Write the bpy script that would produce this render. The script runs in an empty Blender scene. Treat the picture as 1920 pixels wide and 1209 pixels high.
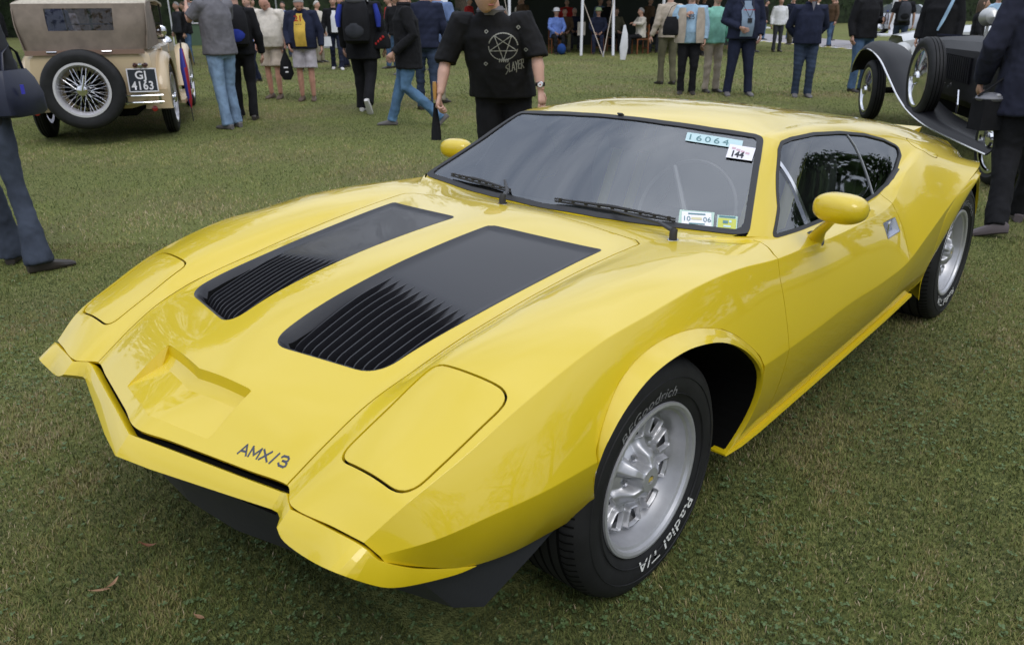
import bpy, bmesh, math, random
import numpy as np
from mathutils import Vector, Matrix, Euler
from mathutils.bvhtree import BVHTree
from mathutils import noise as mnoise
random.seed(7); rng = np.random.default_rng(7)
scene = bpy.context.scene
# ---------------------------------------------------------------- camera
cam_d = bpy.data.cameras.new('camera'); cam = bpy.data.objects.new('camera', cam_d)
scene.collection.objects.link(cam); scene.camera = cam
cam.location = (1.55428, 1.78854, 1.46631)
cam.rotation_euler = (1.194225, .0063117, 2.30396)
cam_d.sensor_width = 36; cam_d.lens = 36*1499.56/1920
cam_d.clip_start = .05; cam_d.clip_end = 2000
cam_d.dof.use_dof = True; cam_d.dof.focus_distance = 2.6; cam_d.dof.aperture_fstop = 8.0
# ---------------------------------------------------------------- sky and sun (overcast)
SUN_EL, SUN_AZ = math.radians(52), math.radians(60)          # sun direction, angle from +x towards +y
world = bpy.data.worlds.new('World'); scene.world = world; world.use_nodes = True
nt = world.node_tree; nt.nodes.clear()
N = nt.nodes.new; L = nt.links.new
wo = N('ShaderNodeOutputWorld'); bg = N('ShaderNodeBackground'); L(bg.outputs[0], wo.inputs[0])
sky = N('ShaderNodeTexSky'); sky.sky_type = 'NISHITA'; sky.sun_disc = False
sky.sun_elevation = SUN_EL; sky.sun_rotation = math.radians(90)-SUN_AZ
tc = N('ShaderNodeTexCoord'); mp = N('ShaderNodeMapping'); mp.inputs['Scale'].default_value = (1, 1, 2.6)
nz = N('ShaderNodeTexNoise'); nz.inputs['Scale'].default_value = 2.3; nz.inputs['Detail'].default_value = 7; nz.inputs['Roughness'].default_value = .55
L(tc.outputs['Generated'], mp.inputs[0]); L(mp.outputs[0], nz.inputs['Vector'])
rp_ = N('ShaderNodeValToRGB'); L(nz.outputs['Fac'], rp_.inputs[0])
rp_.color_ramp.elements[0].position = .34; rp_.color_ramp.elements[0].color = (6.0, 6.9, 8.7, 1)
rp_.color_ramp.elements[1].position = .68; rp_.color_ramp.elements[1].color = (14.2, 14.9, 16.2, 1)
mx = N('ShaderNodeMixRGB'); mx.inputs[0].default_value = .93; L(sky.outputs[0], mx.inputs[1]); L(rp_.outputs[0], mx.inputs[2])
sx = N('ShaderNodeSeparateXYZ'); L(tc.outputs['Generated'], sx.inputs[0])      # overcast luminance: brighter overhead than at the horizon
mr = N('ShaderNodeMapRange'); mr.inputs['From Min'].default_value = 0; mr.inputs['From Max'].default_value = 1; mr.inputs['To Min'].default_value = .62; mr.inputs['To Max'].default_value = 1.32
L(sx.outputs['Z'], mr.inputs['Value']); vm = N('ShaderNodeVectorMath'); vm.operation = 'SCALE'; L(mx.outputs[0], vm.inputs[0]); L(mr.outputs[0], vm.inputs['Scale'])
L(vm.outputs[0], bg.inputs[0]); bg.inputs[1].default_value = .10
sun_d = bpy.data.lights.new('sun', 'SUN'); sun_d.energy = .9; sun_d.angle = math.radians(28); sun_d.color = (1, .96, .9)
sun = bpy.data.objects.new('sun', sun_d); scene.collection.objects.link(sun)
sun.rotation_euler = Vector((math.cos(SUN_AZ)*math.cos(SUN_EL), math.sin(SUN_AZ)*math.cos(SUN_EL), math.sin(SUN_EL))).to_track_quat('Z', 'Y').to_euler()
scene.view_settings.view_transform = 'Standard'; scene.view_settings.look = 'None'
scene.view_settings.gamma = 1; scene.view_settings.exposure = 0; scene.view_settings.use_curve_mapping = False
scene.render.engine = 'CYCLES'; scene.cycles.use_denoising = True; scene.cycles.max_bounces = 8
scene.cycles.transparent_max_bounces = 16; scene.cycles.caustics_reflective = False; scene.cycles.caustics_refractive = False
# ---------------------------------------------------------------- helpers
col = scene.collection
MATS = {}
def mat(name, color, rough=.5, metal=0, coat=0, spec=.5, noise=0, nscale=30, bump=0, bscale=200, c2=None, trans=0, alpha=1, sheen=0, emis=None):
    if name in MATS: return MATS[name]
    m = bpy.data.materials.new(name); m.use_nodes = True; t = m.node_tree; b = t.nodes['Principled BSDF']
    b.inputs['Base Color'].default_value = (*color, 1); b.inputs['Roughness'].default_value = rough
    b.inputs['Metallic'].default_value = metal; b.inputs['Coat Weight'].default_value = coat; b.inputs['Coat Roughness'].default_value = .03
    b.inputs['Specular IOR Level'].default_value = spec; b.inputs['Alpha'].default_value = alpha
    if sheen: b.inputs['Sheen Weight'].default_value = sheen
    if noise or c2 or bump:
        tcn = t.nodes.new('ShaderNodeTexCoord')
    if noise or c2:
        n = t.nodes.new('ShaderNodeTexNoise'); n.inputs['Scale'].default_value = nscale; n.inputs['Detail'].default_value = 6
        t.links.new(tcn.outputs['Object'], n.inputs['Vector'])
        r = t.nodes.new('ShaderNodeValToRGB'); t.links.new(n.outputs['Fac'], r.inputs[0])
        d = c2 or tuple(max(0, c*(1-noise)) for c in color); e = color if c2 else tuple(min(1, c*(1+noise)) for c in color)
        r.color_ramp.elements[0].position = .35; r.color_ramp.elements[0].color = (*d, 1)
        r.color_ramp.elements[1].position = .65; r.color_ramp.elements[1].color = (*e, 1)
        t.links.new(r.outputs[0], b.inputs['Base Color'])
    if bump:
        n2 = t.nodes.new('ShaderNodeTexNoise'); n2.inputs['Scale'].default_value = bscale; n2.inputs['Detail'].default_value = 4
        t.links.new(tcn.outputs['Object'], n2.inputs['Vector'])
        bp = t.nodes.new('ShaderNodeBump'); bp.inputs['Strength'].default_value = bump; bp.inputs['Distance'].default_value = .01
        t.links.new(n2.outputs['Fac'], bp.inputs['Height']); t.links.new(bp.outputs[0], b.inputs['Normal'])
    MATS[name] = m; return m

def thing(name, label, cat, loc=(0, 0, 0), rz=0, group=None, kind=None):
    o = bpy.data.objects.new(name, None); col.objects.link(o); o.empty_display_size = .2
    o.location = loc; o.rotation_euler = (0, 0, rz); tag(o, label, cat, group, kind); return o
def tag(o, label=None, cat=None, group=None, kind=None):
    if label: o['label'] = label
    if cat: o['category'] = cat
    if group: o['group'] = group
    if kind: o['kind'] = kind
    return o
def put(name, me, m, parent=None, smooth=True):
    if m is not None:
        if not isinstance(m, (list, tuple)): m = [m]
        for q in m: me.materials.append(q)
    if smooth:
        me.polygons.foreach_set('use_smooth', [True]*len(me.polygons))
    o = bpy.data.objects.new(name, me); col.objects.link(o)
    if parent: o.parent = parent
    return o
def mesh_np(name, V, F, Nn=None):
    me = bpy.data.meshes.new(name); me.from_pydata([tuple(map(float, v)) for v in V], [], [tuple(map(int, f)) for f in F]); me.update()
    if Nn is not None:
        me.polygons.foreach_set('use_smooth', [True]*len(me.polygons))
        a = me.attributes.new('custom_normal', 'FLOAT_VECTOR', 'POINT'); a.data.foreach_set('vector', np.asarray(Nn, np.float32).ravel()); me.update()
    return me
def pydata(name, V, F, m, parent=None, smooth=False):
    return put(name, mesh_np(name, V, F), m, parent, smooth)
def from_bm(name, bm, m, parent=None, smooth=True):
    me = bpy.data.meshes.new(name); bm.to_mesh(me); bm.free(); return put(name, me, m, parent, smooth)
def sharp(o, deg=35):
    me = o.data; bm = bmesh.new(); bm.from_mesh(me); lim = math.radians(deg)
    for e in bm.edges:
        if len(e.link_faces) == 2: e.smooth = e.calc_face_angle(0) < lim
        else: e.smooth = False
    for f in bm.faces: f.smooth = True
    bm.to_mesh(me); bm.free(); return o

class MB:
    """collects simple solids into one mesh"""
    def __init__(s): s.V = []; s.F = []
    def add(s, V, F):
        n = len(s.V); s.V += [tuple(v) for v in V]; s.F += [tuple(i+n for i in f) for f in F]; return s
    def box(s, c, d, rot=None, taper=1):
        x, y, z = [q/2 for q in d]
        V = [(-x, -y, -z), (x, -y, -z), (x, y, -z), (-x, y, -z), (-x*taper, -y*taper, z), (x*taper, -y*taper, z), (x*taper, y*taper, z), (-x*taper, y*taper, z)]
        if rot is not None:
            R = Euler(rot).to_matrix(); V = [tuple(R @ Vector(v)) for v in V]
        V = [(v[0]+c[0], v[1]+c[1], v[2]+c[2]) for v in V]
        return s.add(V, [(0, 3, 2, 1), (4, 5, 6, 7), (0, 1, 5, 4), (1, 2, 6, 5), (2, 3, 7, 6), (3, 0, 4, 7)])
    def tube(s, pts, rad, n=8, cap=True, flat=1.0, up=(0, 0, 1)):
        pts = [Vector(p) for p in pts]; k = len(pts)
        if not hasattr(rad, '__len__'): rad = [rad]*k
        V = []; F = []; u = Vector(up); a = None
        for i, p in enumerate(pts):
            d = (pts[min(i+1, k-1)]-pts[max(i-1, 0)])
            d = d.normalized() if d.length > 1e-9 else Vector((0, 0, 1))
            if a is None:
                a = d.cross(u)
                if a.length < .15: a = d.cross(Vector((1, 0, 0))) if abs(d.x) < .9 else d.cross(Vector((0, 1, 0)))
            else: a = a-d*a.dot(d)
            a.normalize(); b = d.cross(a).normalized()
            for j in range(n):
                t = 2*math.pi*j/n; V.append(p+a*(rad[i]*math.cos(t))+b*(rad[i]*flat*math.sin(t)))
        for i in range(k-1):
            for j in range(n): F.append((i*n+j, i*n+(j+1) % n, (i+1)*n+(j+1) % n, (i+1)*n+j))
        if cap: F.append(tuple(range(n))[::-1]); F.append(tuple((k-1)*n+j for j in range(n)))
        return s.add(V, F)
    def lathe(s, prof, c=(0, 0, 0), axis='y', n=48, a0=0, a1=2*math.pi):
        """prof: (radius, offset along the axis)"""
        full = abs(a1-a0-2*math.pi) < 1e-6; m = n if full else n+1; V = []; F = []
        for r, h in prof:
            for j in range(m):
                t = a0+(a1-a0)*j/n; u, w = r*math.cos(t), r*math.sin(t)
                p = {'y': (u, h, w), 'x': (h, u, w), 'z': (u, w, h)}[axis]
                V.append((p[0]+c[0], p[1]+c[1], p[2]+c[2]))
        for i in range(len(prof)-1):
            for j in range(n):
                q = (j+1) % m if full else j+1
                F.append((i*m+j, i*m+q, (i+1)*m+q, (i+1)*m+j))
        return s.add(V, F)
    def ball(s, c, r, n=16, k=10, rot=None):
        V = []; F = []; R = Euler(rot).to_matrix() if rot else None
        for i in range(k+1):
            a = math.pi*i/k
            for j in range(n):
                t = 2*math.pi*j/n; v = Vector((r[0]*math.sin(a)*math.cos(t), r[1]*math.sin(a)*math.sin(t), r[2]*math.cos(a)))
                if R: v = R @ v
                V.append((v[0]+c[0], v[1]+c[1], v[2]+c[2]))
        for i in range(k):
            for j in range(n): F.append((i*n+j, (i+1)*n+j, (i+1)*n+(j+1) % n, i*n+(j+1) % n))
        return s.add(V, F)
    def out(s, name, m, parent=None, smooth=True, ang=40):
        me = mesh_np(name, s.V, s.F)
        bm = bmesh.new(); bm.from_mesh(me); bmesh.ops.remove_doubles(bm, verts=bm.verts, dist=1e-5)
        bmesh.ops.recalc_face_normals(bm, faces=bm.faces); bm.to_mesh(me); bm.free()
        o = put(name, me, m, parent, smooth)
        return sharp(o, ang) if smooth else o

def text_mesh(txt, size, m, name='lettering', parent=None, mw=None, shear=0, off=0, depth=0, spacing=1, align='LEFT', warp=None, extrude=None, tri=False):
    cu = bpy.data.curves.new(name, 'FONT'); cu.body = txt; cu.size = size; cu.shear = shear; cu.offset = off
    cu.extrude = depth; cu.space_character = spacing; cu.align_x = align; cu.resolution_u = 3
    ob = bpy.data.objects.new(name, cu); col.objects.link(ob)
    dg = bpy.context.evaluated_depsgraph_get(); me = bpy.data.meshes.new_from_object(ob.evaluated_get(dg))
    bpy.data.objects.remove(ob)
    if warp:
        bm = bmesh.new(); bm.from_mesh(me); bmesh.ops.triangulate(bm, faces=bm.faces)
        for v in bm.verts: v.co = Vector(warp(v.co.x, v.co.y, v.co.z))
        bm.to_mesh(me); bm.free()
    me.materials.clear()
    o = put(name, me, m, parent, False)
    if mw is not None: o.matrix_local = mw
    return o

GLYPH = {'A': (1.15, [[(0, 0), (.5, 1), (1, 0)], [(.2, .34), (.8, .34)]]), 'M': (1.2, [[(0, 0), (0, 1), (.5, .25), (1, 1), (1, 0)]]), 'X': (1.1, [[(0, 0), (1, 1)], [(0, 1), (1, 0)]]), '/': (.8, [[(.1, -.05), (.8, 1.05)]]),
         '3': (1, [[(.05, .82), (.2, .97), (.75, 1), (.95, .85), (.95, .66), (.75, .53), (.35, .52), (.75, .52), (1, .36), (1, .15), (.8, .0), (.2, .02), (0, .2)]]),
         'S': (1, [[(1, .95), (.1, .8), (.0, .62), (.85, .42), (.8, .2), (-.1, -.15)]]), 'L': (.9, [[(.15, 1.05), (.1, 0), (.95, .05)]]), 'Y': (1, [[(0, 1), (.5, .5), (1, 1.05)], [(.5, .5), (.4, -.3)]]), 'E': (.9, [[(.95, 1), (.1, .95), (.0, .05), (.9, 0)], [(.05, .52), (.8, .55)]]), 'R': (1, [[(0, -.1), (.05, 1), (.85, .95), (.8, .55), (.05, .5), (1, -.1)]])}
def strokes(txt, h, w, sw, m, name, parent, warp, gap=.32):
    V = []; F = []; x0 = 0
    for ch in txt:
        wd, ls = GLYPH[ch]
        for ln in ls:
            for (a, b_) in zip(ln[:-1], ln[1:]):
                A = Vector((x0+a[0]*w*wd, a[1]*h)); B_ = Vector((x0+b_[0]*w*wd, b_[1]*h)); d = (B_-A).normalized(); n = Vector((-d.y, d.x))*sw/2; A = A-d*sw*.4; B_ = B_+d*sw*.4; i = len(V)
                for k in range(5):
                    q = A.lerp(B_, k/4); V += [warp(q.x+n.x, q.y+n.y), warp(q.x-n.x, q.y-n.y)]
                for k in range(4): F.append((i+2*k, i+2*k+1, i+2*k+3, i+2*k+2))
        x0 += w*(wd+gap)
    return pydata(name, V, F, m, parent)

def copy_tree(o, parent=None):
    c = o.copy(); col.objects.link(c)
    if parent: c.parent = parent
    for ch in list(o.children): copy_tree(ch, c)
    return c

# ---- cutting a triangle sheet by a scalar field, keeping field > level
def clip(M, f, level=0.):
    V, Nn, UV, T = M; g = f-level
    keep = g > 0; tk = keep[T]; cnt = tk.sum(1)
    full = T[cnt == 3]; part = T[(cnt == 1) | (cnt == 2)]
    if len(part) == 0:
        return (V, Nn, UV, full)
    pk = keep[part]; one = pk.sum(1) == 1
    roll = np.where(one, pk.argmax(1), (~pk).argmax(1))
    idx = (np.arange(3)[None]+roll[:, None]) % 3
    P = np.take_along_axis(part, idx, 1)                      # P[:,0] is the odd vertex
    def cut(a, b):
        t = (g[a]/(g[a]-g[b]))[:, None]
        n = Nn[a]*(1-t)+Nn[b]*t
        return V[a]*(1-t)+V[b]*t, n/(np.linalg.norm(n, axis=1, keepdims=True)+1e-12), UV[a]*(1-t)+UV[b]*t
    e = np.concatenate([P[:, [0, 1]], P[:, [0, 2]]]); es = np.sort(e, 1)
    ue, inv = np.unique(es, axis=0, return_inverse=True); inv = inv.ravel()
    cv, cn, cuv = cut(ue[:, 0], ue[:, 1]); base = len(V); n = len(P)
    c1 = base+inv[:n]; c2 = base+inv[n:]
    new = []
    o = one
    new.append(np.stack([P[o, 0], c1[o], c2[o]], 1))
    q = ~one
    new.append(np.stack([c1[q], P[q, 1], P[q, 2]], 1)); new.append(np.stack([c1[q], P[q, 2], c2[q]], 1))
    T2 = np.concatenate([full]+new)
    return (np.concatenate([V, cv]), np.concatenate([Nn, cn]), np.concatenate([UV, cuv]), T2)
def compact(M):
    V, Nn, UV, T = M; u, inv = np.unique(T, return_inverse=True)
    return (V[u], Nn[u], UV[u], inv.reshape(-1, 3))
def sdf(P, poly):
    """signed distance of 2-D points to a closed polygon, positive inside"""
    poly = np.asarray(poly, float); A = poly; B = np.roll(poly, -1, 0); out = np.full(len(P), 1e9); ins = np.zeros(len(P), bool)
    for a, b in zip(A, B):
        d = b-a; L2 = d@d
        if L2 < 1e-14: continue
        w = P-a; t = np.clip(w@d/L2, 0, 1); q = w-t[:, None]*d; out = np.minimum(out, np.einsum('ij,ij->i', q, q))
        c = ((a[1] <= P[:, 1]) & (b[1] > P[:, 1])) | ((b[1] <= P[:, 1]) & (a[1] > P[:, 1]))
        if c.any():
            xs = a[0]+(P[:, 1]-a[1])/(d[1] if abs(d[1]) > 1e-12 else 1e-12)*d[0]
            ins ^= c & (P[:, 0] < xs)
    return np.sqrt(out)*np.where(ins, 1, -1)
def rounded(poly, r, n=6):
    """round the corners of a polygon; r one radius or one per corner"""
    P = [Vector(p) for p in poly]; k = len(P); out = []
    for i in range(k):
        p = P[i]; rr = r[i] if hasattr(r, '__len__') else r
        a = (P[i-1]-p); b = (P[(i+1) % k]-p); la, lb = a.length, b.length; a.normalize(); b.normalize()
        ang = a.angle(b); d = min(rr/max(math.tan(ang/2), .05), la*.48, lb*.48)
        p0 = p+a*d; p1 = p+b*d
        for j in range(n+1):
            t = j/n; q = p0*(1-t)**2+p*2*t*(1-t)+p1*t*t; out.append((q.x, q.y))
    return out
def rim(M, depth, box=None):
    """walls going inwards from every open edge"""
    V, Nn, UV, T = M
    e = np.concatenate([T[:, [0, 1]], T[:, [1, 2]], T[:, [2, 0]]]); s = np.sort(e, 1)
    u, idx, cnt = np.unique(s, axis=0, return_index=True, return_counts=True)
    b = e[idx[cnt == 1]]
    if box is not None: b = b[box(V[b].mean(1))]
    a, c = b[:, 0], b[:, 1]; d = V[c]-V[a]
    wn = np.cross(d, Nn[a]); wn /= np.linalg.norm(wn, axis=1, keepdims=True)+1e-12
    n = len(b); W = np.concatenate([V[a], V[c], V[c]-Nn[c]*depth, V[a]-Nn[a]*depth]); WN = np.concatenate([wn]*4)
    i = np.arange(n)
    return W, WN, np.concatenate([np.stack([i+n, i, i+3*n], 1), np.stack([i+n, i+3*n, i+2*n], 1)])
def panel(name, M, m, parent, depth=.012, both=False, side=1, weld=False, off=0, box=None):
    """a sheet with thickness at its edges; both = mirrored half added in the same mesh"""
    V, Nn, UV, T = compact(M)
    if off: V = V+Nn*off
    VV, NN, TT = V, Nn, T
    if depth:
        nb = (lambda c: c[:, 1] > .004) if both else None
        if box is not None: nb = box
        W, WN, WT = rim((V, Nn, UV, T), depth, nb)
        VV = np.concatenate([V, W]); NN = np.concatenate([Nn, WN]); TT = np.concatenate([T, WT+len(V)])
    if side < 0: VV = VV*[1, -1, 1]; NN = NN*[1, -1, 1]; TT = TT[:, ::-1]
    if both:
        VV = np.concatenate([VV, VV*[1, -1, 1]]); NN = np.concatenate([NN, NN*[1, -1, 1]]); TT = np.concatenate([TT, TT[:, ::-1]+len(VV)//2])
    me = mesh_np(name, VV, TT, NN)
    for q in (m if isinstance(m, (list, tuple)) else [m]): me.materials.append(q)
    o = bpy.data.objects.new(name, me); col.objects.link(o)
    if parent: o.parent = parent
    return o
def bvh_of(M):
    return BVHTree.FromPolygons([tuple(v) for v in M[0]], [tuple(t) for t in M[3]])
# ---------------------------------------------------------------- car body surface
# rows run from the centre line (0) outwards and down to the sill (8), stations from nose (0) to tail (17)
CAR = {
0: [(.912,0,.541),(.74,0,.634),(.60,0,.688),(.45,0,.738),(.2,0,.785),(-.03,0,.810),(-.24,0,.824),(-.44,0,.826),(-.572,0,.803),(-.80,0,.938),(-1.046,0,1.072),(-1.38,0,1.102),(-1.75,0,1.072),(-2.05,0,1.028),(-2.4,0,.982),(-2.75,0,.93),(-3.15,0,.86),(-3.45,0,.79)],
1: [(.885,.12,.540),(.735,.11,.634),(.60,.105,.683),(.45,.105,.733),(.2,.10,.781),(-.03,.09,.807),(-.24,.08,.821),(-.44,.12,.825),(-.583,.244,.803),(-.818,.22,.932),(-1.055,.19,1.068),(-1.39,.2,1.098),(-1.76,.2,1.067),(-2.06,.2,1.022),(-2.4,.2,.978),(-2.75,.2,.926),(-3.15,.2,.855),(-3.45,.2,.785)],
2: [(.832,.36,.537),(.71,.39,.610),(.60,.42,.655),(.45,.435,.700),(.2,.445,.742),(-.03,.455,.772),(-.24,.462,.795),(-.445,.46,.808),(-.628,.47,.803),(-.868,.43,.927),(-1.078,.38,1.058),(-1.40,.39,1.082),(-1.77,.39,1.052),(-2.07,.39,1.012),(-2.4,.40,.965),(-2.75,.42,.913),(-3.13,.43,.84),(-3.45,.43,.775)],
3: [(.807,.475,.535),(.70,.484,.600),(.60,.491,.650),(.45,.501,.693),(.2,.508,.740),(-.03,.518,.774),(-.24,.528,.796),(-.45,.54,.808),(-.69,.736,.806),(-.905,.648,.926),(-1.109,.553,1.043),(-1.42,.535,1.052),(-1.79,.54,1.027),(-2.08,.55,.993),(-2.42,.56,.945),(-2.75,.57,.885),(-3.1,.57,.81),(-3.45,.56,.745)],
4: [(.842,.54,.533),(.73,.56,.600),(.60,.563,.661),(.459,.566,.722),(.2,.57,.768),(-.03,.575,.792),(-.24,.59,.806),(-.47,.62,.812),(-.745,.763,.799),(-.955,.682,.908),(-1.135,.605,1.022),(-1.41,.600,1.032),(-1.76,.612,.996),(-2.045,.65,.940),(-2.30,.67,.915),(-2.66,.68,.862),(-3.08,.64,.79),(-3.45,.59,.72)],
5: [(.83,.665,.535),(.735,.665,.603),(.60,.68,.664),(.452,.69,.727),(.2,.70,.779),(-.03,.705,.805),(-.25,.71,.814),(-.48,.73,.811),(-.775,.782,.787),(-.95,.787,.783),(-1.14,.788,.769),(-1.40,.785,.760),(-1.72,.776,.764),(-2.00,.745,.824),(-2.28,.735,.884),(-2.65,.74,.838),(-3.06,.70,.765),(-3.45,.62,.70)],
6: [(.818,.742,.530),(.735,.775,.589),(.615,.80,.641),(.448,.82,.707),(.213,.83,.763),(.010,.835,.780),(-.197,.84,.795),(-.41,.845,.792),(-.63,.85,.768),(-.83,.85,.756),(-1.08,.85,.743),(-1.40,.842,.733),(-1.757,.82,.733),(-2.008,.785,.823),(-2.24,.785,.850),(-2.64,.80,.80),(-3.05,.745,.725),(-3.45,.66,.65)],
7: [(.801,.765,.501),(.71,.825,.517),(.596,.87,.535),(.485,.90,.543),(.331,.915,.545),(.06,.925,.535),(-.20,.932,.52),(-.46,.935,.513),(-.631,.932,.509),(-.85,.93,.510),(-1.124,.927,.515),(-1.45,.925,.506),(-1.721,.925,.519),(-1.934,.925,.581),(-2.181,.921,.651),(-2.66,.905,.752),(-3.1,.80,.71),(-3.45,.70,.62)],
8: [(.795,.772,.487),(.735,.788,.450),(.63,.815,.400),(.503,.83,.370),(.387,.84,.362),(.06,.85,.33),(-.20,.86,.27),(-.44,.86,.215),(-.631,.86,.222),(-.85,.86,.232),(-1.124,.86,.243),(-1.45,.86,.258),(-1.75,.86,.272),(-2.0,.86,.285),(-2.25,.86,.30),(-2.7,.86,.33),(-3.1,.78,.36),(-3.45,.69,.38)],
}
# how sharp the lengthwise creases are at each station
SHARP = {3: [.3,.3,.3,.3,.3,.3,.3,.5,1,1,1,.35,.3,.2,.1,.1,.1,.1],
         5: [0,0,0,0,0,0,0,.2,.8,.6,.6,.6,.7,.7,.2,0,0,0],
         6: [1,1,1,.95,.85,.8,.85,.9,.95,.95,.95,.9,.75,.6,.1,0,0,0],
         7: [1,1,1,1,1,1,1,1,1,1,1,1,1,1,1,1,1,1]}
BREAK_S = {8: {0: 1, 1: 1, 2: 1, 3: .9, 4: .35}, 10: {0: .45, 1: .45, 2: .5, 3: .5}, 7: {0: .3, 1: .3}}
BULGE = {0: 0, 1: 0, 2: 0, 3: 0, 4: 0, 5: 0.0, 6: .008, 7: .012}

def _herm(p0, p1, m0, m1, h, t):
    t = t[:, None]
    return ((2*t**3-3*t**2+1)*p0 + (t**3-2*t**2+t)*h*m0 + (-2*t**3+3*t**2)*p1 + (t**3-t**2)*h*m1)

def _tan(P, K, w):
    """in and out tangents of an interpolating curve; w = crease weight per point"""
    n = len(P); d = np.array([(P[i+1]-P[i])/(K[i+1]-K[i]) for i in range(n-1)])
    mi = np.zeros_like(P); mo = np.zeros_like(P)
    for i in range(n):
        if i == 0: mi[i] = mo[i] = d[0]
        elif i == n-1: mi[i] = mo[i] = d[-1]
        else:
            a, b = K[i]-K[i-1], K[i+1]-K[i]
            m = (d[i-1]*b + d[i]*a)/(a+b)
            mi[i] = m*(1-w[i]) + d[i-1]*w[i]; mo[i] = m*(1-w[i]) + d[i]*w[i]
    return mi, mo

def _sub(n, a, b):
    """parameters 0..1 of one span, with a narrow cell at a creased end"""
    t = list(np.linspace(0, 1, n+1))
    if a: t.insert(1, .22/n)
    if b: t.insert(len(t)-1, 1-.22/n)
    return np.array(t)

def car_grid(ns, nr):
    S = 18
    A = np.array([CAR[r] for r in range(9)], float)          # R,S,3
    rows = []; sp = []
    for r in range(9):
        P = A[r]; K = np.concatenate([[0], np.cumsum(np.linalg.norm(np.diff(P, axis=0), axis=1)**.5)])
        w = np.zeros(S)
        for s, dd in BREAK_S.items(): w[s] = dd.get(r, 0)
        mi, mo = _tan(P, K, w)
        out = []; sq = []
        for s in range(S-1):
            t = _sub(ns[s], s in (8, 10), s+1 in (8, 10))
            if s < S-2: t = t[:-1]
            out.append(_herm(P[s], P[s+1], mo[s], mi[s+1], K[s+1]-K[s], t)); sq += list(s+t)
        rows.append(np.concatenate(out)); sp = sq
    rows = np.array(rows); sp = np.array(sp)                   # 9,N,3
    N = rows.shape[1]; G = []; rp = None
    for k in range(N):
        P = rows[:, k]; K = np.concatenate([[0], np.cumsum(np.linalg.norm(np.diff(P, axis=0), axis=1)**.5+.02)])
        w = np.zeros(9)
        for r, ww in SHARP.items(): w[r] = np.interp(sp[k], range(S), ww)
        mi, mo = _tan(P, K, w)
        m = mo[0].copy(); m[2] = 0; m[0] *= 0; mo[0] = m        # level across the centre line
        out = []; rq = []
        for r in range(8):
            t = _sub(nr[r], r in SHARP, r+1 in SHARP)
            if r < 7: t = t[:-1]
            q = _herm(P[r], P[r+1], mo[r], mi[r+1], K[r+1]-K[r], t)
            if BULGE[r]: q[:, 1] += BULGE[r]*4*t*(1-t)*min(1, max(0, sp[k]-.8)/2.5)
            out.append(q); rq += list(r+t)
        G.append(np.concatenate(out)); rp = rq
    return np.array(G), sp, np.array(rp)

def grid_mesh(G, sp, rp):
    n, m, _ = G.shape
    V = G.reshape(-1, 3)
    i = np.arange(n-1)[:, None]*m + np.arange(m-1)[None]
    a, b, c, d = i, i+1, i+m+1, i+m
    T = np.concatenate([np.stack([a, b, c], -1).reshape(-1, 3), np.stack([a, c, d], -1).reshape(-1, 3)])
    fn = np.cross(V[T[:, 1]]-V[T[:, 0]], V[T[:, 2]]-V[T[:, 0]]); Nn = np.zeros_like(V)
    for j in range(3): np.add.at(Nn, T[:, j], fn)
    if Nn[:, 2].mean() < 0: Nn = -Nn
    Nn[np.abs(V[:, 1]) < 1e-6, 1] = 0
    Nn /= np.linalg.norm(Nn, axis=1, keepdims=True)+1e-12
    UV = np.stack(np.broadcast_arrays(sp[:, None], rp[None]), -1).reshape(-1, 2)
    return V, Nn, UV, T
# ---------------------------------------------------------------- the yellow sports car
def paint():
    m = bpy.data.materials.new('yellow_paint'); m.use_nodes = True; t = m.node_tree; b = t.nodes['Principled BSDF']
    b.inputs['Base Color'].default_value = (.665, .488, .005, 1); b.inputs['Roughness'].default_value = .42
    b.inputs['Coat Weight'].default_value = 1; b.inputs['Coat Roughness'].default_value = .035; b.inputs['Coat IOR'].default_value = 1.5
    tcn = t.nodes.new('ShaderNodeTexCoord')
    n = t.nodes.new('ShaderNodeTexNoise'); n.inputs['Scale'].default_value = 3.5; n.inputs['Detail'].default_value = 3
    t.links.new(tcn.outputs['Object'], n.inputs['Vector'])
    bp = t.nodes.new('ShaderNodeBump'); bp.inputs['Strength'].default_value = .02; bp.inputs['Distance'].default_value = .02
    t.links.new(n.outputs['Fac'], bp.inputs['Height']); t.links.new(bp.outputs[0], b.inputs['Coat Normal'])
    n3 = t.nodes.new('ShaderNodeTexNoise'); n3.inputs['Scale'].default_value = 90; n3.inputs['Detail'].default_value = 5
    t.links.new(tcn.outputs['Object'], n3.inputs['Vector'])
    r3 = t.nodes.new('ShaderNodeMapRange'); r3.inputs['From Min'].default_value = .55; r3.inputs['From Max'].default_value = .75
    r3.inputs['To Min'].default_value = .03; r3.inputs['To Max'].default_value = .10
    t.links.new(n3.outputs['Fac'], r3.inputs['Value']); t.links.new(r3.outputs[0], b.inputs['Coat Roughness'])
    MATS['paint'] = m; return m
M_Y = paint()
M_BLK = mat('satin_black', (.018, .018, .022), .42, coat=.10, bump=.02, bscale=300)
M_RUB = mat('black_rubber', (.022, .022, .024), .55, bump=.03)
M_FLAP = mat('dark_air_dam', (.028, .029, .036), .5, bump=.05, bscale=60)
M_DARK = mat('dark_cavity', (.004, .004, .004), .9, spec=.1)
M_CHR = mat('chrome', (.75, .75, .77), .08, metal=1)
M_TYRE = mat('tyre_rubber', (.013, .013, .014), .65, noise=.25, nscale=12, bump=.05, bscale=90, spec=.35)
M_ALU = mat('cast_alloy', (.52, .52, .54), .36, metal=.55, noise=.03, nscale=60, bump=.02, bscale=300)
M_TRIM = mat('black_cloth_trim', (.045, .045, .048), .8)
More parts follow.
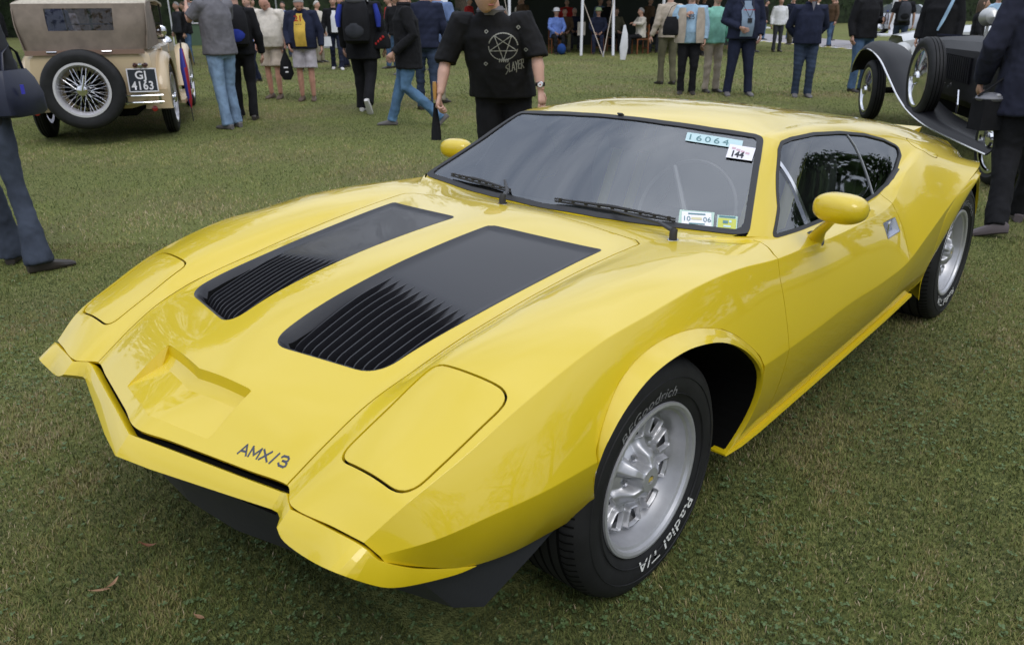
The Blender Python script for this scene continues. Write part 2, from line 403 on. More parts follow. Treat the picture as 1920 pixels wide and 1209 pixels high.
def glass_mat(name, tint, fac_ior=1.5, blotch=0):
    m = bpy.data.materials.new(name); m.use_nodes = True; t = m.node_tree; t.nodes.clear()
    o = t.nodes.new('ShaderNodeOutputMaterial'); mx = t.nodes.new('ShaderNodeMixShader'); tr = t.nodes.new('ShaderNodeBsdfTransparent')
    gl = t.nodes.new('ShaderNodeBsdfGlossy'); gl.inputs['Roughness'].default_value = .015; gl.inputs['Color'].default_value = (.93, .96, 1, 1)
    fr = t.nodes.new('ShaderNodeFresnel'); fr.inputs[0].default_value = fac_ior
    tr.inputs[0].default_value = (*tint, 1)
    t.links.new(fr.outputs[0], mx.inputs[0]); t.links.new(tr.outputs[0], mx.inputs[1]); t.links.new(gl.outputs[0], mx.inputs[2])
    t.links.new(mx.outputs[0], o.inputs[0])
    MATS[name] = m; return m
M_WS = glass_mat('windscreen_glass', (.96, .98, .97), 2.35)
M_WIN = glass_mat('tinted_side_glass', (.62, .66, .65), 2.1)

car = thing('sports_car', 'low yellow wedge-shaped sports coupe with black louvred bonnet vents, parked on the lawn', 'sports car')
NS = [14, 12, 12, 16, 16, 14, 14, 12, 14, 16, 16, 16, 16, 18, 18, 14, 12]; NR = [10, 20, 6, 8, 10, 12, 22, 16]
GR, SP, RP = car_grid(NS, NR)
BASE = grid_mesh(GR, SP, RP)
BV = bvh_of(BASE)
def down(x, y, lift=0):
    h = BV.ray_cast(Vector((x, abs(y), 3)), Vector((0, 0, -1))); return Vector((x, y, h[0].z+lift)) if h[0] else None
def side(x, z, lift=0):
    h = BV.ray_cast(Vector((x, 3, z)), Vector((0, -1, 0))); return Vector((x, h[0].y+lift, z)) if h[0] else None

FAR = 9.
hood_poly = [(1.2, -.3), (1.2, .467), (.80, .4725), (.70, .484), (.644, .489), (.486, .501), (.279, .499), (.077, .505), (-.144, .515), (-.30, .524), (-.403, .531), (-.43, .50), (-.455, .3), (-.465, .0), (-.465, -.3)]
hl_poly = rounded([(.733, .553), (.731, .769), (.443, .795), (.459, .566)], [.035, .055, .05, .03])
ws_poly = rounded([(-.69, .737), (-1.111, .556), (-1.076, .38), (-1.055, .19), (-1.0475, 0), (-1.0475, -.2), (-.565, -.2), (-.570, 0), (-.584, .244), (-.610, .40), (-.642, .526), (-.672, .66)], [.03, .045, .02, .02, 0, 0, 0, 0, .01, .02, .02, .03])
win_poly = rounded([(-.762, .790), (-.90, .858), (-1.012, .945), (-1.10, 1.008), (-1.145, 1.026), (-1.22, 1.031), (-1.407, 1.027), (-1.655, 1.005), (-1.885, .972), (-2.042, .936), (-2.135, .897), (-2.10, .862), (-1.988, .818), (-1.843, .783), (-1.705, .766), (-1.538, .760), (-1.25, .768), (-1.035, .777)], [.01, .03, .03, .03, .02, .05, .1, .1, .1, .06, .03, .03, .05, .05, .1, .1, .1, .05], 4)
door_poly = rounded([(-.705, .90), (-.702, .787), (-.66, .772), (-.638, .717), (-.628, .60), (-.625, .515), (-.628, .40), (-.64, .262), (-1.2, .262), (-1.60, .29), (-1.69, .40), (-1.745, .53), (-1.762, .65), (-1.755, .733), (-1.74, .765), (-1.74, .90)], .02, 3)
handle_poly = rounded([(-1.573, .694), (-1.722, .689), (-1.722, .637), (-1.573, .637)], .008, 3)
archF = [(.318, .50), (.316, .569), (.289, .601), (.252, .636), (.194, .678), (.119, .704), (.042, .716), (-.029, .719), (-.115, .713), (-.192, .697), (-.265, .672), (-.327, .638), (-.389, .59), (-.436, .548), (-.457, .51), (-.473, .45), (-.482, .399), (-.479, .331), (-.466, .264), (-.436, .215), (-.40, .0), (.20, .0), (.262, .40), (.30, .455)]
archR = [(-2.255, .20), (-2.225, .30), (-2.185, .40), (-2.165, .49), (-2.163, .55), (-2.183, .622), (-2.315, .684), (-2.45, .720), (-2.60, .738), (-2.75, .735), (-2.90, .70), (-3.02, .63), (-3.09, .53), (-3.11, .42), (-3.10, .30), (-3.08, 0), (-2.27, 0)]
cap_c = Vector((-2.31, .745)); 

V, Nn, UV, T = BASE
xy = lambda M: M[0][:, :2]
xz = lambda M: M[0][:, [0, 2]]
def field(M, poly, plane, mask, outside=True):
    """positive outside the polygon (or inside), far away where the mask does not hold"""
    f = np.full(len(M[0]), FAR if outside else -FAR); k = mask(M[2]); P = (xy(M) if plane == 'xy' else xz(M))[k]
    s = sdf(P, poly); f[k] = -s if outside else s
    return f
m_hood = lambda uv: (uv[:, 0] < 8) ; m_ws = lambda uv: (uv[:, 0] > 7.5) & (uv[:, 0] < 10.6) & (uv[:, 1] < 3.7)
m_side = lambda uv: (uv[:, 1] > 3.2) & (uv[:, 1] < 5.3) & (uv[:, 0] > 7.2); m_low = lambda uv: uv[:, 1] > 5.6
m_door = lambda uv: (uv[:, 1] > 4.0) & (uv[:, 0] > 6.9)
def cut(M, spec, level=0., outside=True):
    return compact(clip(M, field(M, *spec, outside=outside), level))
S_HOOD = (hood_poly, 'xy', m_hood); S_HL = (hl_poly, 'xy', lambda uv: (uv[:, 0] < 5) & (uv[:, 1] < 6.3)); S_WS = (ws_poly, 'xy', m_ws)
S_WIN = (win_poly, 'xz', m_side); S_DOOR = (door_poly, 'xz', m_door); S_AF = (archF, 'xz', m_low); S_AR = (archR, 'xz', m_low)
S_HAN = (handle_poly, 'xz', m_door)
cap_poly = [(-2.31+.068*math.cos(a)-.02*math.sin(a), .742+.062*math.sin(a)) for a in np.linspace(0, 2*math.pi, 28, endpoint=False)]
S_CAP = (cap_poly, 'xy', lambda uv: (uv[:, 0] > 12.5) & (uv[:, 1] > 3.5))

B = BASE
for spec, lv in ((S_HOOD, .0022), (S_HL, .0028), (S_WS, 0), (S_WIN, 0), (S_DOOR, .0016), (S_AF, 0), (S_AR, 0), (S_CAP, .0015)):
    B = cut(B, spec, lv)
# the nose edge is pulled back so that the bumper blade has a seam
body = panel('body', B, M_Y, car, .012, both=True)
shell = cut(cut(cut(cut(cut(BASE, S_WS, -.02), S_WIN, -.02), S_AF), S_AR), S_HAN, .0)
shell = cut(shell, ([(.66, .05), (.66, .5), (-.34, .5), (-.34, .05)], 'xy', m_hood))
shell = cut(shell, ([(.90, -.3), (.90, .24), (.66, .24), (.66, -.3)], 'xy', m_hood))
panel('gap_shade_shell', shell, M_DARK, car, 0, both=True, off=-.0125)  # black offset copy of the body, added to put darkness into the panel gaps
# bonnet
vq = [Vector(q) for q in ((.586, .100), (.520, .430), (-.297, .470), (-.236, .077))]    # front inner, front outer, rear outer, rear inner
vent_poly = rounded([(.598, .096), (.528, .441), (-.303, .473), (-.238, .076)], [.055, .085, .012, .03], 8)
sc = {'T': (.868, .205), 'A': (.712, .207), 'M': (.737, 0), 'F': (.885, 0)}
scoop_poly = [(.838, .209), (.720, .2065), (.715, .2045), (.7140, .199), (.7365, 0), (.7365, -.1), (.878, -.1), (.878, 0)]
S_VENT = (vent_poly, 'xy', m_hood); S_SC = (scoop_poly, 'xy', m_hood)
H = compact(clip(BASE, field(BASE, *S_HOOD, outside=False), .0022))
H = cut(cut(H, S_VENT), S_SC)
hood = panel('bonnet', H, M_Y, car, .012, both=True)
# headlight covers, doors
HLc = compact(clip(BASE, field(BASE, *S_HL, outside=False), .0028))
DR = compact(clip(BASE, field(BASE, *S_DOOR, outside=False), .0016)); DR = cut(cut(DR, S_WIN), S_HAN)
CP = compact(clip(BASE, field(BASE, *S_CAP, outside=False), .0015))
doors = []
for sgn in (1, -1):
    panel('headlight_cover', HLc, M_Y, car, .012, side=sgn, off=-.0006)
    doors.append(panel('door', DR, M_Y, car, .012, side=sgn))
panel('fuel_filler_cap', CP, M_Y, car, .01, off=.001)
# ---- scoop (sunken V panel)
def P3(x, y, dz=0): q = down(x, y); return Vector((q.x, q.y, q.z+dz))
def scoop():
    A, M_, T, F0 = Vector((.713, .206)), Vector((.7365, 0)), Vector((.838, .209)), Vector((.878, 0)); rows_ = []
    ab = Vector((.744, .196)); mb_ = Vector((.770, 0)); n = 8; dp = .033
    for i in range(n+1):
        u = i/n; a = A.lerp(M_, u); t_ = P3(*a); bq = ab.lerp(mb_, u); base = P3(*bq); base.z -= dp; fq = T.lerp(F0, u); fr_ = P3(fq.x, fq.y, -.0004)
        r = [t_, t_.lerp(Vector((base.x, base.y, t_.z-.034)), .18)-Vector((0, 0, .020)), t_.lerp(base, .55)-Vector((0, 0, .012)), base]
        r += [base.lerp(fr_, k/6) for k in range(1, 7)]; rows_.append(r)
    V = []; F = []; w = len(rows_[0])
    full = rows_+[[Vector((q.x, -q.y, q.z)) for q in r] for r in rows_[:-1][::-1]]
    for r in full: V += [tuple(q) for q in r]
    for i in range(len(full)-1):
        for k in range(w-1): F.append((i*w+k, i*w+k+1, (i+1)*w+k+1, (i+1)*w+k))
    c0 = rows_[0]
    for sg in (1, -1):                                       # triangular side walls
        b0 = len(V); low = [c0[0], c0[1], c0[2], c0[3]]+c0[4:]; ts = [0, 0, 0, 0]+[k/6 for k in range(1, 7)]
        for q, t in zip(low, ts): e_ = P3(*A.lerp(T, t)); V += [(e_.x, e_.y*sg, e_.z), (q.x, q.y*sg, q.z)]
        for k in range(len(low)-1): F.append((b0+2*k, b0+2*k+1, b0+2*k+3, b0+2*k+2))
    me = mesh_np('nose_scoop', V, F); bm = bmesh.new(); bm.from_mesh(me); bmesh.ops.remove_doubles(bm, verts=bm.verts, dist=2e-4)
    bmesh.ops.recalc_face_normals(bm, faces=bm.faces)
    if sum(f.normal.z for f in bm.faces) < 0: bmesh.ops.reverse_faces(bm, faces=bm.faces)
    bm.to_mesh(me); bm.free(); o = put('nose_scoop', me, M_Y, car); sharp(o, 16)
scoop()
# ---- bonnet vents: satin black tray, dipping at the front, with upright lengthwise fins
def bil(s, t):
    """s 0 front..1 rear, t 0 inner..1 outer"""
    f = vq[0].lerp(vq[1], t); r = vq[3].lerp(vq[2], t); q = f.lerp(r, s); return q
def vent_depth(s, t):
    e = min(t, 1-t)*.34; d = .009*min(1, max(0, (e-.004)/.022)); d *= min(1, (1-s)/.02)
    k = min(1, max(0, (.47-s)/.24)); d += .060*(k*k*(3-2*k))*min(1, max(0, (e-.006)/.03))
    return d
for sgn in (1, -1):
    V = []; F = []; ns, ntt = 44, 22
    outline = np.array(vent_poly)
    tray = compact(clip(BASE, field(BASE, *S_VENT, outside=False), .0))
    Vt, Nt, UVt, Tt = tray
    dd = sdf(Vt[:, :2], vent_poly)
    fr = np.array([max(0, min(1, (.15-(v[0]-.0))/-.25+.0)) for v in Vt])
    sx = (.575-Vt[:, 0])/.84
    k = np.clip((.445-sx)/.20, 0, 1); k = k*k*(3-2*k)
    e = np.clip(dd/.020, 0, 1); e = e*e*(3-2*e); e2 = np.clip((dd-.004)/.05, 0, 1); e2 = e2*e2*(3-2*e2)
    Z = .009*e+.068*k*e2
    V2 = Vt.copy(); V2[:, 2] -= Z
    fn = np.cross(V2[Tt[:, 1]]-V2[Tt[:, 0]], V2[Tt[:, 2]]-V2[Tt[:, 0]]); N2 = np.zeros_like(V2)
    for j in range(3): np.add.at(N2, Tt[:, j], fn)
    if N2[:, 2].mean() < 0: N2 = -N2
    N2 /= np.linalg.norm(N2, axis=1, keepdims=True)+1e-12
    vt = panel('bonnet_vent', (V2, N2, UVt, Tt), M_BLK, car, 0, side=sgn, off=.0004)
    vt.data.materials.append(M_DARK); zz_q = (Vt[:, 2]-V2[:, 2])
    nn_ = len(vt.data.polygons); mi_ = np.zeros(nn_, np.int32); cT = compact((V2, N2, UVt, Tt))[3]; mi_[:len(cT)] = (Z[np.unique(Tt, return_inverse=True)[0]][cT].mean(1) > .030); vt.data.polygons.foreach_set('material_index', mi_)  # deep tray faces painted near-black, putting the shade between the fins into colour
    # fins
    nf = 11
    for i in range(nf):
        t = .055+.90*(i+.5)/nf; V = []; F = []; m_ = 26
        for j in range(m_+1):
            s = .012+.018*abs(t-.4)+.445*j/m_
            q = bil(s, t); p = down(q.x, q.y); u = j/m_
            top = -.0085-.026*(1-u)**1.0*min(1, u*1.5+.5)+.016*math.sin(math.pi*min(1, u*1.25))*0
            top = -(.009+.024*(.5+.5*math.cos(math.pi*min(1, u*1.25))))
            if u < .10: top -= .030*(1-u/.10)**1.6
            bot = min(top-.001, -.068*min(1, (1-u)*4.5+.12))
            w = .0019
            for zz in (top, bot):
                V += [(p.x, (p.y-w)*sgn, p.z+zz), (p.x, (p.y+w)*sgn, p.z+zz)]
        for j in range(m_):
            a = j*4
            F += [(a, a+4, a+5, a+1), (a+2, a+3, a+7, a+6), (a, a+2, a+6, a+4), (a+1, a+5, a+7, a+3)]
        F += [(0, 1, 3, 2), (m_*4, m_*4+2, m_*4+3, m_*4+1)]
        pydata('fin', V, F, M_BLK, vt)
# ---- glass, seals
def band(spec, w):
    a = compact(clip(BASE, field(BASE, *spec, outside=False), .0)); f = field(a, *spec, outside=False)
    return compact(clip(a, w-f, 0.)), compact(clip(a, f, w))
seal, wsg = band(S_WS, .021)
so = panel('windscreen_seal', seal, M_RUB, car, .01, both=True, off=.0035)
def smooth_normals(M):
    V_, N_, U_, T_ = M; x = (V_-V_.mean(0))/np.ptp(V_, axis=0).clip(.01)
    B_ = np.stack([np.ones(len(x)), x[:, 0], x[:, 1], x[:, 2], x[:, 0]**2, x[:, 1]**2, x[:, 2]**2, x[:, 0]*x[:, 1], x[:, 0]*x[:, 2], x[:, 1]**3], 1)
    if V_[:, 1].min() < .01: B_ = B_[:, :]
    c_ = np.linalg.lstsq(B_, N_, rcond=None)[0]; n_ = B_@c_
    n_ /= np.linalg.norm(n_, axis=1, keepdims=True); return V_, n_, U_, T_
wv, wn, wu, wt_ = wsg; wn = wn.copy()
x_ = np.stack([np.ones(len(wv)), wv[:, 2]-.93, (wv[:, 2]-.93)**2, wv[:, 1]**2, wv[:, 1]**2*(wv[:, 2]-.93), wv[:, 1]**4], 1); o_ = np.stack([wv[:, 1], wv[:, 1]*(wv[:, 2]-.93), wv[:, 1]**3], 1)
wn[:, 0] = x_@np.linalg.lstsq(x_, wn[:, 0], rcond=None)[0]; wn[:, 2] = x_@np.linalg.lstsq(x_, wn[:, 2], rcond=None)[0]; wn[:, 1] = o_@np.linalg.lstsq(o_, wn[:, 1], rcond=None)[0]
wn /= np.linalg.norm(wn, axis=1, keepdims=True); wsg = (wv, wn, wu, wt_)
ws = panel('windscreen', wsg, M_WS, car, 0, both=True, off=-.001)
seal2, wing = band(S_WIN, .010); wing = smooth_normals(wing)
def bars(f0, M): return compact(clip(M, f0(M[0]), 0.))
lineA = lambda Vv: Vv[:, 0]-np.interp(Vv[:, 2], [.77, .80, .84, .90, .94, .98, 1.05], [-1.026, -1.045, -1.058, -1.068, -1.064, -1.055, -1.03])
lineB = lambda Vv: Vv[:, 0]-np.interp(Vv[:, 2], [.75, .82, .88, .94, .99, 1.05], [-1.67, -1.705, -1.722, -1.727, -1.712, -1.69])
for sgn in (1, -1):
    panel('window_seal', seal2, M_RUB, car, .008, side=sgn, off=.0015)
    g1 = compact(clip(wing, lineA(wing[0]), .010)); g23 = compact(clip(wing, -lineA(wing[0]), .010))
    g2 = compact(clip(g23, lineB(g23[0]), .004)); g3 = compact(clip(g23, -lineB(g23[0]), .004))
    bA = compact(clip(compact(clip(wing, lineA(wing[0]), -.010)), -lineA(compact(clip(wing, lineA(wing[0]), -.010))[0]), -.010))
    t_ = compact(clip(wing, lineB(wing[0]), -.004)); bB = compact(clip(t_, -lineB(t_[0]), -.004))
    w1 = panel('quarter_glass', g1, M_WIN, car, 0, side=sgn, off=-.004)
    panel('door_glass', g2, M_WIN, car, 0, side=sgn, off=-.004)
    panel('rear_side_glass', g3, M_WIN, car, 0, side=sgn, off=-.004)
    panel('window_bar', bA, M_CHR, car, .01, side=sgn, off=.003)
    panel('window_divider', bB, mat('grey_trim', (.25, .26, .27), .4), car, .006, side=sgn, off=.0)
# ---- bumper blade
def blade():
    top = [(.930, 0, .532), (.903, .12, .531), (.850, .36, .528), (.824, .475, .527), (.826, .497, .535), (.836, .518, .533), (.849, .545, .530), (.842, .60, .531), (.837, .66, .532), (.825, .745, .527), (.809, .771, .499), (.760, .788, .463), (.712, .797, .435), (.652, .810, .408), (.604, .824, .3925)]
    bot = [(.970, 0, .491), (.944, .12, .492), (.880, .36, .495), (.850, .472, .497), (.848, .492, .497), (.856, .512, .497), (.881, .541, .501), (.888, .575, .488), (.883, .65, .481), (.880, .737, .494), (.828, .776, .455), (.788, .789, .432), (.730, .798, .411), (.650, .813, .392), (.604, .8245, .3915)]
    und = [(x-.075*(1 if y < .7 else .5), y-(.0 if y < .5 else .02 if y < .7 else .05), z-.035) for x, y, z in bot]
    inn = [(x-.018, y*.985, z-.014) for x, y, z in top]
    def dens(L_):
        A = [Vector(q) for q in L_]; out = A[:7]
        for i in range(6, len(A)-1):
            a, b, c, d = A[max(i-1, 6)], A[i], A[i+1], A[min(i+2, len(A)-1)]
            for k in range(1, 5):
                t = k/4; out.append(((2*b)+(c-a)*t+(2*a-5*b+4*c-d)*t*t+(3*b-a-3*c+d)*t**3)*.5)
        return [tuple(q) for q in out]
    top, bot, und, inn = dens(top), dens(bot), dens(und), dens(inn)
    half = [inn, top, bot, und]; V = []; F = []
    n = len(top); K = len(half)
    # lengthwise refinement with straight pieces keeps the folded look
    for L_ in half: V += [tuple(p) for p in L_]
    for L_ in half: V += [(p[0], -p[1], p[2]) for p in L_]
    for k in range(K-1):
        for i in range(n-1):
            a = k*n+i; F.append((a, a+1, a+n+1, a+n)); b = a+K*n; F.append((b, b+n, b+n+1, b+1))
    me = mesh_np('bumper', V, F); bm = bmesh.new(); bm.from_mesh(me); bmesh.ops.remove_doubles(bm, verts=bm.verts, dist=1e-4)
    bmesh.ops.recalc_face_normals(bm, faces=bm.faces)
    lo = [e for e in bm.edges if len(e.link_faces) == 2 and e.calc_face_angle(0) > .12]
    bmesh.ops.bevel(bm, geom=lo, offset=.005, segments=3, profile=.5, affect='EDGES', clamp_overlap=True)
    bm.to_mesh(me); bm.free(); o = put('bumper', me, M_Y, car); sharp(o, 28); return o
blade()
b = MB(); zz_ = [(.900, 0, .520), (.872, .12, .519), (.820, .36, .515), (.796, .47, .512)]
for s_ in (1, -1):
    V = [(x, y*s_, z) for x, y, z in zz_]+[(x+.045, y*s_, z-.035) for x, y, z in zz_]; b.add(V, [(i, i+1, i+5, i+4) for i in range(3)])
    V = [(x-.02, y*s_, z) for x, y, z in zz_]+[(x+.0, y*s_, z-.06) for x, y, z in zz_]; b.add(V, [(i, i+1, i+5, i+4) for i in range(3)])
b.out('nose_backing', M_DARK, car, False)
def dam():
    up_ = [(.86, 0, .46), (.845, .20, .46), (.80, .40, .45), (.79, .60, .44), (.745, .755, .44), (.60, .79, .40), (.44, .815, .375), (.262, .835, .41)]
    lo = [(.82, 0, .29), (.803, .20, .288), (.735, .36, .262), (.665, .60, .255), (.60, .745, .236), (.545, .785, .226), (.42, .812, .300), (.256, .838, .392)]
    V = []; F = []; n = len(up_)
    for s_ in (1, -1):
        for off in (0, -.008):
            V += [(x+off, (y+off*(1 if y > .5 else 0))*s_, z) for x, y, z in up_]+[(x+off, (y+off*(1 if y > .5 else 0))*s_, z) for x, y, z in lo]
    for h in (0, 4*n):
        for i in range(n-1):
            F += [(h+i, h+i+1, h+n+i+1, h+n+i), (h+2*n+i, h+3*n+i, h+3*n+i+1, h+2*n+i+1), (h+n+i, h+n+i+1, h+3*n+i+1, h+3*n+i)]
    o = pydata('air_dam', V, F, M_FLAP, car, True); sharp(o, 40)
dam()
# ---- wheel arch lips (flared bands) for both axles
def resample(P, n):
    P = np.array(P, float); d = np.concatenate([[0], np.cumsum(np.linalg.norm(np.diff(P, axis=0), axis=1))]); t = np.linspace(0, d[-1], n)
    # smooth interpolation
    return np.stack([np.interp(t, d, P[:, i]) for i in range(P.shape[1])], 1)
def smooth_line(P, it=3):
    P = P.copy()
    for _ in range(it): P[1:-1] = P[1:-1]*.5+(P[:-2]+P[2:])*.25
    return P
def arch_lip(outer_xz, lip, depth):
    O = []
    for x, z in resample(outer_xz, 56):
        q = side(x, z); O.append(tuple(q) if q else (x, .86, z))
    O = smooth_line(np.array(O)); Lp = smooth_line(resample(lip, 56))
    rows_ = []
    for k, (o_, l_) in enumerate(zip(O, Lp)):
        w = np.linalg.norm((o_-l_)[[0, 2]]); out = np.array([0, 1, 0])
        rdg = o_*.28+l_*.72+out*.004
        rows_.append([o_-out*.004+(o_-l_)*.06, o_, o_*.93+l_*.07+out*.0012, o_*.55+l_*.45+out*.002, rdg, o_*.22+l_*.78+out*.003, l_, l_+(l_-o_)*0-out*.012+(l_-o_)*.04, l_-out*depth+(l_-o_)*.05])
    V = np.array(rows_).reshape(-1, 3); w = 9; F = []
    for i in range(len(rows_)-1):
        for j in range(w-1): F.append((i*w+j, (i+1)*w+j, (i+1)*w+j+1, i*w+j+1))
    for sgn in (1, -1):
        me = mesh_np('wheel_arch', V*[1, sgn, 1], F if sgn > 0 else [f[::-1] for f in F])
        o = put('wheel_arch', me, M_Y, car); sharp(o, 30)
lipF = [(.262, .865, .43), (.299, .893, .50), (.322, .918, .545), (.300, .926, .582), (.262, .927, .627), (.200, .926, .662), (.146, .925, .686), (.061, .925, .700), (-.03, .925, .702), (-.118, .925, .687), (-.189, .925, .670), (-.270, .926, .636), (-.352, .928, .588), (-.418, .929, .534), (-.455, .931, .494), (-.465, .929, .452), (-.474, .920, .400), (-.472, .902, .332), (-.459, .880, .265), (-.428, .864, .217)]
outF = [(.262, .40), (.30, .455), (.318, .50), (.316, .569), (.289, .601), (.252, .636), (.194, .678), (.119, .704), (.042, .716), (-.029, .719), (-.115, .713), (-.192, .697), (-.265, .672), (-.327, .638), (-.389, .59), (-.436, .548), (-.457, .51), (-.473, .45), (-.482, .399), (-.479, .331), (-.466, .264), (-.436, .215)]
lipR = [(-2.285, .80, .225), (-2.268, .825, .27), (-2.262, .857, .34), (-2.28, .892, .449), (-2.319, .91, .522), (-2.372, .922, .597), (-2.45, .93, .664), (-2.582, .932, .718), (-2.70, .915, .728), (-2.86, .872, .69), (-2.98, .862, .60), (-3.06, .855, .48), (-3.08, .84, .33)]
arch_lip(outF, lipF, .014); arch_lip(archR[:-3], lipR, .014)
# wheel wells
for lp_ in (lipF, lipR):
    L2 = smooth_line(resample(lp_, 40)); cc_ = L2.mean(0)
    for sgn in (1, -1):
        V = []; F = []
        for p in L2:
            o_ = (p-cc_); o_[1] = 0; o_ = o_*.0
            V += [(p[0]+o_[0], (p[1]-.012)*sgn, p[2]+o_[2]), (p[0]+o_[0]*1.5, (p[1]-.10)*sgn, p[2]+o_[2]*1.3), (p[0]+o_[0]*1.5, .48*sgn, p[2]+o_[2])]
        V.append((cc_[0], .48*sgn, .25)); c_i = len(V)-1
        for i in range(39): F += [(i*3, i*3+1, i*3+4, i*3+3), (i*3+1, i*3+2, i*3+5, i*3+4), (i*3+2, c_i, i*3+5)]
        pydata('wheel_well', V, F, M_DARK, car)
# floor pan, sill flange
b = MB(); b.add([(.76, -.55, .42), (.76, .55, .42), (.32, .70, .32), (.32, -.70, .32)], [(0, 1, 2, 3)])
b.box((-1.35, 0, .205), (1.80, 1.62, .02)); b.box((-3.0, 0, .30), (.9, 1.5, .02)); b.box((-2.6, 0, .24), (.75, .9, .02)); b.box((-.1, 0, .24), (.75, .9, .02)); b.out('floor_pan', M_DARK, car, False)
for sgn in (1, -1):
    b = MB(); pts = [(-.405, .868, .215, .220), (-.50, .872, .209, .219), (-.62, .874, .211, .221), (-1.2, .876, .234, .244), (-1.75, .876, .259, .269), (-2.05, .876, .279, .289)]
    V = []; F = []
    for x, y, z0, z1 in pts: V += [(x, (y+.003)*sgn, z0), (x, y*sgn, z1), (x, (y-.05)*sgn, z1+.002), (x, (y-.05)*sgn, z0)]
    for i in range(len(pts)-1):
        for j in range(4): F.append((i*4+j, i*4+(j+1) % 4, i*4+4+(j+1) % 4, i*4+4+j))
    F += [(0, 1, 2, 3), (20, 21, 22, 23)]
    b.add(V, F); b.out('sill_flange', M_Y, car, True, 30)
# tail panel and spoiler
e = GR[-1]; V = [tuple(p) for p in e]+[(p[0], -p[1], p[2]) for p in e]; n = len(e)
F = []
for i in range(n-1): F.append((i, i+1, n+i+1, n+i))
pydata('tail_panel', V, F, M_BLK, car)
b = MB(); sp = [(-3.34, .44, .79), (-3.49, .47, .822)]
b.add([(-3.30, -.42, .80), (-3.46, -.43, .815), (-3.46, .41, .812), (-3.20, .405, .80), (-3.30, -.42, .76), (-3.44, -.43, .76), (-3.45, .40, .765), (-3.20, .40, .76)], [(0, 1, 2, 3), (4, 7, 6, 5), (0, 4, 5, 1), (1, 5, 6, 2), (2, 6, 7, 3), (3, 7, 4, 0)])
b.out('rear_spoiler', M_Y, car, False)
# ---- door handle, mirror, wipers, stickers
p0 = [side(x, z) for x, z in ((-1.573, .694), (-1.722, .689), (-1.722, .637), (-1.573, .637))]
for di, sgn in ((0, 1), (1, -1)):
    hn = MB(); V = []
    for dpt, sc_ in ((.0015, 1.0), (.0015, .90), (-.022, .82)):
        c = sum(p0, Vector())/4
        for p in p0: q = c+(p-c)*sc_; V.append((q.x, (q.y+dpt)*sgn, q.z))
    F = []
    for k in (0, 1):
        for j in range(4): F.append((k*4+j, k*4+(j+1) % 4, k*4+4+(j+1) % 4, k*4+4+j))
    F.append((8, 9, 10, 11)); hn.add(V, F)
    c = sum(p0, Vector())/4
    hn.box((c.x+.02, (c.y-.004)*sgn, c.z), (.045, .006, .046), (0, 0, .25*sgn))
    hn.out('door_handle', mat('brushed_chrome', (.62, .63, .68), .22, metal=1), doors[di], True, 25)
for sgn in (1, -1):
    hx = -.842 if sgn > 0 else -.842; c = Vector((hx-.03, .935*sgn, .892))
    c = c if sgn > 0 else Vector((-1.075, -.93, .850)); mm = MB(); mm.ball((0, 0, 0), (1, 1, 1), 32, 20)
    se = lambda q, e: math.copysign(abs(q)**e, q)
    Rz = Matrix.Rotation(-.15*sgn, 3, 'Z'); mm.V = [tuple(Rz @ Vector((.058*se(v[0], .8), .082*se(v[1], .75), .045*se(v[2], .8)))+c) for v in mm.V]
    for i, v in enumerate(mm.V):
        dx = v[0]-c.x
        if dx < -.02: mm.V[i] = (c.x-.02+(dx+.02)*.25, v[1], v[2])
    mo = mm.out('side_mirror', M_Y, car)
    st = MB(); st.tube([(-.975, .83*sgn, .752), (-.955, .852*sgn, .79), (-.915, .892*sgn, .832), (-.87, .925*sgn, .866)] if sgn > 0 else [(-1.16, -.83, .745), (-1.14, -.85, .78), (-1.10, -.90, .82)], [.030, .020, .016, .017][:4 if sgn > 0 else 3], 14, True, .75); st.out('mirror_stem', M_Y, mo)
    st = MB(); xo = 0 if sgn > 0 else -.185; st.tube([(-.98+xo, .826*sgn, .749), (-.975+xo, .830*sgn, .755)], [.034, .032], 16); st.out('mirror_gasket', M_RUB, mo)
    gl = MB(); gl.ball((c.x-.028, c.y, c.z), (.009, .078, .039), 24, 10); gl.out('mirror_glass', mat('mirror_silver', (.8, .8, .82), .03, metal=1), mo)
def wiper(pivot, elbow, mid, b0, b1):
    w = MB(); up_ = Vector((0, 0, 1)); pv = Vector(pivot)
    w.tube([pv+Vector((0, 0, -.01)), pv+Vector((0, 0, .022)), pv+Vector((-.006, 0, .034))], [.012, .012, .010], 12)
    w.tube([pv+Vector((-.004, 0, .026)), Vector(elbow), Vector(mid)], [.0105, .0075, .0045], 8, True, .6)
    o = w.out('wiper', M_RUB, car)
    k = MB(); k.tube([pv+Vector((0, 0, -.008)), pv+Vector((0, 0, .002))], [.019, .017], 16); k.out('spindle_ring', M_CHR, o)
    b0, b1 = Vector(b0), Vector(b1); bl = MB(); m_ = (b0+b1)/2
    bl.tube([b0, b0.lerp(b1, .5), b1], [.0035, .005, .0035], 6); bl.tube([b0+up_*.008, b0.lerp(b1, .5)+up_*.014, b1+up_*.008], [.003, .006, .003], 6)
    for t in np.linspace(.05, .95, 9): q = b0.lerp(b1, t); bl.box((q.x, q.y, q.z+.007), (.006, .010, .012))
    bl.out('wiper_blade', M_RUB, o)
def glassp(x, y, lift=.010): q = down(x, y); return (q.x, q.y, q.z+lift)
wiper(down(-.497, .587), down(-.545, .505, .034), glassp(-.605, .285, .022), glassp(-.600, .045), glassp(-.652, .50))
wiper(down(-.470, -.085), down(-.545, -.13, .040), glassp(-.645, -.235, .022), glassp(-.68, -.56), glassp(-.607, -.17))
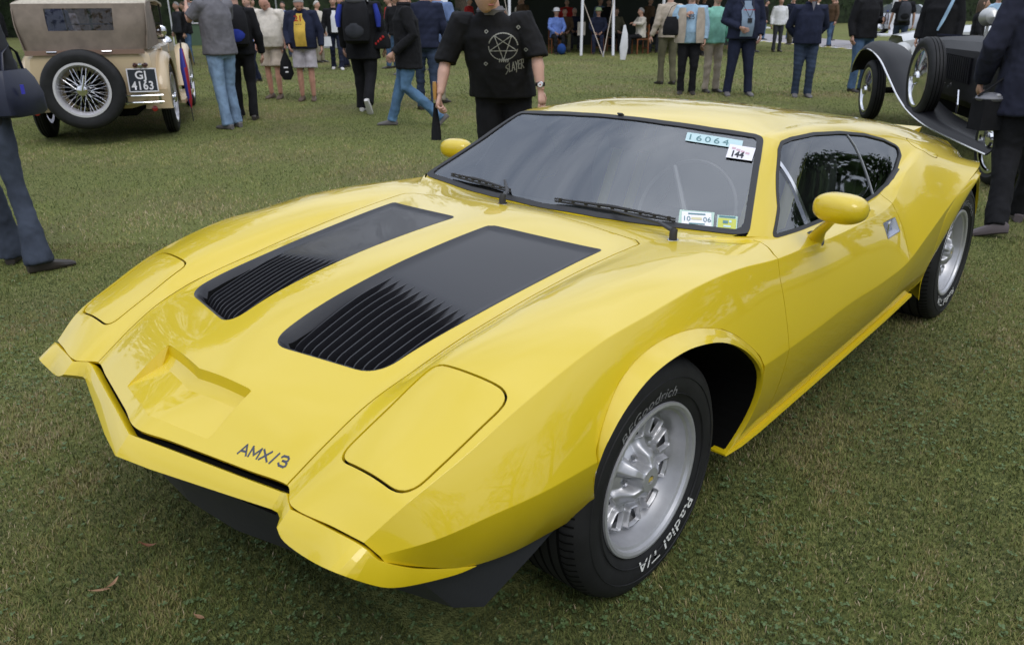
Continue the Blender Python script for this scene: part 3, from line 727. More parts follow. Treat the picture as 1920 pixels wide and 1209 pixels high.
# lettering on the bonnet
BH = bvh_of(H)
def on_bonnet(o0, ex, ey, lift=.0006):
    def w(x, y, z):
        q = Vector(o0)+Vector(ex)*x+Vector(ey)*y; h = down(q.x, q.y); return (h.x, h.y, h.z+lift)
    return w
dx = Vector((.785-.824, .446-.303)).normalized(); dy = Vector((-dx.y, dx.x))
if dy.x > 0: dy = -dy
bw = on_bonnet((.822, .306), dx, dy)
strokes('AMX/3', .0195, .0205, .0044, mat('dark_grey_print', (.05, .055, .08), .4), 'bonnet_lettering', hood, lambda x, y: bw(x, y, 0))
# ---------------------------------------------------------------- wheels
M_LET = mat('raised_white_letters', (.78, .78, .74), .6)
M_GOLD = mat('gold_badge', (.55, .40, .08), .35)
def tyre_prof(R, y0, y1, rr):
    """half-width profile: inner bead, sidewalls, shoulders, tread"""
    return [(rr-.012, y0+.012), (rr+.010, y0-.002), (rr+.045, y0-.012), (R-.040, y0-.010), (R-.014, y0+.006), (R-.003, y0+.028), (R, y0+.06), (R, y1-.06), (R-.003, y1-.028), (R-.012, y1-.006), (R-.035, y1+.009), (rr+.055, y1+.012), (rr+.022, y1+.006), (rr+.006, y1-.004), (rr-.012, y1-.014)]
def make_wheel(xc, zc, R, yf, sgn, rot, front):
    wh = bpy.data.objects.new('wheel', None); col.objects.link(wh); wh.parent = car; wh.location = (xc, 0, zc)
    rr = .207; y1 = yf-.002; y0 = y1-(.215 if front else .25)
    b = MB(); b.lathe(tyre_prof(R, y0, y1, rr), (0, 0, 0), 'y', 96)
    b.V = [(v[0], v[1]*sgn, max(v[2], -zc+.0005)) for v in b.V]
    ty = b.out('tyre', M_TYRE, wh)
    # tread grooves and blocks
    g = MB()
    for yy in np.linspace(y0+.045, y1-.045, 5): g.lathe([(R+.0006, yy-.004), (R+.0006, yy+.004)], (0, 0, 0), 'y', 72)
    g.V = [(v[0], v[1]*sgn, v[2]) for v in g.V]; gr = g.out('tread_groove', M_DARK, wh)
    s = MB()
    for k in range(90):
        a = 2*math.pi*k/90
        for (ya, yb) in ((y1-.045, y1-.005), (y0+.005, y0+.045)):
            P = []
            for aa in (a, a+.014):
                for y_, r_ in ((ya, R+.0007), ((ya+yb)/2, R+.0005), (yb, R-.009)): P.append((r_*math.cos(aa), y_*sgn, r_*math.sin(aa)))
            s.add(P, [(0, 1, 4, 3), (1, 2, 5, 4)])
    tag(s.out('tread_sipe', M_DARK, wh), kind='stuff')
    # sidewall fine rings
    s = MB()
    for r_ in (rr+.030, R-.052): s.lathe([(r_, (y1+.0095)*sgn), (r_+.0015, (y1+.0128)*sgn), (r_+.003, (y1+.0105)*sgn)], (0, 0, 0), 'y', 72)
    s.out('sidewall_ring', M_TYRE, wh)
    if sgn > 0:
        def ring(txt, start, size, r0, sp_, sh=0, wx=1.0):
            def w(x, y, z):
                x, y = x*size*wx, y*size; a = math.radians(start)-x/(r0+.01)                 # clockwise as seen from the left side
                r_ = r0+y; yy = y1+.0128-abs(r_-(rr+.052))*.06
                return (r_*math.cos(a)*-1 if False else r_*math.cos(math.pi-a), yy, r_*math.sin(math.pi-a))
            t = text_mesh(txt, 1, M_LET if txt[0] == 'R' else mat('worn_letters', (.22, .22, .22), .7), 'tyre_lettering', wh, warp=w, off=.012 if 'R' in txt else .0, spacing=sp_, shear=sh)
        # angles measured so that 180 is the front of the car
        ring('BFGoodrich', rot[0], .038, rr+.026, 1.05, .25, 1.3); ring('Radial T/A', rot[1], .046, rr+.022, 1.05, 0, 1.38)
    # rim barrel
    rim_ = MB(); rim_.lathe([(rr+.006, y1-.002), (rr+.004, y1+.004), (rr-.003, y1+.005), (rr-.010, y1+.001), (rr-.013, y1-.008), (rr-.020, y1-.012), (rr-.023, y1-.026), (rr-.030, y1-.056), (rr-.036, y1-.066), (rr-.044, y1-.070), (rr-.046, y1-.15), (rr-.01, y1-.2)], (0, 0, 0), 'y', 96)
    rim_.V = [(v[0], v[1]*sgn, v[2]) for v in rim_.V]; ro = rim_.out('rim', M_ALU, wh, True, 30)
    # cast centre: polar height field with five arms and ten framed openings
    nr_, na = (64, 480) if front and sgn > 0 else (36, 240); rs = np.linspace(.012, rr-.041, nr_); an = np.linspace(0, 2*np.pi, na, endpoint=False)
    Rg, Ag = np.meshgrid(rs, an, indexing='ij')
    h = np.full_like(Rg, -.070); c5 = np.cos(5*Ag)
    arm = np.clip((.088-Rg)/.03, 0, 1); arm = arm*arm*(3-2*arm)
    h += .018*arm
    lob = np.clip(c5*.8+.35, 0, 1); lob = lob*lob*(3-2*lob)
    prof = np.interp(Rg, [.0, .034, .040, .062, .098, .118], [.050, .048, .043, .034, .010, 0])
    h += prof*(lob*np.clip((Rg-.034)/.01, 0, 1)+(1-np.clip((Rg-.034)/.01, 0, 1)))
    h += np.interp(Rg, [.098, .110, .156, .166], [0, .006, .010, .002])
    def wsd(shrink=0):
        f = np.full(Rg.shape, -1.)
        X, Y = Rg*np.cos(Ag), Rg*np.sin(Ag)
        for k in range(10):
            a = 2*np.pi*(k+.5)/10; u = X*np.cos(a)+Y*np.sin(a); v = -X*np.sin(a)+Y*np.cos(a)
            P = np.stack([u.ravel(), v.ravel()], 1)
            d = sdf(P, rounded([(.110, -.014), (.153, -.0255), (.153, .0255), (.110, .014)], .006, 3)).reshape(f.shape); f = np.maximum(f, d)
        return f
    f = wsd(); fr_ = np.clip(1-np.abs(f+.005)/.0065, 0, 1); h += .017*fr_*fr_*(3-2*fr_)
    G = np.stack([-Rg*np.cos(Ag), y1+h, Rg*np.sin(Ag)], -1)
    G2 = np.concatenate([G, G[:, :1]], 1); f2 = np.concatenate([f, f[:, :1]], 1)
    n_, m_, _ = G2.shape; Vq = G2.reshape(-1, 3); i = np.arange(n_-1)[:, None]*m_+np.arange(m_-1)[None]
    Tq = np.concatenate([np.stack([i, i+1, i+m_+1], -1).reshape(-1, 3), np.stack([i, i+m_+1, i+m_], -1).reshape(-1, 3)])
    Gp = np.concatenate([G[:, -1:], G, G[:, :1]], 1)
    dr = np.gradient(Gp, axis=0)[:, 1:-1]; da = (Gp[:, 2:]-Gp[:, :-2]); Nq = np.cross(dr, da); Nq /= np.linalg.norm(Nq, axis=-1, keepdims=True)+1e-12
    if Nq[..., 1].mean() < 0: Nq = -Nq
    Nq = np.concatenate([Nq, Nq[:, :1]], 1).reshape(-1, 3)
    Mq = compact(clip((Vq, Nq, np.zeros((len(Vq), 2)), Tq), -f2.ravel(), 0.))
    fn = np.cross(Mq[0][Mq[3][:, 1]]-Mq[0][Mq[3][:, 0]], Mq[0][Mq[3][:, 2]]-Mq[0][Mq[3][:, 0]])
    TT = Mq[3] if fn[:, 1].mean() > 0 else Mq[3][:, ::-1]
    ctr = panel('wheel_centre', (Mq[0], Mq[1], Mq[2], TT), M_ALU, wh, .020, side=sgn)
    cp = MB(); cp.lathe([(.0, y1-.006), (.014, y1-.0065), (.026, y1-.010), (.031, y1-.015), (.033, y1-.022), (.034, y1-.04)], (0, 0, 0), 'y', 32); cp.V = [(v[0], v[1]*sgn, v[2]) for v in cp.V]; cpo = cp.out('centre_cap', mat('dark_cap', (.09, .095, .06), .25, coat=.6), ctr)
    em = MB(); em.add([(-.014, (y1-.0052)*sgn, -.006), (.013, (y1-.0052)*sgn, -.004), (.016, (y1-.0052)*sgn, .009), (-.011, (y1-.0052)*sgn, .005)], [(0, 1, 2, 3)]); em.out('cap_emblem', M_GOLD, cpo, False)
    for k in range(5):
        a = 2*math.pi*(k+.5)/5; nb = MB(); nb.tube([(-.058*math.cos(a), (y1-.066)*sgn, .058*math.sin(a)), (-.058*math.cos(a), (y1-.040)*sgn, .058*math.sin(a))], [.0085, .0075], 6); nb.out('wheel_nut', M_CHR, ctr, False)
    bk = MB(); bk.lathe([(.15, y1-.125), (.0, y1-.125)], (0, 0, 0), 'y', 32); bk.V = [(v[0], v[1]*sgn, v[2]) for v in bk.V]; bk.out('brake_disc', mat('dull_iron', (.05, .05, .05), .6, metal=.3), wh)
    return wh
for sgn in (1, -1):
    make_wheel(0, .325, .332, .868, sgn, (133, -36), True)
    make_wheel(-2.675, .330, .337, .868, sgn, (100, -60), False)
# ---------------------------------------------------------------- cabin
b = MB(); b.box((-1.25, 0, .50), (1.3, 1.40, .02)); b.box((-.62, 0, .62), (.03, 1.35, .3)); b.out('cabin_floor', M_TRIM, car, False)
b = MB(); V = []; F = []; sec = [(-.60, .79), (-.70, .785), (-.80, .77), (-.86, .735), (-.87, .62)]
for k, (x, z) in enumerate(sec):
    for y in np.linspace(-.70, .70, 13): V.append((x, y, z-.03*(abs(y)/.7)**2))
for k in range(len(sec)-1):
    for j in range(12): F.append((k*13+j, k*13+j+1, (k+1)*13+j+1, (k+1)*13+j))
b.add(V, F); dash = b.out('dashboard', mat('dash_vinyl', (.085, .092, .095), .6), car)  # dash grey raised above black, cabin light put into the colour
b = MB(); b.lathe([(.19, 0), (.196, .012), (.19, .024), (.184, .012), (.19, 0)], (0, 0, 0), 'x', 40)
Rm = Euler((0, math.radians(-24), 0)).to_matrix()
for k in range(3):
    a = math.radians(90+120*k+30); b.tube([(.015, 0, 0), (.012, .19*math.cos(a), .19*math.sin(a))], [.012, .008], 6)
b.V = [tuple(Rm @ Vector(v)+Vector((-.95, .37, .77))) for v in b.V]; b.out('steering_wheel', mat('wheel_rim_grey', (.28, .28, .285), .35), car)  # mid-grey rim, lightened along with the other cabin trim
def seat(y):
    s = MB(); 
    for (x0, z0, x1, z1, w, th) in ((-1.18, .56, -1.60, .50, .48, .13), (-1.60, .50, -1.84, .99, .46, .12)):
        d = Vector((x1-x0, 0, z1-z0)); nrm = Vector((-d.z, 0, d.x)).normalized()*(th/2)*(-1 if d.x < -.3 else 1)
        n = 8; V = []; F = []
        for i in range(n+1):
            t = i/n; c = Vector((x0, 0, z0))+d*t; e = math.sin(math.pi*min(1, max(0, t*1.0)))**.35 if 0 < t < 1 else .3
            for j in range(12):
                a = 2*math.pi*j/12; V.append(tuple(c+Vector((0, y+w/2*e*math.copysign(abs(math.cos(a))**.6, math.cos(a)), 0))+nrm*(e*math.copysign(abs(math.sin(a))**.6, math.sin(a)))))
        for i in range(n):
            for j in range(12): F.append((i*12+j, i*12+(j+1) % 12, (i+1)*12+(j+1) % 12, (i+1)*12+j))
        F += [tuple(range(12)), tuple(n*12+j for j in range(12))]; s.add(V, F)
    o = s.out('seat', mat('seat_vinyl', (.13, .13, .135), .5), car)  # black vinyl painted grey, standing in for light inside the cabin
    for k in (-1, 1):
        t = MB(); t.box((-1.655, y+k*.075, .76), (.006, .052, .46), (0, math.radians(-26), 0)); t.out('seat_stripe', mat('yellow_stripe', (.92, .86, .20), .7), o, False)
for y in (.37, -.37): seat(y)
b = MB(); b.tube([(-1.13, 0, .965), (-1.10, 0, .985), (-1.06, 0, 1.045)], .007, 8); b.box((-1.135, 0, .96), (.02, .21, .05), (0, .2, 0)); b.out('rear_view_mirror', M_BLK, car, False)
b = MB(); b.box((-1.95, 0, .70), (.03, 1.2, .36)); b.out('bulkhead', M_TRIM, car, False)
b = MB(); b.box((-1.048, 0, 1.079), (.016, .022, .006), (0, -.5, 0)); b.out('seal_joint_clip', M_RUB, car, False)
# ---------------------------------------------------------------- stickers inside the screen
def on_glass(P00, P10, P01, lift=.0025):
    A, Bx, By = Vector(P00), Vector(P10)-Vector(P00), Vector(P01)-Vector(P00)
    def w(x, y, z):
        q = A+Bx*x+By*y; h = down(q.x, q.y); n = Vector((.5, 0, .87)); p = h+n*(lift+z); return tuple(p)
    return w
def sticker(name, P00, P10, P01, m, lift=.0025, k=10, parent=None):
    w = on_glass(P00, P10, P01, lift); V = [w(i/k, j/k, 0) for j in range(k+1) for i in range(k+1)]
    F = [(j*(k+1)+i, j*(k+1)+i+1, (j+1)*(k+1)+i+1, (j+1)*(k+1)+i) for j in range(k) for i in range(k)]
    return pydata(name, V, F, m, parent or car, True)
def sticker_text(txt, P00, P10, P01, x0, y0, sx, sy, m, parent, lift=.0035, sp=1, off=0, shear=0):
    w = on_glass(P00, P10, P01, lift)
    return text_mesh(txt, 1, m, 'sticker_print', parent, warp=lambda x, y, z: w(x0+x*sx, y0+y*sy, 0), spacing=sp, off=off, shear=shear)
M_PALE = mat('pale_blue_paper', (.50, .66, .68), .6); M_WHT = mat('white_paper', (.80, .78, .82), .6); M_INK = mat('black_ink', (.02, .02, .03), .6)
M_TEAL = mat('teal_print', (.10, .22, .24), .6); M_LIME = mat('lime_print', (.52, .55, .10), .6); M_GRN = mat('pale_green_paper', (.45, .60, .52), .6); M_ROS = mat('rose_print', (.62, .42, .48), .6)
q = ((-.987, .322), (-1.018, .524), (-1.024, .307)); s1 = sticker('number_sticker', *q, M_PALE)
sticker_text('16064', *q, .02, .17, .235, .90, M_TEAL, s1, sp=1.35)
q = ((-.968, .494), (-.980, .584), (-1.024, .477)); s2 = sticker('entry_sticker', *q, M_WHT, .0045)
sticker_text('144', *q, .14, .10, .34, .62, M_INK, s2, .0055, off=.035)
for k in range(4): sticker('sticker_print', *[( (1-a)*0+v[0], v[1]) for a, v in ((0, (-1.006+.002*k, .494+.018*k)), (0, (-1.007+.002*k, .508+.018*k)), (0, (-1.014+.002*k, .492+.018*k)))], M_ROS, .0052, 1, s2)
q = ((-.650, .512), (-.678, .622), (-.713, .479)); s3 = sticker('registration_sticker', *q, M_GRN)
q2 = ((-.656, .522), (-.682, .614), (-.708, .490)); s4 = sticker('sticker_panel', *q2, M_WHT, .0035, 6, s3)
sticker_text('10', *q2, .03, .30, .28, .50, M_TEAL, s3, .0048); sticker_text('06', *q2, .72, .30, .28, .50, M_TEAL, s3, .0048)
for (a, b_, c_, d_, m_) in ((.22, .80, .80, .90, M_TEAL), (.33, .42, .68, .60, mat('cream_print', (.62, .58, .36), .6)), (.25, .08, .78, .17, M_TEAL)):
    f = lambda x, y: tuple(Vector(q2[0])+(Vector(q2[1])-Vector(q2[0]))*x+(Vector(q2[2])-Vector(q2[0]))*y)
    sticker('sticker_print', f(a, b_), f(c_, b_), f(a, d_), m_, .0046, 3, s3)
q = ((-.679, .632), (-.695, .694), (-.735, .603)); s5 = sticker('inspection_sticker', *q, M_GRN)
f = lambda x, y: tuple(Vector(q[0])+(Vector(q[1])-Vector(q[0]))*x+(Vector(q[2])-Vector(q[0]))*y)
for a, b_, c_, d_, m_ in ((.06, .06, .94, .78, M_LIME), ): sticker('sticker_panel', f(a, b_), f(c_, b_), f(a, d_), m_, .0034, 3, s5)
for a, b_, c_, d_, m_ in ((.1, .84, .9, .94, M_TEAL), (.3, .42, .55, .62, M_TEAL), (.34, .18, .7, .30, M_PALE), (.6, .5, .72, .66, M_PALE)): sticker('sticker_print', f(a, b_), f(c_, b_), f(a, d_), m_, .0044, 2, s5)
# ---------------------------------------------------------------- lawn
def lawn_mat():
    m = bpy.data.materials.new('lawn_ground'); m.use_nodes = True; t = m.node_tree; b = t.nodes['Principled BSDF']; b.inputs['Roughness'].default_value = .95; b.inputs['Specular IOR Level'].default_value = .15
    tcn = t.nodes.new('ShaderNodeTexCoord')
    def noise(sc, det=6): n = t.nodes.new('ShaderNodeTexNoise'); n.inputs['Scale'].default_value = sc; n.inputs['Detail'].default_value = det; t.links.new(tcn.outputs['Object'], n.inputs['Vector']); return n
    def ramp(n, a, ca, c, cc): r = t.nodes.new('ShaderNodeValToRGB'); t.links.new(n.outputs['Fac'], r.inputs[0]); r.color_ramp.elements[0].position = a; r.color_ramp.elements[0].color = (*ca, 1); r.color_ramp.elements[1].position = c; r.color_ramp.elements[1].color = (*cc, 1); return r
    g = ramp(noise(55, 8), .34, (.088, .104, .032), .66, (.235, .250, .084))
    p = ramp(noise(.75, 5), .46, (0, 0, 0), .64, (1, 1, 1)); g2 = ramp(noise(60, 8), .3, (.09, .075, .035), .7, (.23, .195, .105))
    mx = t.nodes.new('ShaderNodeMixRGB'); t.links.new(p.outputs[0], mx.inputs[0]); t.links.new(g.outputs[0], mx.inputs[1]); t.links.new(g2.outputs[0], mx.inputs[2])
    f = t.nodes.new('ShaderNodeMath'); f.operation = 'MULTIPLY'; f.inputs[1].default_value = .55; t.links.new(p.outputs[0], f.inputs[0]); t.links.new(f.outputs[0], mx.inputs[0])
    t.links.new(mx.outputs[0], b.inputs['Base Color'])
    n2 = noise(160, 4); bp = t.nodes.new('ShaderNodeBump'); bp.inputs['Strength'].default_value = .8; bp.inputs['Distance'].default_value = .02
    t.links.new(n2.outputs['Fac'], bp.inputs['Height']); t.links.new(bp.outputs[0], b.inputs['Normal'])
    return m
b = MB(); b.add([(-400, -400, 0), (400, -400, 0), (400, 400, 0), (-400, 400, 0)], [(0, 1, 2, 3)]); lawn = b.out('lawn', lawn_mat(), None, False); tag(lawn, kind='structure')
def blade_mat(name='grass_blades', g=1.0):
    m = bpy.data.materials.new(name); m.use_nodes = True; t = m.node_tree; b = t.nodes['Principled BSDF']; b.inputs['Roughness'].default_value = .75; b.inputs['Specular IOR Level'].default_value = .2
    a = t.nodes.new('ShaderNodeAttribute'); a.attribute_name = 'tint'; r = t.nodes.new('ShaderNodeValToRGB'); t.links.new(a.outputs['Fac'], r.inputs[0])
    e = r.color_ramp.elements; e[0].position = 0; e[0].color = (.056*g, .072*g, .024*g, 1); e[1].position = 1; e[1].color = (.46, .375, .24, 1)
    for p_, c_ in ((.33, (.132, .162, .042)), (.58, (.245, .215, .080)), (.8, (.25, .20, .115))): q = e.new(p_); q.color = (c_[0]*g, c_[1]*g, c_[2]*g, 1)
    t.links.new(r.outputs[0], b.inputs['Base Color']); return m
M_GR = blade_mat(); M_GR2 = blade_mat('lightened_far_grass_blades', 1.38)  # far blades: same colours brightened, grazing-view lightness put into the material
CX, CY = 1.554, 1.789; FW = np.array([-.741, -.671]); RT = np.array([-.671, .741])
def smooth_field(P, seed, sc):
    r = np.random.default_rng(seed); f = np.zeros(len(P))
    for _ in range(10):
        a = r.uniform(0, 2*np.pi); k = sc*r.uniform(.5, 2.2); f += np.sin((P[:, 0]*np.cos(a)+P[:, 1]*np.sin(a))*k+r.uniform(0, 6.3))
    return f/np.sqrt(10)
def grass(name, n, d0, d1, h, w, seed, segs=2, pw=1.0, lab='', bias=0):
    r = np.random.default_rng(seed)
    d = d0+(d1-d0)*r.random(n)**pw; l = r.uniform(-.88, .88, n)*(d+.5)
    P = np.array([CX, CY])+FW*d[:, None]+RT*l[:, None]
    # not beneath the middle of the car, where nothing is seen
    k = ~((P[:, 0] < .55) & (P[:, 0] > -3.2) & (np.abs(P[:, 1]) < .62)); P = P[k]; n = len(P); d = d[k]
    f = smooth_field(P, 3, 1.9); f2 = smooth_field(P, 5, 9.)
    cl = r.integers(0, 12, n); 
    H = h*(.45+.8*r.random(n))*(1+.22*f2)*np.clip(1+.12*f, .6, 1.4); az = r.uniform(0, 2*np.pi, n); lean = r.uniform(.3, 1.45, n)
    dx, dy = np.cos(az), np.sin(az); wx, wy = -dy*w*(.6+.8*r.random(n)), dx*w*(.6+.8*r.random(n)); W = [wx, wy]
    rows = []
    for s, ws in ((0, .8), (.55, 1.), (1., .12)) if segs == 2 else ((0, 1.), (1., .15)):
        z = H*(s*np.cos(lean*.55*s)); o = H*np.sin(lean*.8)*s**1.6
        for sg in (-1, 1): rows.append(np.stack([P[:, 0]+dx*o+sg*wx*ws/2, P[:, 1]+dy*o+sg*wy*ws/2, z], 1))
    m = len(rows); V = np.stack(rows, 1).reshape(-1, 3); b0 = (np.arange(n)*m)[:, None]
    F = np.concatenate([b0+np.array([[0, 1, 3, 2]])]+([b0+np.array([[2, 3, 5, 4]])] if segs == 2 else []))
    me = bpy.data.meshes.new(name); me.vertices.add(len(V)); me.vertices.foreach_set('co', V.ravel()); me.loops.add(F.size); me.loops.foreach_set('vertex_index', F.ravel().astype(np.int32))
    me.polygons.add(len(F)); me.polygons.foreach_set('loop_start', np.arange(0, F.size, 4, dtype=np.int32)); me.polygons.foreach_set('loop_total', np.full(len(F), 4, dtype=np.int32)); me.update()
    tint = np.clip(.36+bias+.27*f+.18*f2+.10*smooth_field(P, 9, 26.)+.16*r.standard_normal(n), 0, .78); dead = r.random(n) < np.clip(.09+.16*f, .015, .45); tint[dead] = r.uniform(.75, 1, dead.sum())
    at = me.attributes.new('tint', 'FLOAT', 'POINT'); at.data.foreach_set('value', np.repeat(tint, m))
    o = put(name, me, M_GR if d0 < 3 else M_GR2, None, False); tag(o, kind='stuff', label=lab, cat='grass'); return o
grass('grass', 500000, .9, 5.2, .0165, .0024, 1, 2, 1.3, 'short mown grass nearest the camera around the yellow car')
grass('grass', 300000, 5.0, 15, .021, .0050, 2, 1, .85, 'short mown grass further back between the cars and the people', -.10)
grass('grass', 130000, 14, 32, .028, .012, 3, 1, 1.0, 'short mown grass of the far lawn up to the marquee', -.12)
# clover and small broad leaves in the sward
def clover(n, seed):
    r = np.random.default_rng(seed); V = []; F = []
    for _ in range(n):
        d = .9+3.6*r.random()**1.2; l = r.uniform(-.78, .78)*(d+.4); x, y = np.array([CX, CY])+FW*d+RT*l
        if math.sin(x*3.1+1)+math.sin(y*2.7+x) < .1 and r.random() < .8: continue
        z = r.uniform(.008, .019); s = r.uniform(.003, .0055); a0 = r.uniform(0, 6.28)
        for k in range(3):
            a = a0+k*2.094; c = (x+s*math.cos(a), y+s*math.sin(a), z); b0 = len(V); tz = r.uniform(-.002, .003)
            for q in range(6):
                t = q*math.pi/3; V.append((c[0]+s*.85*math.cos(t), c[1]+s*.85*math.sin(t), c[2]+tz*math.cos(t-a)))
            F.append(tuple(b0+q for q in range(6)))
    return pydata('clover', V, F, mat('clover_leaf', (.10, .15, .05), .6, c2=(.065, .11, .035), nscale=40), None)
tag(clover(13000, 4), kind='stuff', label='small clover leaves growing through the lawn near the camera', cat='clover')
# ---------------------------------------------------------------- vintage cars
M_CREAM = mat('cream_coachwork', (.58, .45, .28), .35, coat=.6); M_CANV = mat('tan_hood_canvas', (.23, .185, .15), .85, noise=.12, nscale=9, bump=.15, bscale=60)
M_CANT = mat('pale_hood_top', (.48, .43, .35), .85, noise=.1, bump=.1, bscale=60); M_BC = mat('black_coachwork', (.006, .006, .008), .50, coat=.05, spec=.18); M_SIL = mat('silvered_enamel', (.50, .50, .49), .35, metal=.5)
M_REDL = mat('red_lens', (.30, .01, .01), .2, coat=1); M_CEL = glass_mat('clear_window', (.75, .72, .72), 1.6)
def parts_frame(root, f):
    ang = math.atan2(f[1], f[0]); root.rotation_euler = (0, 0, ang)
def wire_wheel(parent, c, R, rr, w, side, disc=False, name='wheel', face=-1):
    """side: +1 outer face towards +y, -1 towards -y; axis y; face gives x-axis wheels (spare on the tail)"""
    wh = bpy.data.objects.new(name, None); col.objects.link(wh); wh.parent = parent; wh.location = c
    if face == 'x': wh.rotation_euler = (0, 0, math.radians(90))
    b = MB(); h = w/2; b.lathe([(rr-.01, -h*.6), (rr+.02, -h*.8), (R-.06, -h), (R-.02, -h*.85), (R, -h*.55), (R, h*.55), (R-.02, h*.85), (R-.06, h), (rr+.02, h*.8), (rr-.01, h*.6)], (0, 0, 0), 'y', 56)
    b.out('tyre', M_TYRE, wh)
    for k in range(3):
        g = MB(); g.lathe([(R+.0015, -h*.4+k*h*.4-.004), (R+.0015, -h*.4+k*h*.4+.004)], (0, 0, 0), 'y', 48); g.out('tread_groove', M_DARK, wh)
    s = side; rm = MB(); rm.lathe([(rr+.018, s*h*.78), (rr+.02, s*(h*.78+.012)), (rr-.004, s*(h*.78+.012)), (rr-.022, s*h*.6), (rr-.03, s*h*.2), (rr-.03, -s*h*.6)], (0, 0, 0), 'y', 56)
    rm.out('rim', mat('pale_rim', (.72, .70, .74), .25, metal=.35) if not disc else M_CHR, wh)
    if disc:
        d = MB(); d.lathe([(rr-.004, s*h*.72), (rr*.75, s*h*.86), (rr*.34, s*h*1.02), (rr*.30, s*h*1.06), (rr*.24, s*h*1.04), (rr*.22, s*h*1.3), (rr*.10, s*h*1.42), (.001, s*h*1.44)], (0, 0, 0), 'y', 48); d.out('hub_disc', M_CHR, wh)
    else:
        sp_ = MB(); nsp = 44
        for k in range(nsp):
            a = 2*math.pi*k/nsp; kk = 1 if k % 2 else -1; a2 = a+kk*.55; inner = (.045*math.cos(a2), s*h*(.9 if k % 4 < 2 else .0), .045*math.sin(a2))
            sp_.tube([((rr-.028)*math.cos(a), s*h*.35, (rr-.028)*math.sin(a)), inner], .0028, 4)
        tag(sp_.out('spokes', M_CHR, wh), kind='stuff')
        hb = MB(); hb.lathe([(.05, -s*h*.4), (.055, s*h*.6), (.05, s*h*.9), (.062, s*h*.95), (.055, s*h*1.15), (.03, s*h*1.25), (.001, s*h*1.27)], (0, 0, 0), 'y', 24); hb.out('hub', M_CHR, wh)
        if face == 'x':
            kn = MB(); kn.tube([(.0, s*h*1.15, 0), (-.02, s*h*1.2, .07), (-.045, s*h*1.1, .16)], [.018, .014, .012], 10); kn.out('knock_off_ear', M_CHR, wh)
        bk = MB(); bk.lathe([(rr*.75, -s*h*.5), (.001, -s*h*.5)], (0, 0, 0), 'y', 24); bk.out('brake_drum', M_DARK, wh)
    return wh
def sheet(name, rows, m, parent, sm=True, ang=35, thick=.012, sub=0):
    """surface through rows of points, given thickness"""
    w = len(rows[0]); V = [tuple(p) for r in rows for p in r]; F = [(i*w+j, i*w+j+1, (i+1)*w+j+1, (i+1)*w+j) for i in range(len(rows)-1) for j in range(w-1)]
    me = mesh_np(name, V, F); bm = bmesh.new(); bm.from_mesh(me); bmesh.ops.remove_doubles(bm, verts=bm.verts, dist=1e-5); bmesh.ops.recalc_face_normals(bm, faces=bm.faces)
    if sub: bmesh.ops.subdivide_edges(bm, edges=bm.edges, cuts=sub, use_grid_fill=True, smooth=.6)
    if thick: bmesh.ops.solidify(bm, geom=bm.faces[:], thickness=thick)
    bm.to_mesh(me); bm.free(); o = put(name, me, m, parent); return sharp(o, ang)
def catmull(P, n=6):
    P = [Vector(p) for p in P]; out = []
    for i in range(len(P)-1):
        a, b, c, d = P[max(i-1, 0)], P[i], P[i+1], P[min(i+2, len(P)-1)]
        for k in range(n):
            t = k/n; out.append(((2*b)+(c-a)*t+(2*a-5*b+4*c-d)*t*t+(3*b-a-3*c+d)*t**3)*.5)
    out.append(P[-1]); return out
def fender(parent, path, y0, y1, crown, m, name='mudguard', lip=.05):
    """path (x, z) over the wheel; crowned across"""
    Pp = catmull([(x, 0, z) for x, z in path], 6); rows = []
    for i, p in enumerate(Pp):
        d = (Pp[min(i+1, len(Pp)-1)]-Pp[max(i-1, 0)]).normalized(); n = Vector((-d.z, 0, d.x)); n = n if n.z > -.2 or True else -n
        if n.z < 0 and abs(d.z) < .9: n = -n
        r = []
        for k in range(9):
            t = k/8; yy = y0+(y1-y0)*t; h = crown*(1-(2*t-1)**2)-lip*max(0, (t-.85)/.15)**2-.0
            r.append(p+Vector((0, yy, 0))+n*h)
        rows.append(r)
    return sheet(name, rows, m, parent, thick=.012, ang=60)
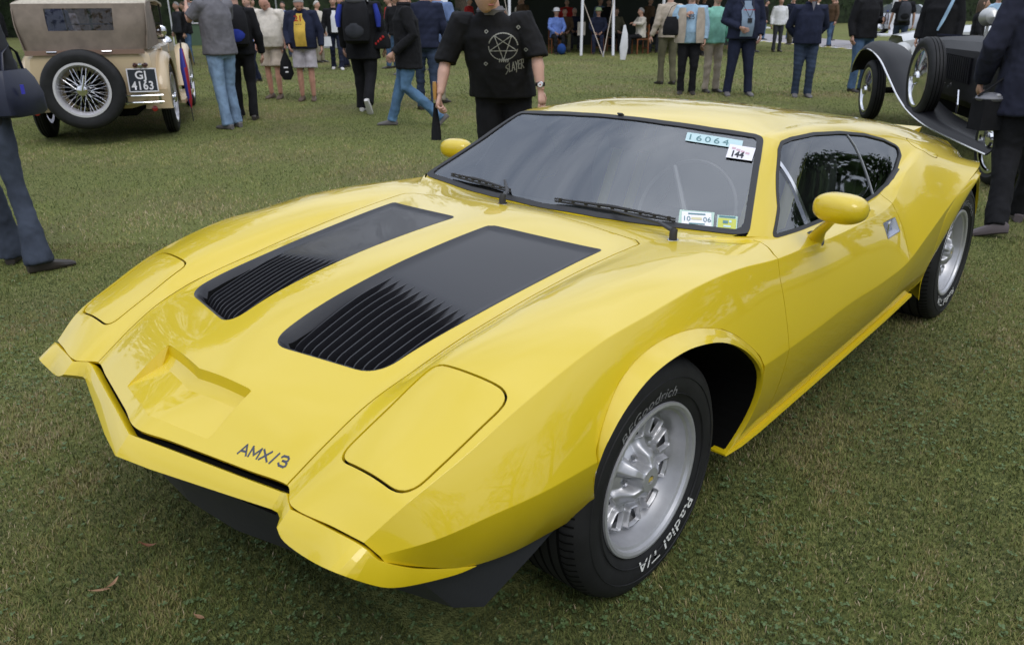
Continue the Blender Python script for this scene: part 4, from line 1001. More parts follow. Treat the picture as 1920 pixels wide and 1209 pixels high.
def cream_car():
    f = (-.52, -.854); fl = Vector((f[0], f[1])).normalized(); lat = Vector((-fl.y, fl.x)); R0 = Vector((-3.30, -8.42)); O = R0+lat*.71
    root = thing('vintage_tourer', 'cream and tan vintage touring car seen from behind with a big wire-wheeled spare', 'vintage car', (O.x, O.y, 0)); parts_frame(root, f)
    for x in (0, 3.05):
        for s in (1, -1): wire_wheel(root, (x, .71*s, .42), .42, .285, .15, s)
    wire_wheel(root, (-.93, .07, .62), .43, .275, .20, 1, False, 'spare_wheel', 'x')
    # body: a tub lofted from tail to cowl
    rows = []
    for x, hw, top, bot in ((-.80, .60, .99, .42), (-.74, .66, 1.02, .38), (-.2, .69, 1.05, .40), (.6, .70, 1.04, .42), (1.3, .69, 1.04, .42), (1.9, .60, 1.06, .44), (2.3, .46, 1.05, .46), (3.25, .30, 1.02, .50)):
        r = []
        for y, z in ((0, bot), (.55, bot), (.92, bot+.06), (1.0, bot+.25), (1.0, .82), (.97, top-.05), (.88, top), (.0, top+.015 if x > 1.8 else top)):
            r.append((x, hw*y, z))
        rows.append(r+[(p[0], -p[1], p[2]) for p in r[::-1]][1:])
    tub = sheet('body', rows, M_CREAM, root, thick=0, ang=35)
    b = MB(); b.add(rows[0], [tuple(range(len(rows[0])))]); b.out('tail_panel', M_CREAM, root, False)
    b = MB(); b.box((-.815, 0, 1.01), (.03, 1.22, .05)); b.out('hood_rail', mat('tan_wood', (.22, .14, .10), .5), root)
    for y in (.34, -.22): b = MB(); b.tube([(-.835, y-.05, 1.02), (-.835, y+.05, 1.02)], .010, 8); b.out('hood_catch', M_CHR, root)
    # folding hood: back panel with a window, roof, sides
    top = [(-.80, 1.03), (-.84, 1.30), (-.80, 1.50), (-.68, 1.575), (-.3, 1.61), (.6, 1.62), (1.5, 1.58), (1.62, 1.55)]
    Rr = []
    for k, (x, z) in enumerate(top):
        hw = (.62, .66, .68, .68, .68, .67, .64, .63)[k]; r = []
        for t in np.linspace(-1, 1, 15):
            yy = hw*math.copysign(abs(t)**.9, t); dz = -.05*abs(t)**5 if k >= 2 else 0; dx = .10*abs(t)**6 if k in (0, 1, 2) else 0
            r.append((x+dx, yy, z+dz))
        Rr.append(r)
    sheet('hood_top', Rr[2:], M_CANT, root, thick=.02, ang=60)
    wy0, wy1 = -.34, .34
    def bk(y, z): k = np.interp(z, [1.03, 1.30, 1.50], [-.80, -.84, -.80]); hw = np.interp(z, [1.03, 1.3, 1.5], [.62, .66, .68]); return (k+.10*abs(y/hw)**6, y, z)
    zs = [1.03, 1.24, 1.47, 1.50]; ys = [-.675, -.60, -.34, .34, .60, .675]
    V = []; F = []
    zz = np.array([1.03, 1.1, 1.17, 1.24, 1.32, 1.40, 1.47, 1.52]); yy = np.concatenate([np.linspace(-.67, -.34, 6), np.linspace(-.2, .2, 3), np.linspace(.34, .67, 6)])
    for z in zz:
        hw = np.interp(z, [1.03, 1.3, 1.5], [.62, .66, .68])/.67
        for y in yy: V.append(bk(y*hw, z))
    w = len(yy)
    for i in range(len(zz)-1):
        for j in range(w-1):
            if 1.23 < zz[i] < 1.45 and yy[j] >= -.345 and yy[j+1] <= .345: continue
            F.append((i*w+j, i*w+j+1, (i+1)*w+j+1, (i+1)*w+j))
    pydata('hood_back', V, F, M_CANV, root, True)
    V = [(-.822, -.35, 1.235), (-.822, .35, 1.235), (-.795, .35, 1.475), (-.795, -.35, 1.475)]; pydata('rear_window', V, [(0, 1, 2, 3)], M_CEL, root)
    for s in (1, -1):
        S = [[(-.74, .635*s, 1.03), (-.76, .675*s, 1.3), (-.72, .68*s, 1.47), (-.6, .685*s, 1.535)], [(-.4, .675*s, 1.05), (-.42, .68*s, 1.3), (-.42, .68*s, 1.47), (-.42, .675*s, 1.56)], [(.10, .675*s, 1.06), (-.02, .68*s, 1.30), (-.15, .68*s, 1.46), (-.10, .675*s, 1.565)]]
        sheet('hood_side', S, M_CANV, root, thick=.01, ang=60, sub=2)
        b = MB(); b.tube([(.0, .66*s, 1.1), (-.1, .67*s, 1.30), (-.2, .67*s, 1.5)], .012, 6); b.out('hood_stay', M_CHR, root)
    # windscreen, wheel, dash
    b = MB()
    for s in (1, -1): b.tube([(1.62, .60*s, 1.06), (1.52, .60*s, 1.54)], .014, 8)
    b.tube([(1.52, -.6, 1.54), (1.52, .6, 1.54)], .012, 8); b.tube([(1.62, -.6, 1.07), (1.62, .6, 1.07)], .012, 8); b.tube([(1.575, -.6, 1.27), (1.575, .6, 1.27)], .008, 8); wf = b.out('windscreen_frame', M_BLK, root)
    pydata('windscreen', [(1.62, -.58, 1.08), (1.62, .58, 1.08), (1.525, .58, 1.53), (1.525, -.58, 1.53)], [(0, 1, 2, 3)], M_CEL, root)
    b = MB(); b.lathe([(.19, -.012), (.205, 0), (.19, .012), (.178, 0), (.19, -.012)], (0, 0, 0), 'x', 28); Rm = Euler((0, math.radians(-35), 0)).to_matrix(); b.V = [tuple(Rm @ Vector(v)+Vector((1.05, -.36, 1.16))) for v in b.V]
    b.tube([(1.05, -.36, 1.16), (1.4, -.36, .95)], .02, 8); b.out('steering_wheel', M_BLK, root)
    for y in (-.36, .36):
        for x in (.85, -.15):
            b = MB(); b.box((x-.25, y, .98), (.12, .50, .30), (0, -.2, 0)); b.box((x, y, .80), (.5, .5, .12)); b.out('seat', mat('tan_leather', (.25, .13, .07), .5), root)
    b = MB(); b.ball((.28, -.71, 1.20), (.02, .07, .07), 14, 8); b.out('wing_mirror', M_CHR, root)
    # mudguards, running boards
    for s in (1, -1):
        fender(root, [(-.62, .40), (-.60, .62), (-.42, .84), (-.12, .95), (.22, .88), (.45, .66), (.55, .42), (.62, .32)], .60*s, .80*s, .035, M_CREAM)
        fender(root, [(3.62, .60), (3.45, .82), (3.1, .92), (2.75, .84), (2.45, .58), (2.2, .36)], .60*s, .80*s, .04, M_CREAM)
        b = MB(); b.box((1.40, .72*s, .31), (1.65, .22, .04)); b.box((1.40, .84*s, .31), (1.65, .015, .05)); b.out('running_board', M_CREAM, root)
        # valance behind the wheel: pale tail of the wing as seen from behind
        V = []; F = []; pr = [(.32, .60), (.34, .80), (.9, .795)]
        b = MB(); b.box((-.66, .66*s, .47), (.05, .30, .22), None, .8); b.out('wing_tail', M_CREAM, root)
        b = MB()
        for z in (.53, .455): b.tube([(-.86, .30*s, z), (-.885, .5*s, z), (-.86, .74*s, z)], .020, 8, True, .6)
        for y in (.34, .70): b.box((-.84, y*s, .49), (.03, .03, .12))
        b.out('bumper_bar', M_CHR, root)
        b = MB(); b.lathe([(.001, -.02), (.032, -.015), (.034, .01)], (-.80, .62*s, .375), 'x', 16); b.out('reflector', M_REDL, root)
        # doors
        b = MB(); b.box((.42, .702*s, .74), (.76, .012, .56)); d = b.out('door', M_CREAM, root); b = MB(); b.tube([(.70, .715*s, .93), (.62, .725*s, .93)], .010, 6); b.out('door_handle', M_CHR, d)
        b = MB(); b.box((1.30, .702*s, .74), (.70, .012, .56)); b.out('door', M_CREAM, root)
        b = MB(); b.lathe([(.001, -.16), (.06, -.13), (.10, -.02), (.105, .03), (.09, .035)], (3.5, .42*s, .95), 'x', 20); b.out('headlamp', M_CHR, root)
    # number plate and lamps
    py, pz = -.545, .70; b = MB(); b.box((-.865, py, pz), (.012, .30, .255)); pl = b.out('number_plate', mat('plate_black', (.02, .025, .035), .5), root, False)
    b = MB()
    for dy, dz, w_, h_ in ((0, .125, .31, .012), (0, -.125, .31, .012), (.152, 0, .012, .262), (-.152, 0, .012, .262)): b.box((-.872, py+dy, pz+dz), (.006, w_, h_))
    b.out('plate_border', M_WHT, pl, False)
    def plate_text(t, y0, z0, sy, sz): text_mesh(t, 1, M_WHT, 'plate_lettering', pl, warp=lambda x, y, z: (-.874, y0-x*sy, z0+y*sz), off=.022, spacing=1.06)
    plate_text('GJ', py+.075, pz+.015, .125, .125); plate_text('4163', py+.125, pz-.103, .114, .130)
    for dy in (.055, 0, -.055):
        b = MB(); b.lathe([(.001, -.03), (.022, -.028), (.028, -.01), (.026, .04)], (-.87, py+dy, pz+.165), 'x', 16); b.out('tail_lamp', M_CHR if dy == 0 else mat('dark_lens', (.05, .01, .01), .15, coat=1), root)
    b = MB(); b.tube([(-.87, py, pz+.12), (-.82, py, pz+.17), (-.78, py, pz+.16)], .012, 6); b.out('lamp_bracket', M_CHR, root)
    b = MB(); b.box((1.4, 0, .36), (4.2, .8, .14)); b.tube([(0, -.7, .42), (0, .7, .42)], .05, 8); b.box((0, 0, .42), (.35, .3, .3)); b.out('chassis', M_DARK, root, False)
    # umbrella leaning on the door
    um = thing('umbrella', 'furled red and blue umbrella leaning on the door of the cream touring car', 'umbrella', tuple(Vector((O.x, O.y, 0))+Vector((f[0], f[1], 0)).normalized()*.98+Vector((fl.y, -fl.x, 0))*.84), root.rotation_euler[2])
    b = MB(); b.tube([(.16, 0, .95), (.08, -.01, .70), (0, -.03, .30), (-.02, -.035, .18)], [.022, .05, .035, .008], 12); o = b.out('canopy', mat('umbrella_red', (.42, .02, .03), .6), um); o.data.materials.append(mat('umbrella_blue', (.03, .04, .35), .6))
    for p_ in o.data.polygons: p_.material_index = 1 if (math.atan2(p_.center.y+.02, p_.center.x-.05) % 2.1) < 1.05 else 0
    b = MB(); b.tube([(-.02, -.035, .18), (-.035, -.04, .0)], .006, 6); b.out('ferrule', M_BLK, um); b = MB(); b.tube([(.16, 0, .95), (.19, 0, 1.06)], .012, 8); b.out('handle', M_BLK, um)
    return root
cream_car()
def black_car():
    f = (-.84, -.545); O = Vector((-10.18, -1.36)); root = thing('vintage_sports_tourer', 'black vintage car with long swept mudguards and a side-mounted spare wheel', 'vintage car', (O.x, O.y, 0)); parts_frame(root, f)
    for x in (0, -4.3):
        for s in (1, -1): wire_wheel(root, (x+.22, .72*s, .385), .385, .27, .17, s, True)
    for s in (1, -1): wire_wheel(root, (-1.98, .76*s, .72), .415, .29, .17, s, True, 'spare_wheel')
    for s in (1, -1):
        rows = []
        path = catmull([(.92, 0, .58), (.86, 0, .74), (.62, 0, .90), (.30, 0, .965), (-.10, 0, .95), (-.55, 0, .86), (-1.0, 0, .70), (-1.5, 0, .52), (-2.0, 0, .41), (-2.6, 0, .35), (-3.3, 0, .335), (-4.2, 0, .33)], 5)
        n = len(path)
        for i, p in enumerate(path):
            u = i/(n-1); d = (path[min(i+1, n-1)]-path[max(i-1, 0)]).normalized(); nn = Vector((d.z, 0, -d.x)); nn = nn if nn.z > 0 else -nn
            cr = .055*(1-u*.8); r = []
            for k in range(9):
                t = k/8; r.append(p+Vector((0, s*(.50+.36*t), 0))+nn*(cr*(1-(2*t-1)**2)-.055*max(0, (t-.75)/.25)**2))
            rows.append(r)
        wing = sheet('mudguard', rows, M_BC, root, thick=.012, ang=60)
        b = MB(); b.tube([q[8]+Vector((0, .004*s, -.004)) for q in rows], .010, 6); b.out('mudguard_beading', M_CHR if s > 0 else M_BC, wing)
        # bonnet and scuttle
        b = MB(); b.lathe([(.001, -.15), (.07, -.12), (.115, -.03), (.125, .02), (.12, .03)], (.42, .36*s, .86), 'x', 24); lo = b.out('headlamp', M_SIL, root); b = MB(); b.lathe([(.118, .03), (.06, .045), (.001, .05)], (.42, .36*s, .86), 'x', 24); b.out('lamp_glass', M_CEL, lo)
        b = MB(); b.tube([(.34, .36*s, .52), (.36, .36*s, .76)], .02, 8); b.out('lamp_stalk', M_CHR, root)
        for k in range(16):
            xq = -1.05-k*.075; b = MB(); b.box((xq, (np.interp(-xq, [1.0, 2.3], [.33, .40])+.008)*s, .80), (.045, .02, .26), (0, .12, 0)); b.out('bonnet_louvre', M_BC, root, False)
        for x0 in (-3.15, -3.32): b = MB(); b.box((x0, .435*s, .80), (.06, .03, .22)); b.out('side_vent', M_SIL, root, False)
        b = MB(); b.tube([(-2.35, .53*s, .62), (-2.6, .60*s, .50), (-2.55, .58*s, .42)], .012, 6); b.out('exhaust_stay', M_CHR, root)
    rows = []
    for x, hw, top in ((.10, .25, 1.02), (-.1, .27, 1.06), (-1.0, .33, 1.10), (-2.3, .40, 1.12), (-2.7, .46, 1.15), (-3.1, .50, 1.19), (-3.3, .50, 1.10)):
        r = [(x, 0, top+.012), (x, hw*.35, top), (x, hw*.72, top-.035), (x, hw*.95, top-.12), (x, hw, top-.22), (x, hw, .50), (x, hw*.8, .42)]; rows.append([(p[0], -p[1], p[2]) for p in r[::-1]][:-1]+r)
    sheet('bonnet', rows, M_BC, root, thick=0, ang=30)
    b = MB(); b.box((-.62, 0, 1.10), (3.0, .012, .02)); b.V = [(v[0]-.6, v[1], v[2]+.012-(v[0]+.62)*.02) for v in b.V]; b.out('bonnet_hinge', M_CHR, root)
    b = MB(); b.box((.16, 0, .74), (.06, .54, .60), None, .92); b.out('radiator', M_CHR, root)
    b = MB(); b.box((-1.2, 0, .38), (2.9, .5, .16)); b.tube([(.22, -.7, .385), (.22, .7, .385)], .04, 8); b.out('chassis', M_DARK, root, False)
    rows = [[(-3.25, s*.56, z) for s, z in ((-1, .95), (-1, .45), (1, .45), (1, .95))], [(-4.6, s*.60, z) for s, z in ((-1, .92), (-1, .45), (1, .45), (1, .92))], [(-5.1, s*.50, z) for s, z in ((-1, .88), (-1, .45), (1, .45), (1, .88))]]
    sheet('body', rows, M_BC, root, thick=.03, ang=30)
    b = MB(); b.tube([(-3.30, -.5, 1.10), (-3.36, -.5, 1.42)], .012, 6); b.tube([(-3.30, .5, 1.10), (-3.36, .5, 1.42)], .012, 6); b.tube([(-3.36, -.5, 1.42), (-3.36, .5, 1.42)], .012, 6); b.out('windscreen_frame', M_CHR, root)
    pydata('windscreen', [(-3.3, -.49, 1.12), (-3.3, .49, 1.12), (-3.36, .49, 1.41), (-3.36, -.49, 1.41)], [(0, 1, 2, 3)], M_CEL, root)
    b = MB(); b.lathe([(.001, -.13), (.065, -.10), (.09, 0), (.09, .04), (.08, .05)], (-2.15, .30, 1.33), 'x', 24); b.tube([(-2.15, .30, 1.10), (-2.15, .30, 1.24)], .015, 8); b.out('spot_lamp', M_SIL, root)
    # grey mud flap and bracket ahead of the wheel
    pydata('splash_shield', [(.62, .70, .10), (.95, .66, .10), (.66, .62, .48), (.60, .72, .50)], [(0, 1, 2, 3)], mat('grey_shield', (.28, .28, .31), .5), root)
    b = MB(); b.tube([(.52, .60, .52), (.80, .60, .55)], .03, 10); b.out('horn', M_CHR, root)
    return root
black_car()
def pale_car():
    """cream-grey open car parked beyond the black one"""
    f = (-.55, .83); root = thing('pale_roadster', 'pale silver open vintage car parked beyond the black vintage car', 'vintage car', (-19.2, -2.9, 0)); parts_frame(root, f)
    rows = []
    for x, hw, top in ((-1.9, .55, .80), (-1.0, .70, .98), (0, .72, 1.02), (1.0, .62, 1.02), (2.2, .42, .98), (2.5, .36, .9)):
        r = [(x, 0, top+.01), (x, hw*.7, top), (x, hw, top-.10), (x, hw, .40)]; rows.append([(p[0], -p[1], p[2]) for p in r[::-1]][:-1]+r)
    sheet('body', rows, mat('pale_enamel', (.52, .53, .54), .3, coat=.5), root, thick=0, ang=40)
    for x in (-1.3, 1.6):
        for s in (1, -1):
            wire_wheel(root, (x, .72*s, .37), .37, .25, .14, s); fender(root, [(x-.5, .45), (x-.3, .74), (x, .84), (x+.3, .74), (x+.5, .45)], .62*s, .82*s, .03, MATS['pale_enamel'])
    b = MB()
    for s in (1, -1): b.tube([(.5, .55*s, 1.0), (.42, .55*s, 1.34)], .012, 6)
    b.tube([(.42, -.55, 1.34), (.42, .55, 1.34)], .012, 6); b.out('windscreen_frame', M_CHR, root)
    pydata('windscreen', [(.5, -.54, 1.02), (.5, .54, 1.02), (.42, .54, 1.33), (.42, -.54, 1.33)], [(0, 1, 2, 3)], M_CEL, root)
pale_car()
def far_car(x, y, f, m, lab):
    root = thing('parked_car', lab, 'car', (x, y, 0)); parts_frame(root, f); rows = []
    for xx, hw, top, mid in ((-2.1, .75, .85, .6), (-1.9, .82, .95, .62), (-1.2, .86, 1.0, .6), (0, .87, .98, .6), (1.2, .86, .92, .58), (1.95, .78, .75, .55), (2.1, .70, .55, .5)):
        r = [(xx, 0, top+.02), (xx, hw*.8, top), (xx, hw, mid+.1), (xx, hw, .28)]; rows.append([(p[0], -p[1], p[2]) for p in r[::-1]][:-1]+r)
    sheet('body', rows, m, root, thick=0, ang=40); rows = []
    for xx, hw, z in ((-1.7, .70, .96), (-1.2, .62, 1.40), (-.3, .62, 1.46), (.35, .62, 1.40), (1.0, .72, .95)):
        rows.append([(xx, -hw-.06, .92), (xx, -hw, z), (xx, hw, z), (xx, hw+.06, .92)])
    sheet('cabin', rows, M_WIN, root, thick=0, ang=30); b = MB(); b.box((-.42, 0, 1.46), (1.0, 1.20, .04)); b.out('roof', m, root)
    for xx in (-1.3, 1.3):
        for s in (1, -1): wire_wheel(root, (xx, .78*s, .32), .32, .21, .18, s, True)
far_car(-44, -12.2, (-.2, .98), mat('silver_car_paint', (.42, .43, .46), .3, metal=.5), 'silver estate car parked on the grass beyond the path')
far_car(-24.2, -26.2, (.72, -.69), mat('white_car_paint', (.62, .66, .68), .3), 'white car with its roof just showing behind the cream touring car')
# ---------------------------------------------------------------- trees
M_BARK = mat('bark', (.07, .055, .04), .9, noise=.4, nscale=14, bump=.6, bscale=20)
def leaf_mat(n, a, b_):
    return mat(n, a, .75, c2=b_, nscale=1.3, spec=.25)
LEAFM = [leaf_mat('leaf_dark', (.035, .065, .018), (.016, .032, .010)), leaf_mat('leaf_mid', (.055, .095, .024), (.024, .048, .013)), leaf_mat('leaf_copper', (.050, .052, .024), (.022, .028, .012))]
def tree(x, y, h, r, seed, label, lm=0, group='trees around the show field', n=3200, leaf=.34, base=.22):
    rr = np.random.default_rng(seed); t = thing('tree', label, 'tree', (x, y, 0), 0, group)
    b = MB(); tr = h*.028+.08; b.tube([(0, 0, -.1), (rr.normal(0, .1), rr.normal(0, .1), h*.3), (rr.normal(0, .3), rr.normal(0, .3), h*.62), (0, 0, h*.85)], [tr*1.3, tr, tr*.6, tr*.15], 9)
    for k in range(7):
        a = rr.uniform(0, 6.28); z0 = h*rr.uniform(.25, .6); L_ = r*rr.uniform(.6, .95); b.tube([(0, 0, z0), (L_*.5*math.cos(a), L_*.5*math.sin(a), z0+L_*.35), (L_*math.cos(a), L_*math.sin(a), z0+L_*.8)], [tr*.45, tr*.3, tr*.08], 6)
    b.out('trunk', M_BARK, t)
    cl = []                                                  # leaf clusters: many small bosses give an uneven outline
    for k in range(46):
        a = rr.uniform(0, 6.28); u = rr.uniform(0, 1); z = h*(base+(1-base)*u**.85); prof = math.sin(math.pi*min(1, .12+.88*u**.8))**.55; q = r*prof*rr.uniform(.35, 1.0)
        cl.append((q*math.cos(a), q*math.sin(a), z*rr.uniform(.94, 1.03), r*rr.uniform(.16, .34)))
    cl = np.array(cl); ci = rr.integers(0, len(cl), n); d = rr.normal(size=(n, 3)); d /= np.linalg.norm(d, axis=1)[:, None]; P = cl[ci, :3]+d*(cl[ci, 3]*rr.uniform(.55, 1.1, n))[:, None]*np.array([1, 1, .75])
    s = leaf*rr.uniform(.5, 1.2, n); A = rr.normal(size=(n, 3)); A /= np.linalg.norm(A, axis=1)[:, None]; Bv = np.cross(A, d); Bv /= np.linalg.norm(Bv, axis=1)[:, None]+1e-9
    V = np.stack([P-A*s[:, None]*.5, P+Bv*s[:, None]*.32, P+A*s[:, None]*.5, P-Bv*s[:, None]*.32], 1).reshape(-1, 3); F = (np.arange(n)*4)[:, None]+np.arange(4)[None]
    me = bpy.data.meshes.new('crown'); me.vertices.add(len(V)); me.vertices.foreach_set('co', V.ravel()); me.loops.add(F.size); me.loops.foreach_set('vertex_index', F.ravel().astype(np.int32)); me.polygons.add(n); me.polygons.foreach_set('loop_start', np.arange(0, n*4, 4, dtype=np.int32)); me.polygons.foreach_set('loop_total', np.full(n, 4, dtype=np.int32)); me.update()
    put('crown', me, LEAFM[lm], t, False); return t
def at(d, l): p = np.array([CX, CY])+FW*d+RT*l; return float(p[0]), float(p[1])
TR = [  # distance along the view, sideways, height, radius, leaf
 (44, -27, 13, 5.5, 0), (40, -19, 11, 5, 2), (52, -12, 15, 6, 0), (56, -3, 12, 5, 1), (60, 6, 16, 6.5, 0), (64, 15, 13, 5.5, 1), (70, 26, 17, 7, 0), (74, 38, 14, 6, 2), (66, 50, 15, 6.5, 0), (38, -31, 14, 6, 1), (24, -12.4, 13.5, 5.5, 0)]
words_ = ['farthest left of the trees behind the cream touring car', 'copper-tinted tree above the cream touring car', 'tall dark tree beyond the people on the left', 'mid-green tree beyond the man in the printed black top', 'tall dark tree beyond the marquee', 'mid-green tree beyond the seated people', 'tall dark tree beyond the paved path', 'copper-tinted tree far behind the black vintage car', 'dark tree at the far right beyond the pale car', 'mid-green tree at the top left corner', 'tall dark tree just behind the cream touring car']
for k, (d, l, h, r, lm) in enumerate(TR): tree(*at(d, l), h, r, 100+k, words_[k], lm, n=8000 if k == 10 else 3600)
RF = [(-11, 26, 11, 5.5, 0, 'dark tree standing across the field from the driver side of the yellow car'), (-2, 30, 14, 6, 1, 'broad green tree across the field beside the yellow car door'), (8, 27, 12, 5.5, 0, 'dark tree behind the photographer to the right'), (-22, 30, 9, 5, 1, 'low green tree across the field beyond the rear wheel'), (17, 18, 15, 6.5, 0, 'tall dark tree behind the photographer'), (34, -6, 12, 6, 0, 'dark tree far ahead of the yellow car nose'), (22, -24, 12, 6, 2, 'copper-tinted tree far off the right front corner of the yellow car'), (-2.5, -22.5, 13, 6, 0, 'broad dark tree away on the passenger side of the yellow car'), (-34, 30, 12, 6, 0, 'dark tree far off behind the tail of the yellow car'), (-20, 13, 6.2, 4.2, 0, 'dark tree across the lawn reflected in the side window'), (-27, 10.5, 8.5, 5, 1, 'green tree across the lawn beyond the right edge'), (-14, 18, 5.4, 4, 0, 'low dark tree across the lawn opposite the door')]
for k, (x, y, h, r, lm, lab) in enumerate(RF): tree(x, y, h, r, 200+k, lab, lm, n=9000 if k in (7, 9, 10, 11, 12) else 3000, leaf=.36)
# a clipped hedge closes the field on the far side
def hedge(d0, l0, d1, l1, h, seed, label):
    rr = np.random.default_rng(seed); a, b_ = np.array(at(d0, l0)), np.array(at(d1, l1)); L_ = np.linalg.norm(b_-a); n = int(L_*420); t = rr.random(n); q = a+(b_-a)*t[:, None]; nn = np.array([-(b_-a)[1], (b_-a)[0]])/L_
    dpt = rr.uniform(-.8, .8, n); z = rr.random(n)**.8*h*(1+.12*np.sin(t*L_*1.3)+.06*np.sin(t*L_*4)); P = np.stack([q[:, 0]+nn[0]*dpt, q[:, 1]+nn[1]*dpt, z], 1)
    A = rr.normal(size=(n, 3)); A /= np.linalg.norm(A, axis=1)[:, None]; Bv = np.cross(A, rr.normal(size=(n, 3))); Bv /= np.linalg.norm(Bv, axis=1)[:, None]; s = rr.uniform(.10, .26, n)[:, None]
    V = np.stack([P-A*s*.5, P+Bv*s*.35, P+A*s*.5, P-Bv*s*.35], 1).reshape(-1, 3); F = (np.arange(n)*4)[:, None]+np.arange(4)[None]
    t_ = thing('hedge', label, 'hedge'); o = pydata('foliage', V, F, LEAFM[0], t_)
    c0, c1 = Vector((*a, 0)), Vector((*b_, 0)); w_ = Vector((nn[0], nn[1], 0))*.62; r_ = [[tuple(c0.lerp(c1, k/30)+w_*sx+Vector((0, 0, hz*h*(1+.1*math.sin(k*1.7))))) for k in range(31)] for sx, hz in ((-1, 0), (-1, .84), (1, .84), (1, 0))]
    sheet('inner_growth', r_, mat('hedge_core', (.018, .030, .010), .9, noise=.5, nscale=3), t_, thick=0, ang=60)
hedge(46, -46, 50, -4, 3.4, 1, 'tall dark hedge closing the field behind the people on the left'); hedge(58, -4, 84, 66, 3.4, 2, 'long dark hedge beyond the marquee and the paved path')
# ---------------------------------------------------------------- path with tape
def gp(u, v):                                                # ground point listed in metres
    return (u, v, .004)
pn = [(-33.0, -15.3), (-30.2, -12.0), (-28.2, -9.3), (-26.0, -6.2), (-22.5, -1.8), (-18.8, 3.0)]; pf = [(-42.5, -20.2), (-38.0, -15.2), (-34.5, -11.4), (-31.0, -7.0), (-26.5, -1.6), (-22.0, 4.4)]
V = [gp(*p) for p in pn]+[gp(*p) for p in pf]; F = [(i, i+1, 6+i+1, 6+i) for i in range(5)]
tag(pydata('path', V, F, mat('pale_paving', (.30, .28, .29), .85, noise=.12, nscale=3)), kind='structure')
k_ = 0; tp = thing('barrier_tape', 'yellow and white marker tape laid along the near edge of the path', 'tape')
for (a, b_) in zip(pn[:-1], pn[1:]):
    A, B_ = Vector((*a, .012)), Vector((*b_, .012)); L_ = (B_-A).length; d = (B_-A).normalized(); n = Vector((-d.y, d.x, 0)); n_ = int(L_/.42)
    for i in range(n_):
        p = A+d*(i*L_/n_); q = A+d*((i+1)*L_/n_); w_ = .09; Vv = [p-n*w_, q-n*w_, q+n*w_, p+n*w_, p-n*w_-Vector((0, 0, .008)), q-n*w_-Vector((0, 0, .008)), q+n*w_-Vector((0, 0, .008)), p+n*w_-Vector((0, 0, .008))]
        pydata('tape_block', [tuple(v) for v in Vv], [(0, 1, 2, 3), (0, 4, 5, 1), (1, 5, 6, 2), (2, 6, 7, 3), (3, 7, 4, 0)], mat('tape_yellow', (.62, .52, .05), .6) if k_ % 2 else M_WHT, tp); k_ += 1
# ---------------------------------------------------------------- marquee
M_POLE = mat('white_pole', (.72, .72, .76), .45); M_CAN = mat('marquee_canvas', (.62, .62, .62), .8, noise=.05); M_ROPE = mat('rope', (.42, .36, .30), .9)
mq = thing('marquee', 'open-sided white marquee on slim poles with a crowd in its shade', 'marquee', (0, 0, 0))
def up_plane(): pass
poles = [((-19.48, -14.26), (-.14, -.10)), ((-20.06, -13.45), (-.26, -.22)), ((-20.91, -12.25), (0, 0)), ((-18.2, -16.1), (-.1, -.1)), ((-22.1, -10.4), (0, 0)), ((-16.8, -18.0), (0, 0))]
for (x, y), (lx, ly) in poles:
    b = MB(); b.tube([(x, y, 0), (x+lx*2.4, y+ly*2.4, 2.55)], .045, 10); b.out('pole', M_POLE, mq)
for a, b_ in (((-19.43, -13.37, 0), (-20.6, -15.6, 2.6)), ((-19.43, -13.37, 0), (-20.9, -13.9, 2.6)), ((-15.2, -14.2, 0), (-17.6, -16.9, 2.6)), ((-17.9, -15.6, 0), (-18.9, -17.2, 2.6))):
    b = MB(); b.tube([a, b_], .014, 6); b.out('guy_rope', M_ROPE, mq)
    p = MB(); p.tube([(a[0], a[1], -.1), (a[0]+.03, a[1]+.03, .16)], .02, 6); p.out('peg', M_WHT, mq)
e0, e1 = Vector((-17.2, -19.2, 0)), Vector((-22.9, -9.6, 0)); bd = Vector((-.86, -.51, 0)).normalized()
rows = [[tuple(e0.lerp(e1, t)+bd*w_+Vector((0, 0, z))) for t in np.linspace(0, 1, 9)] for w_, z in ((-.1, 2.35), (0, 2.6), (3.5, 4.1), (7, 2.6))]
sheet('roof', rows, M_CAN, mq, thick=.02, ang=60)
rows = [[tuple(e0.lerp(e1, t)+bd*(7+.04*math.sin(t*60))+Vector((0, 0, z))) for t in np.linspace(0, 1, 60)] for z in (0, 1.2, 2.6)]
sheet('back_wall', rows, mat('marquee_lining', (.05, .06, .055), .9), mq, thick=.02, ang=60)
# lone tall white posts on plates, standing by the path
for x, y, lab in ((-50.5, -23.6, 'white post on a square foot left of the man in the navy blouson'), (-41.5, -12.2, 'white post on a square foot beside the man with the rucksack')):
    t = thing('post', lab, 'post', (x, y, 0), 0, 'white posts beyond the path'); b = MB(); b.tube([(0, 0, .05), (0, 0, 5)], .12, 12); b.out('shaft', M_POLE, t); b = MB(); b.box((0, 0, .04), (1.5, 1.5, .08), (0, 0, .7)); b.out('foot_plate', M_POLE, t)
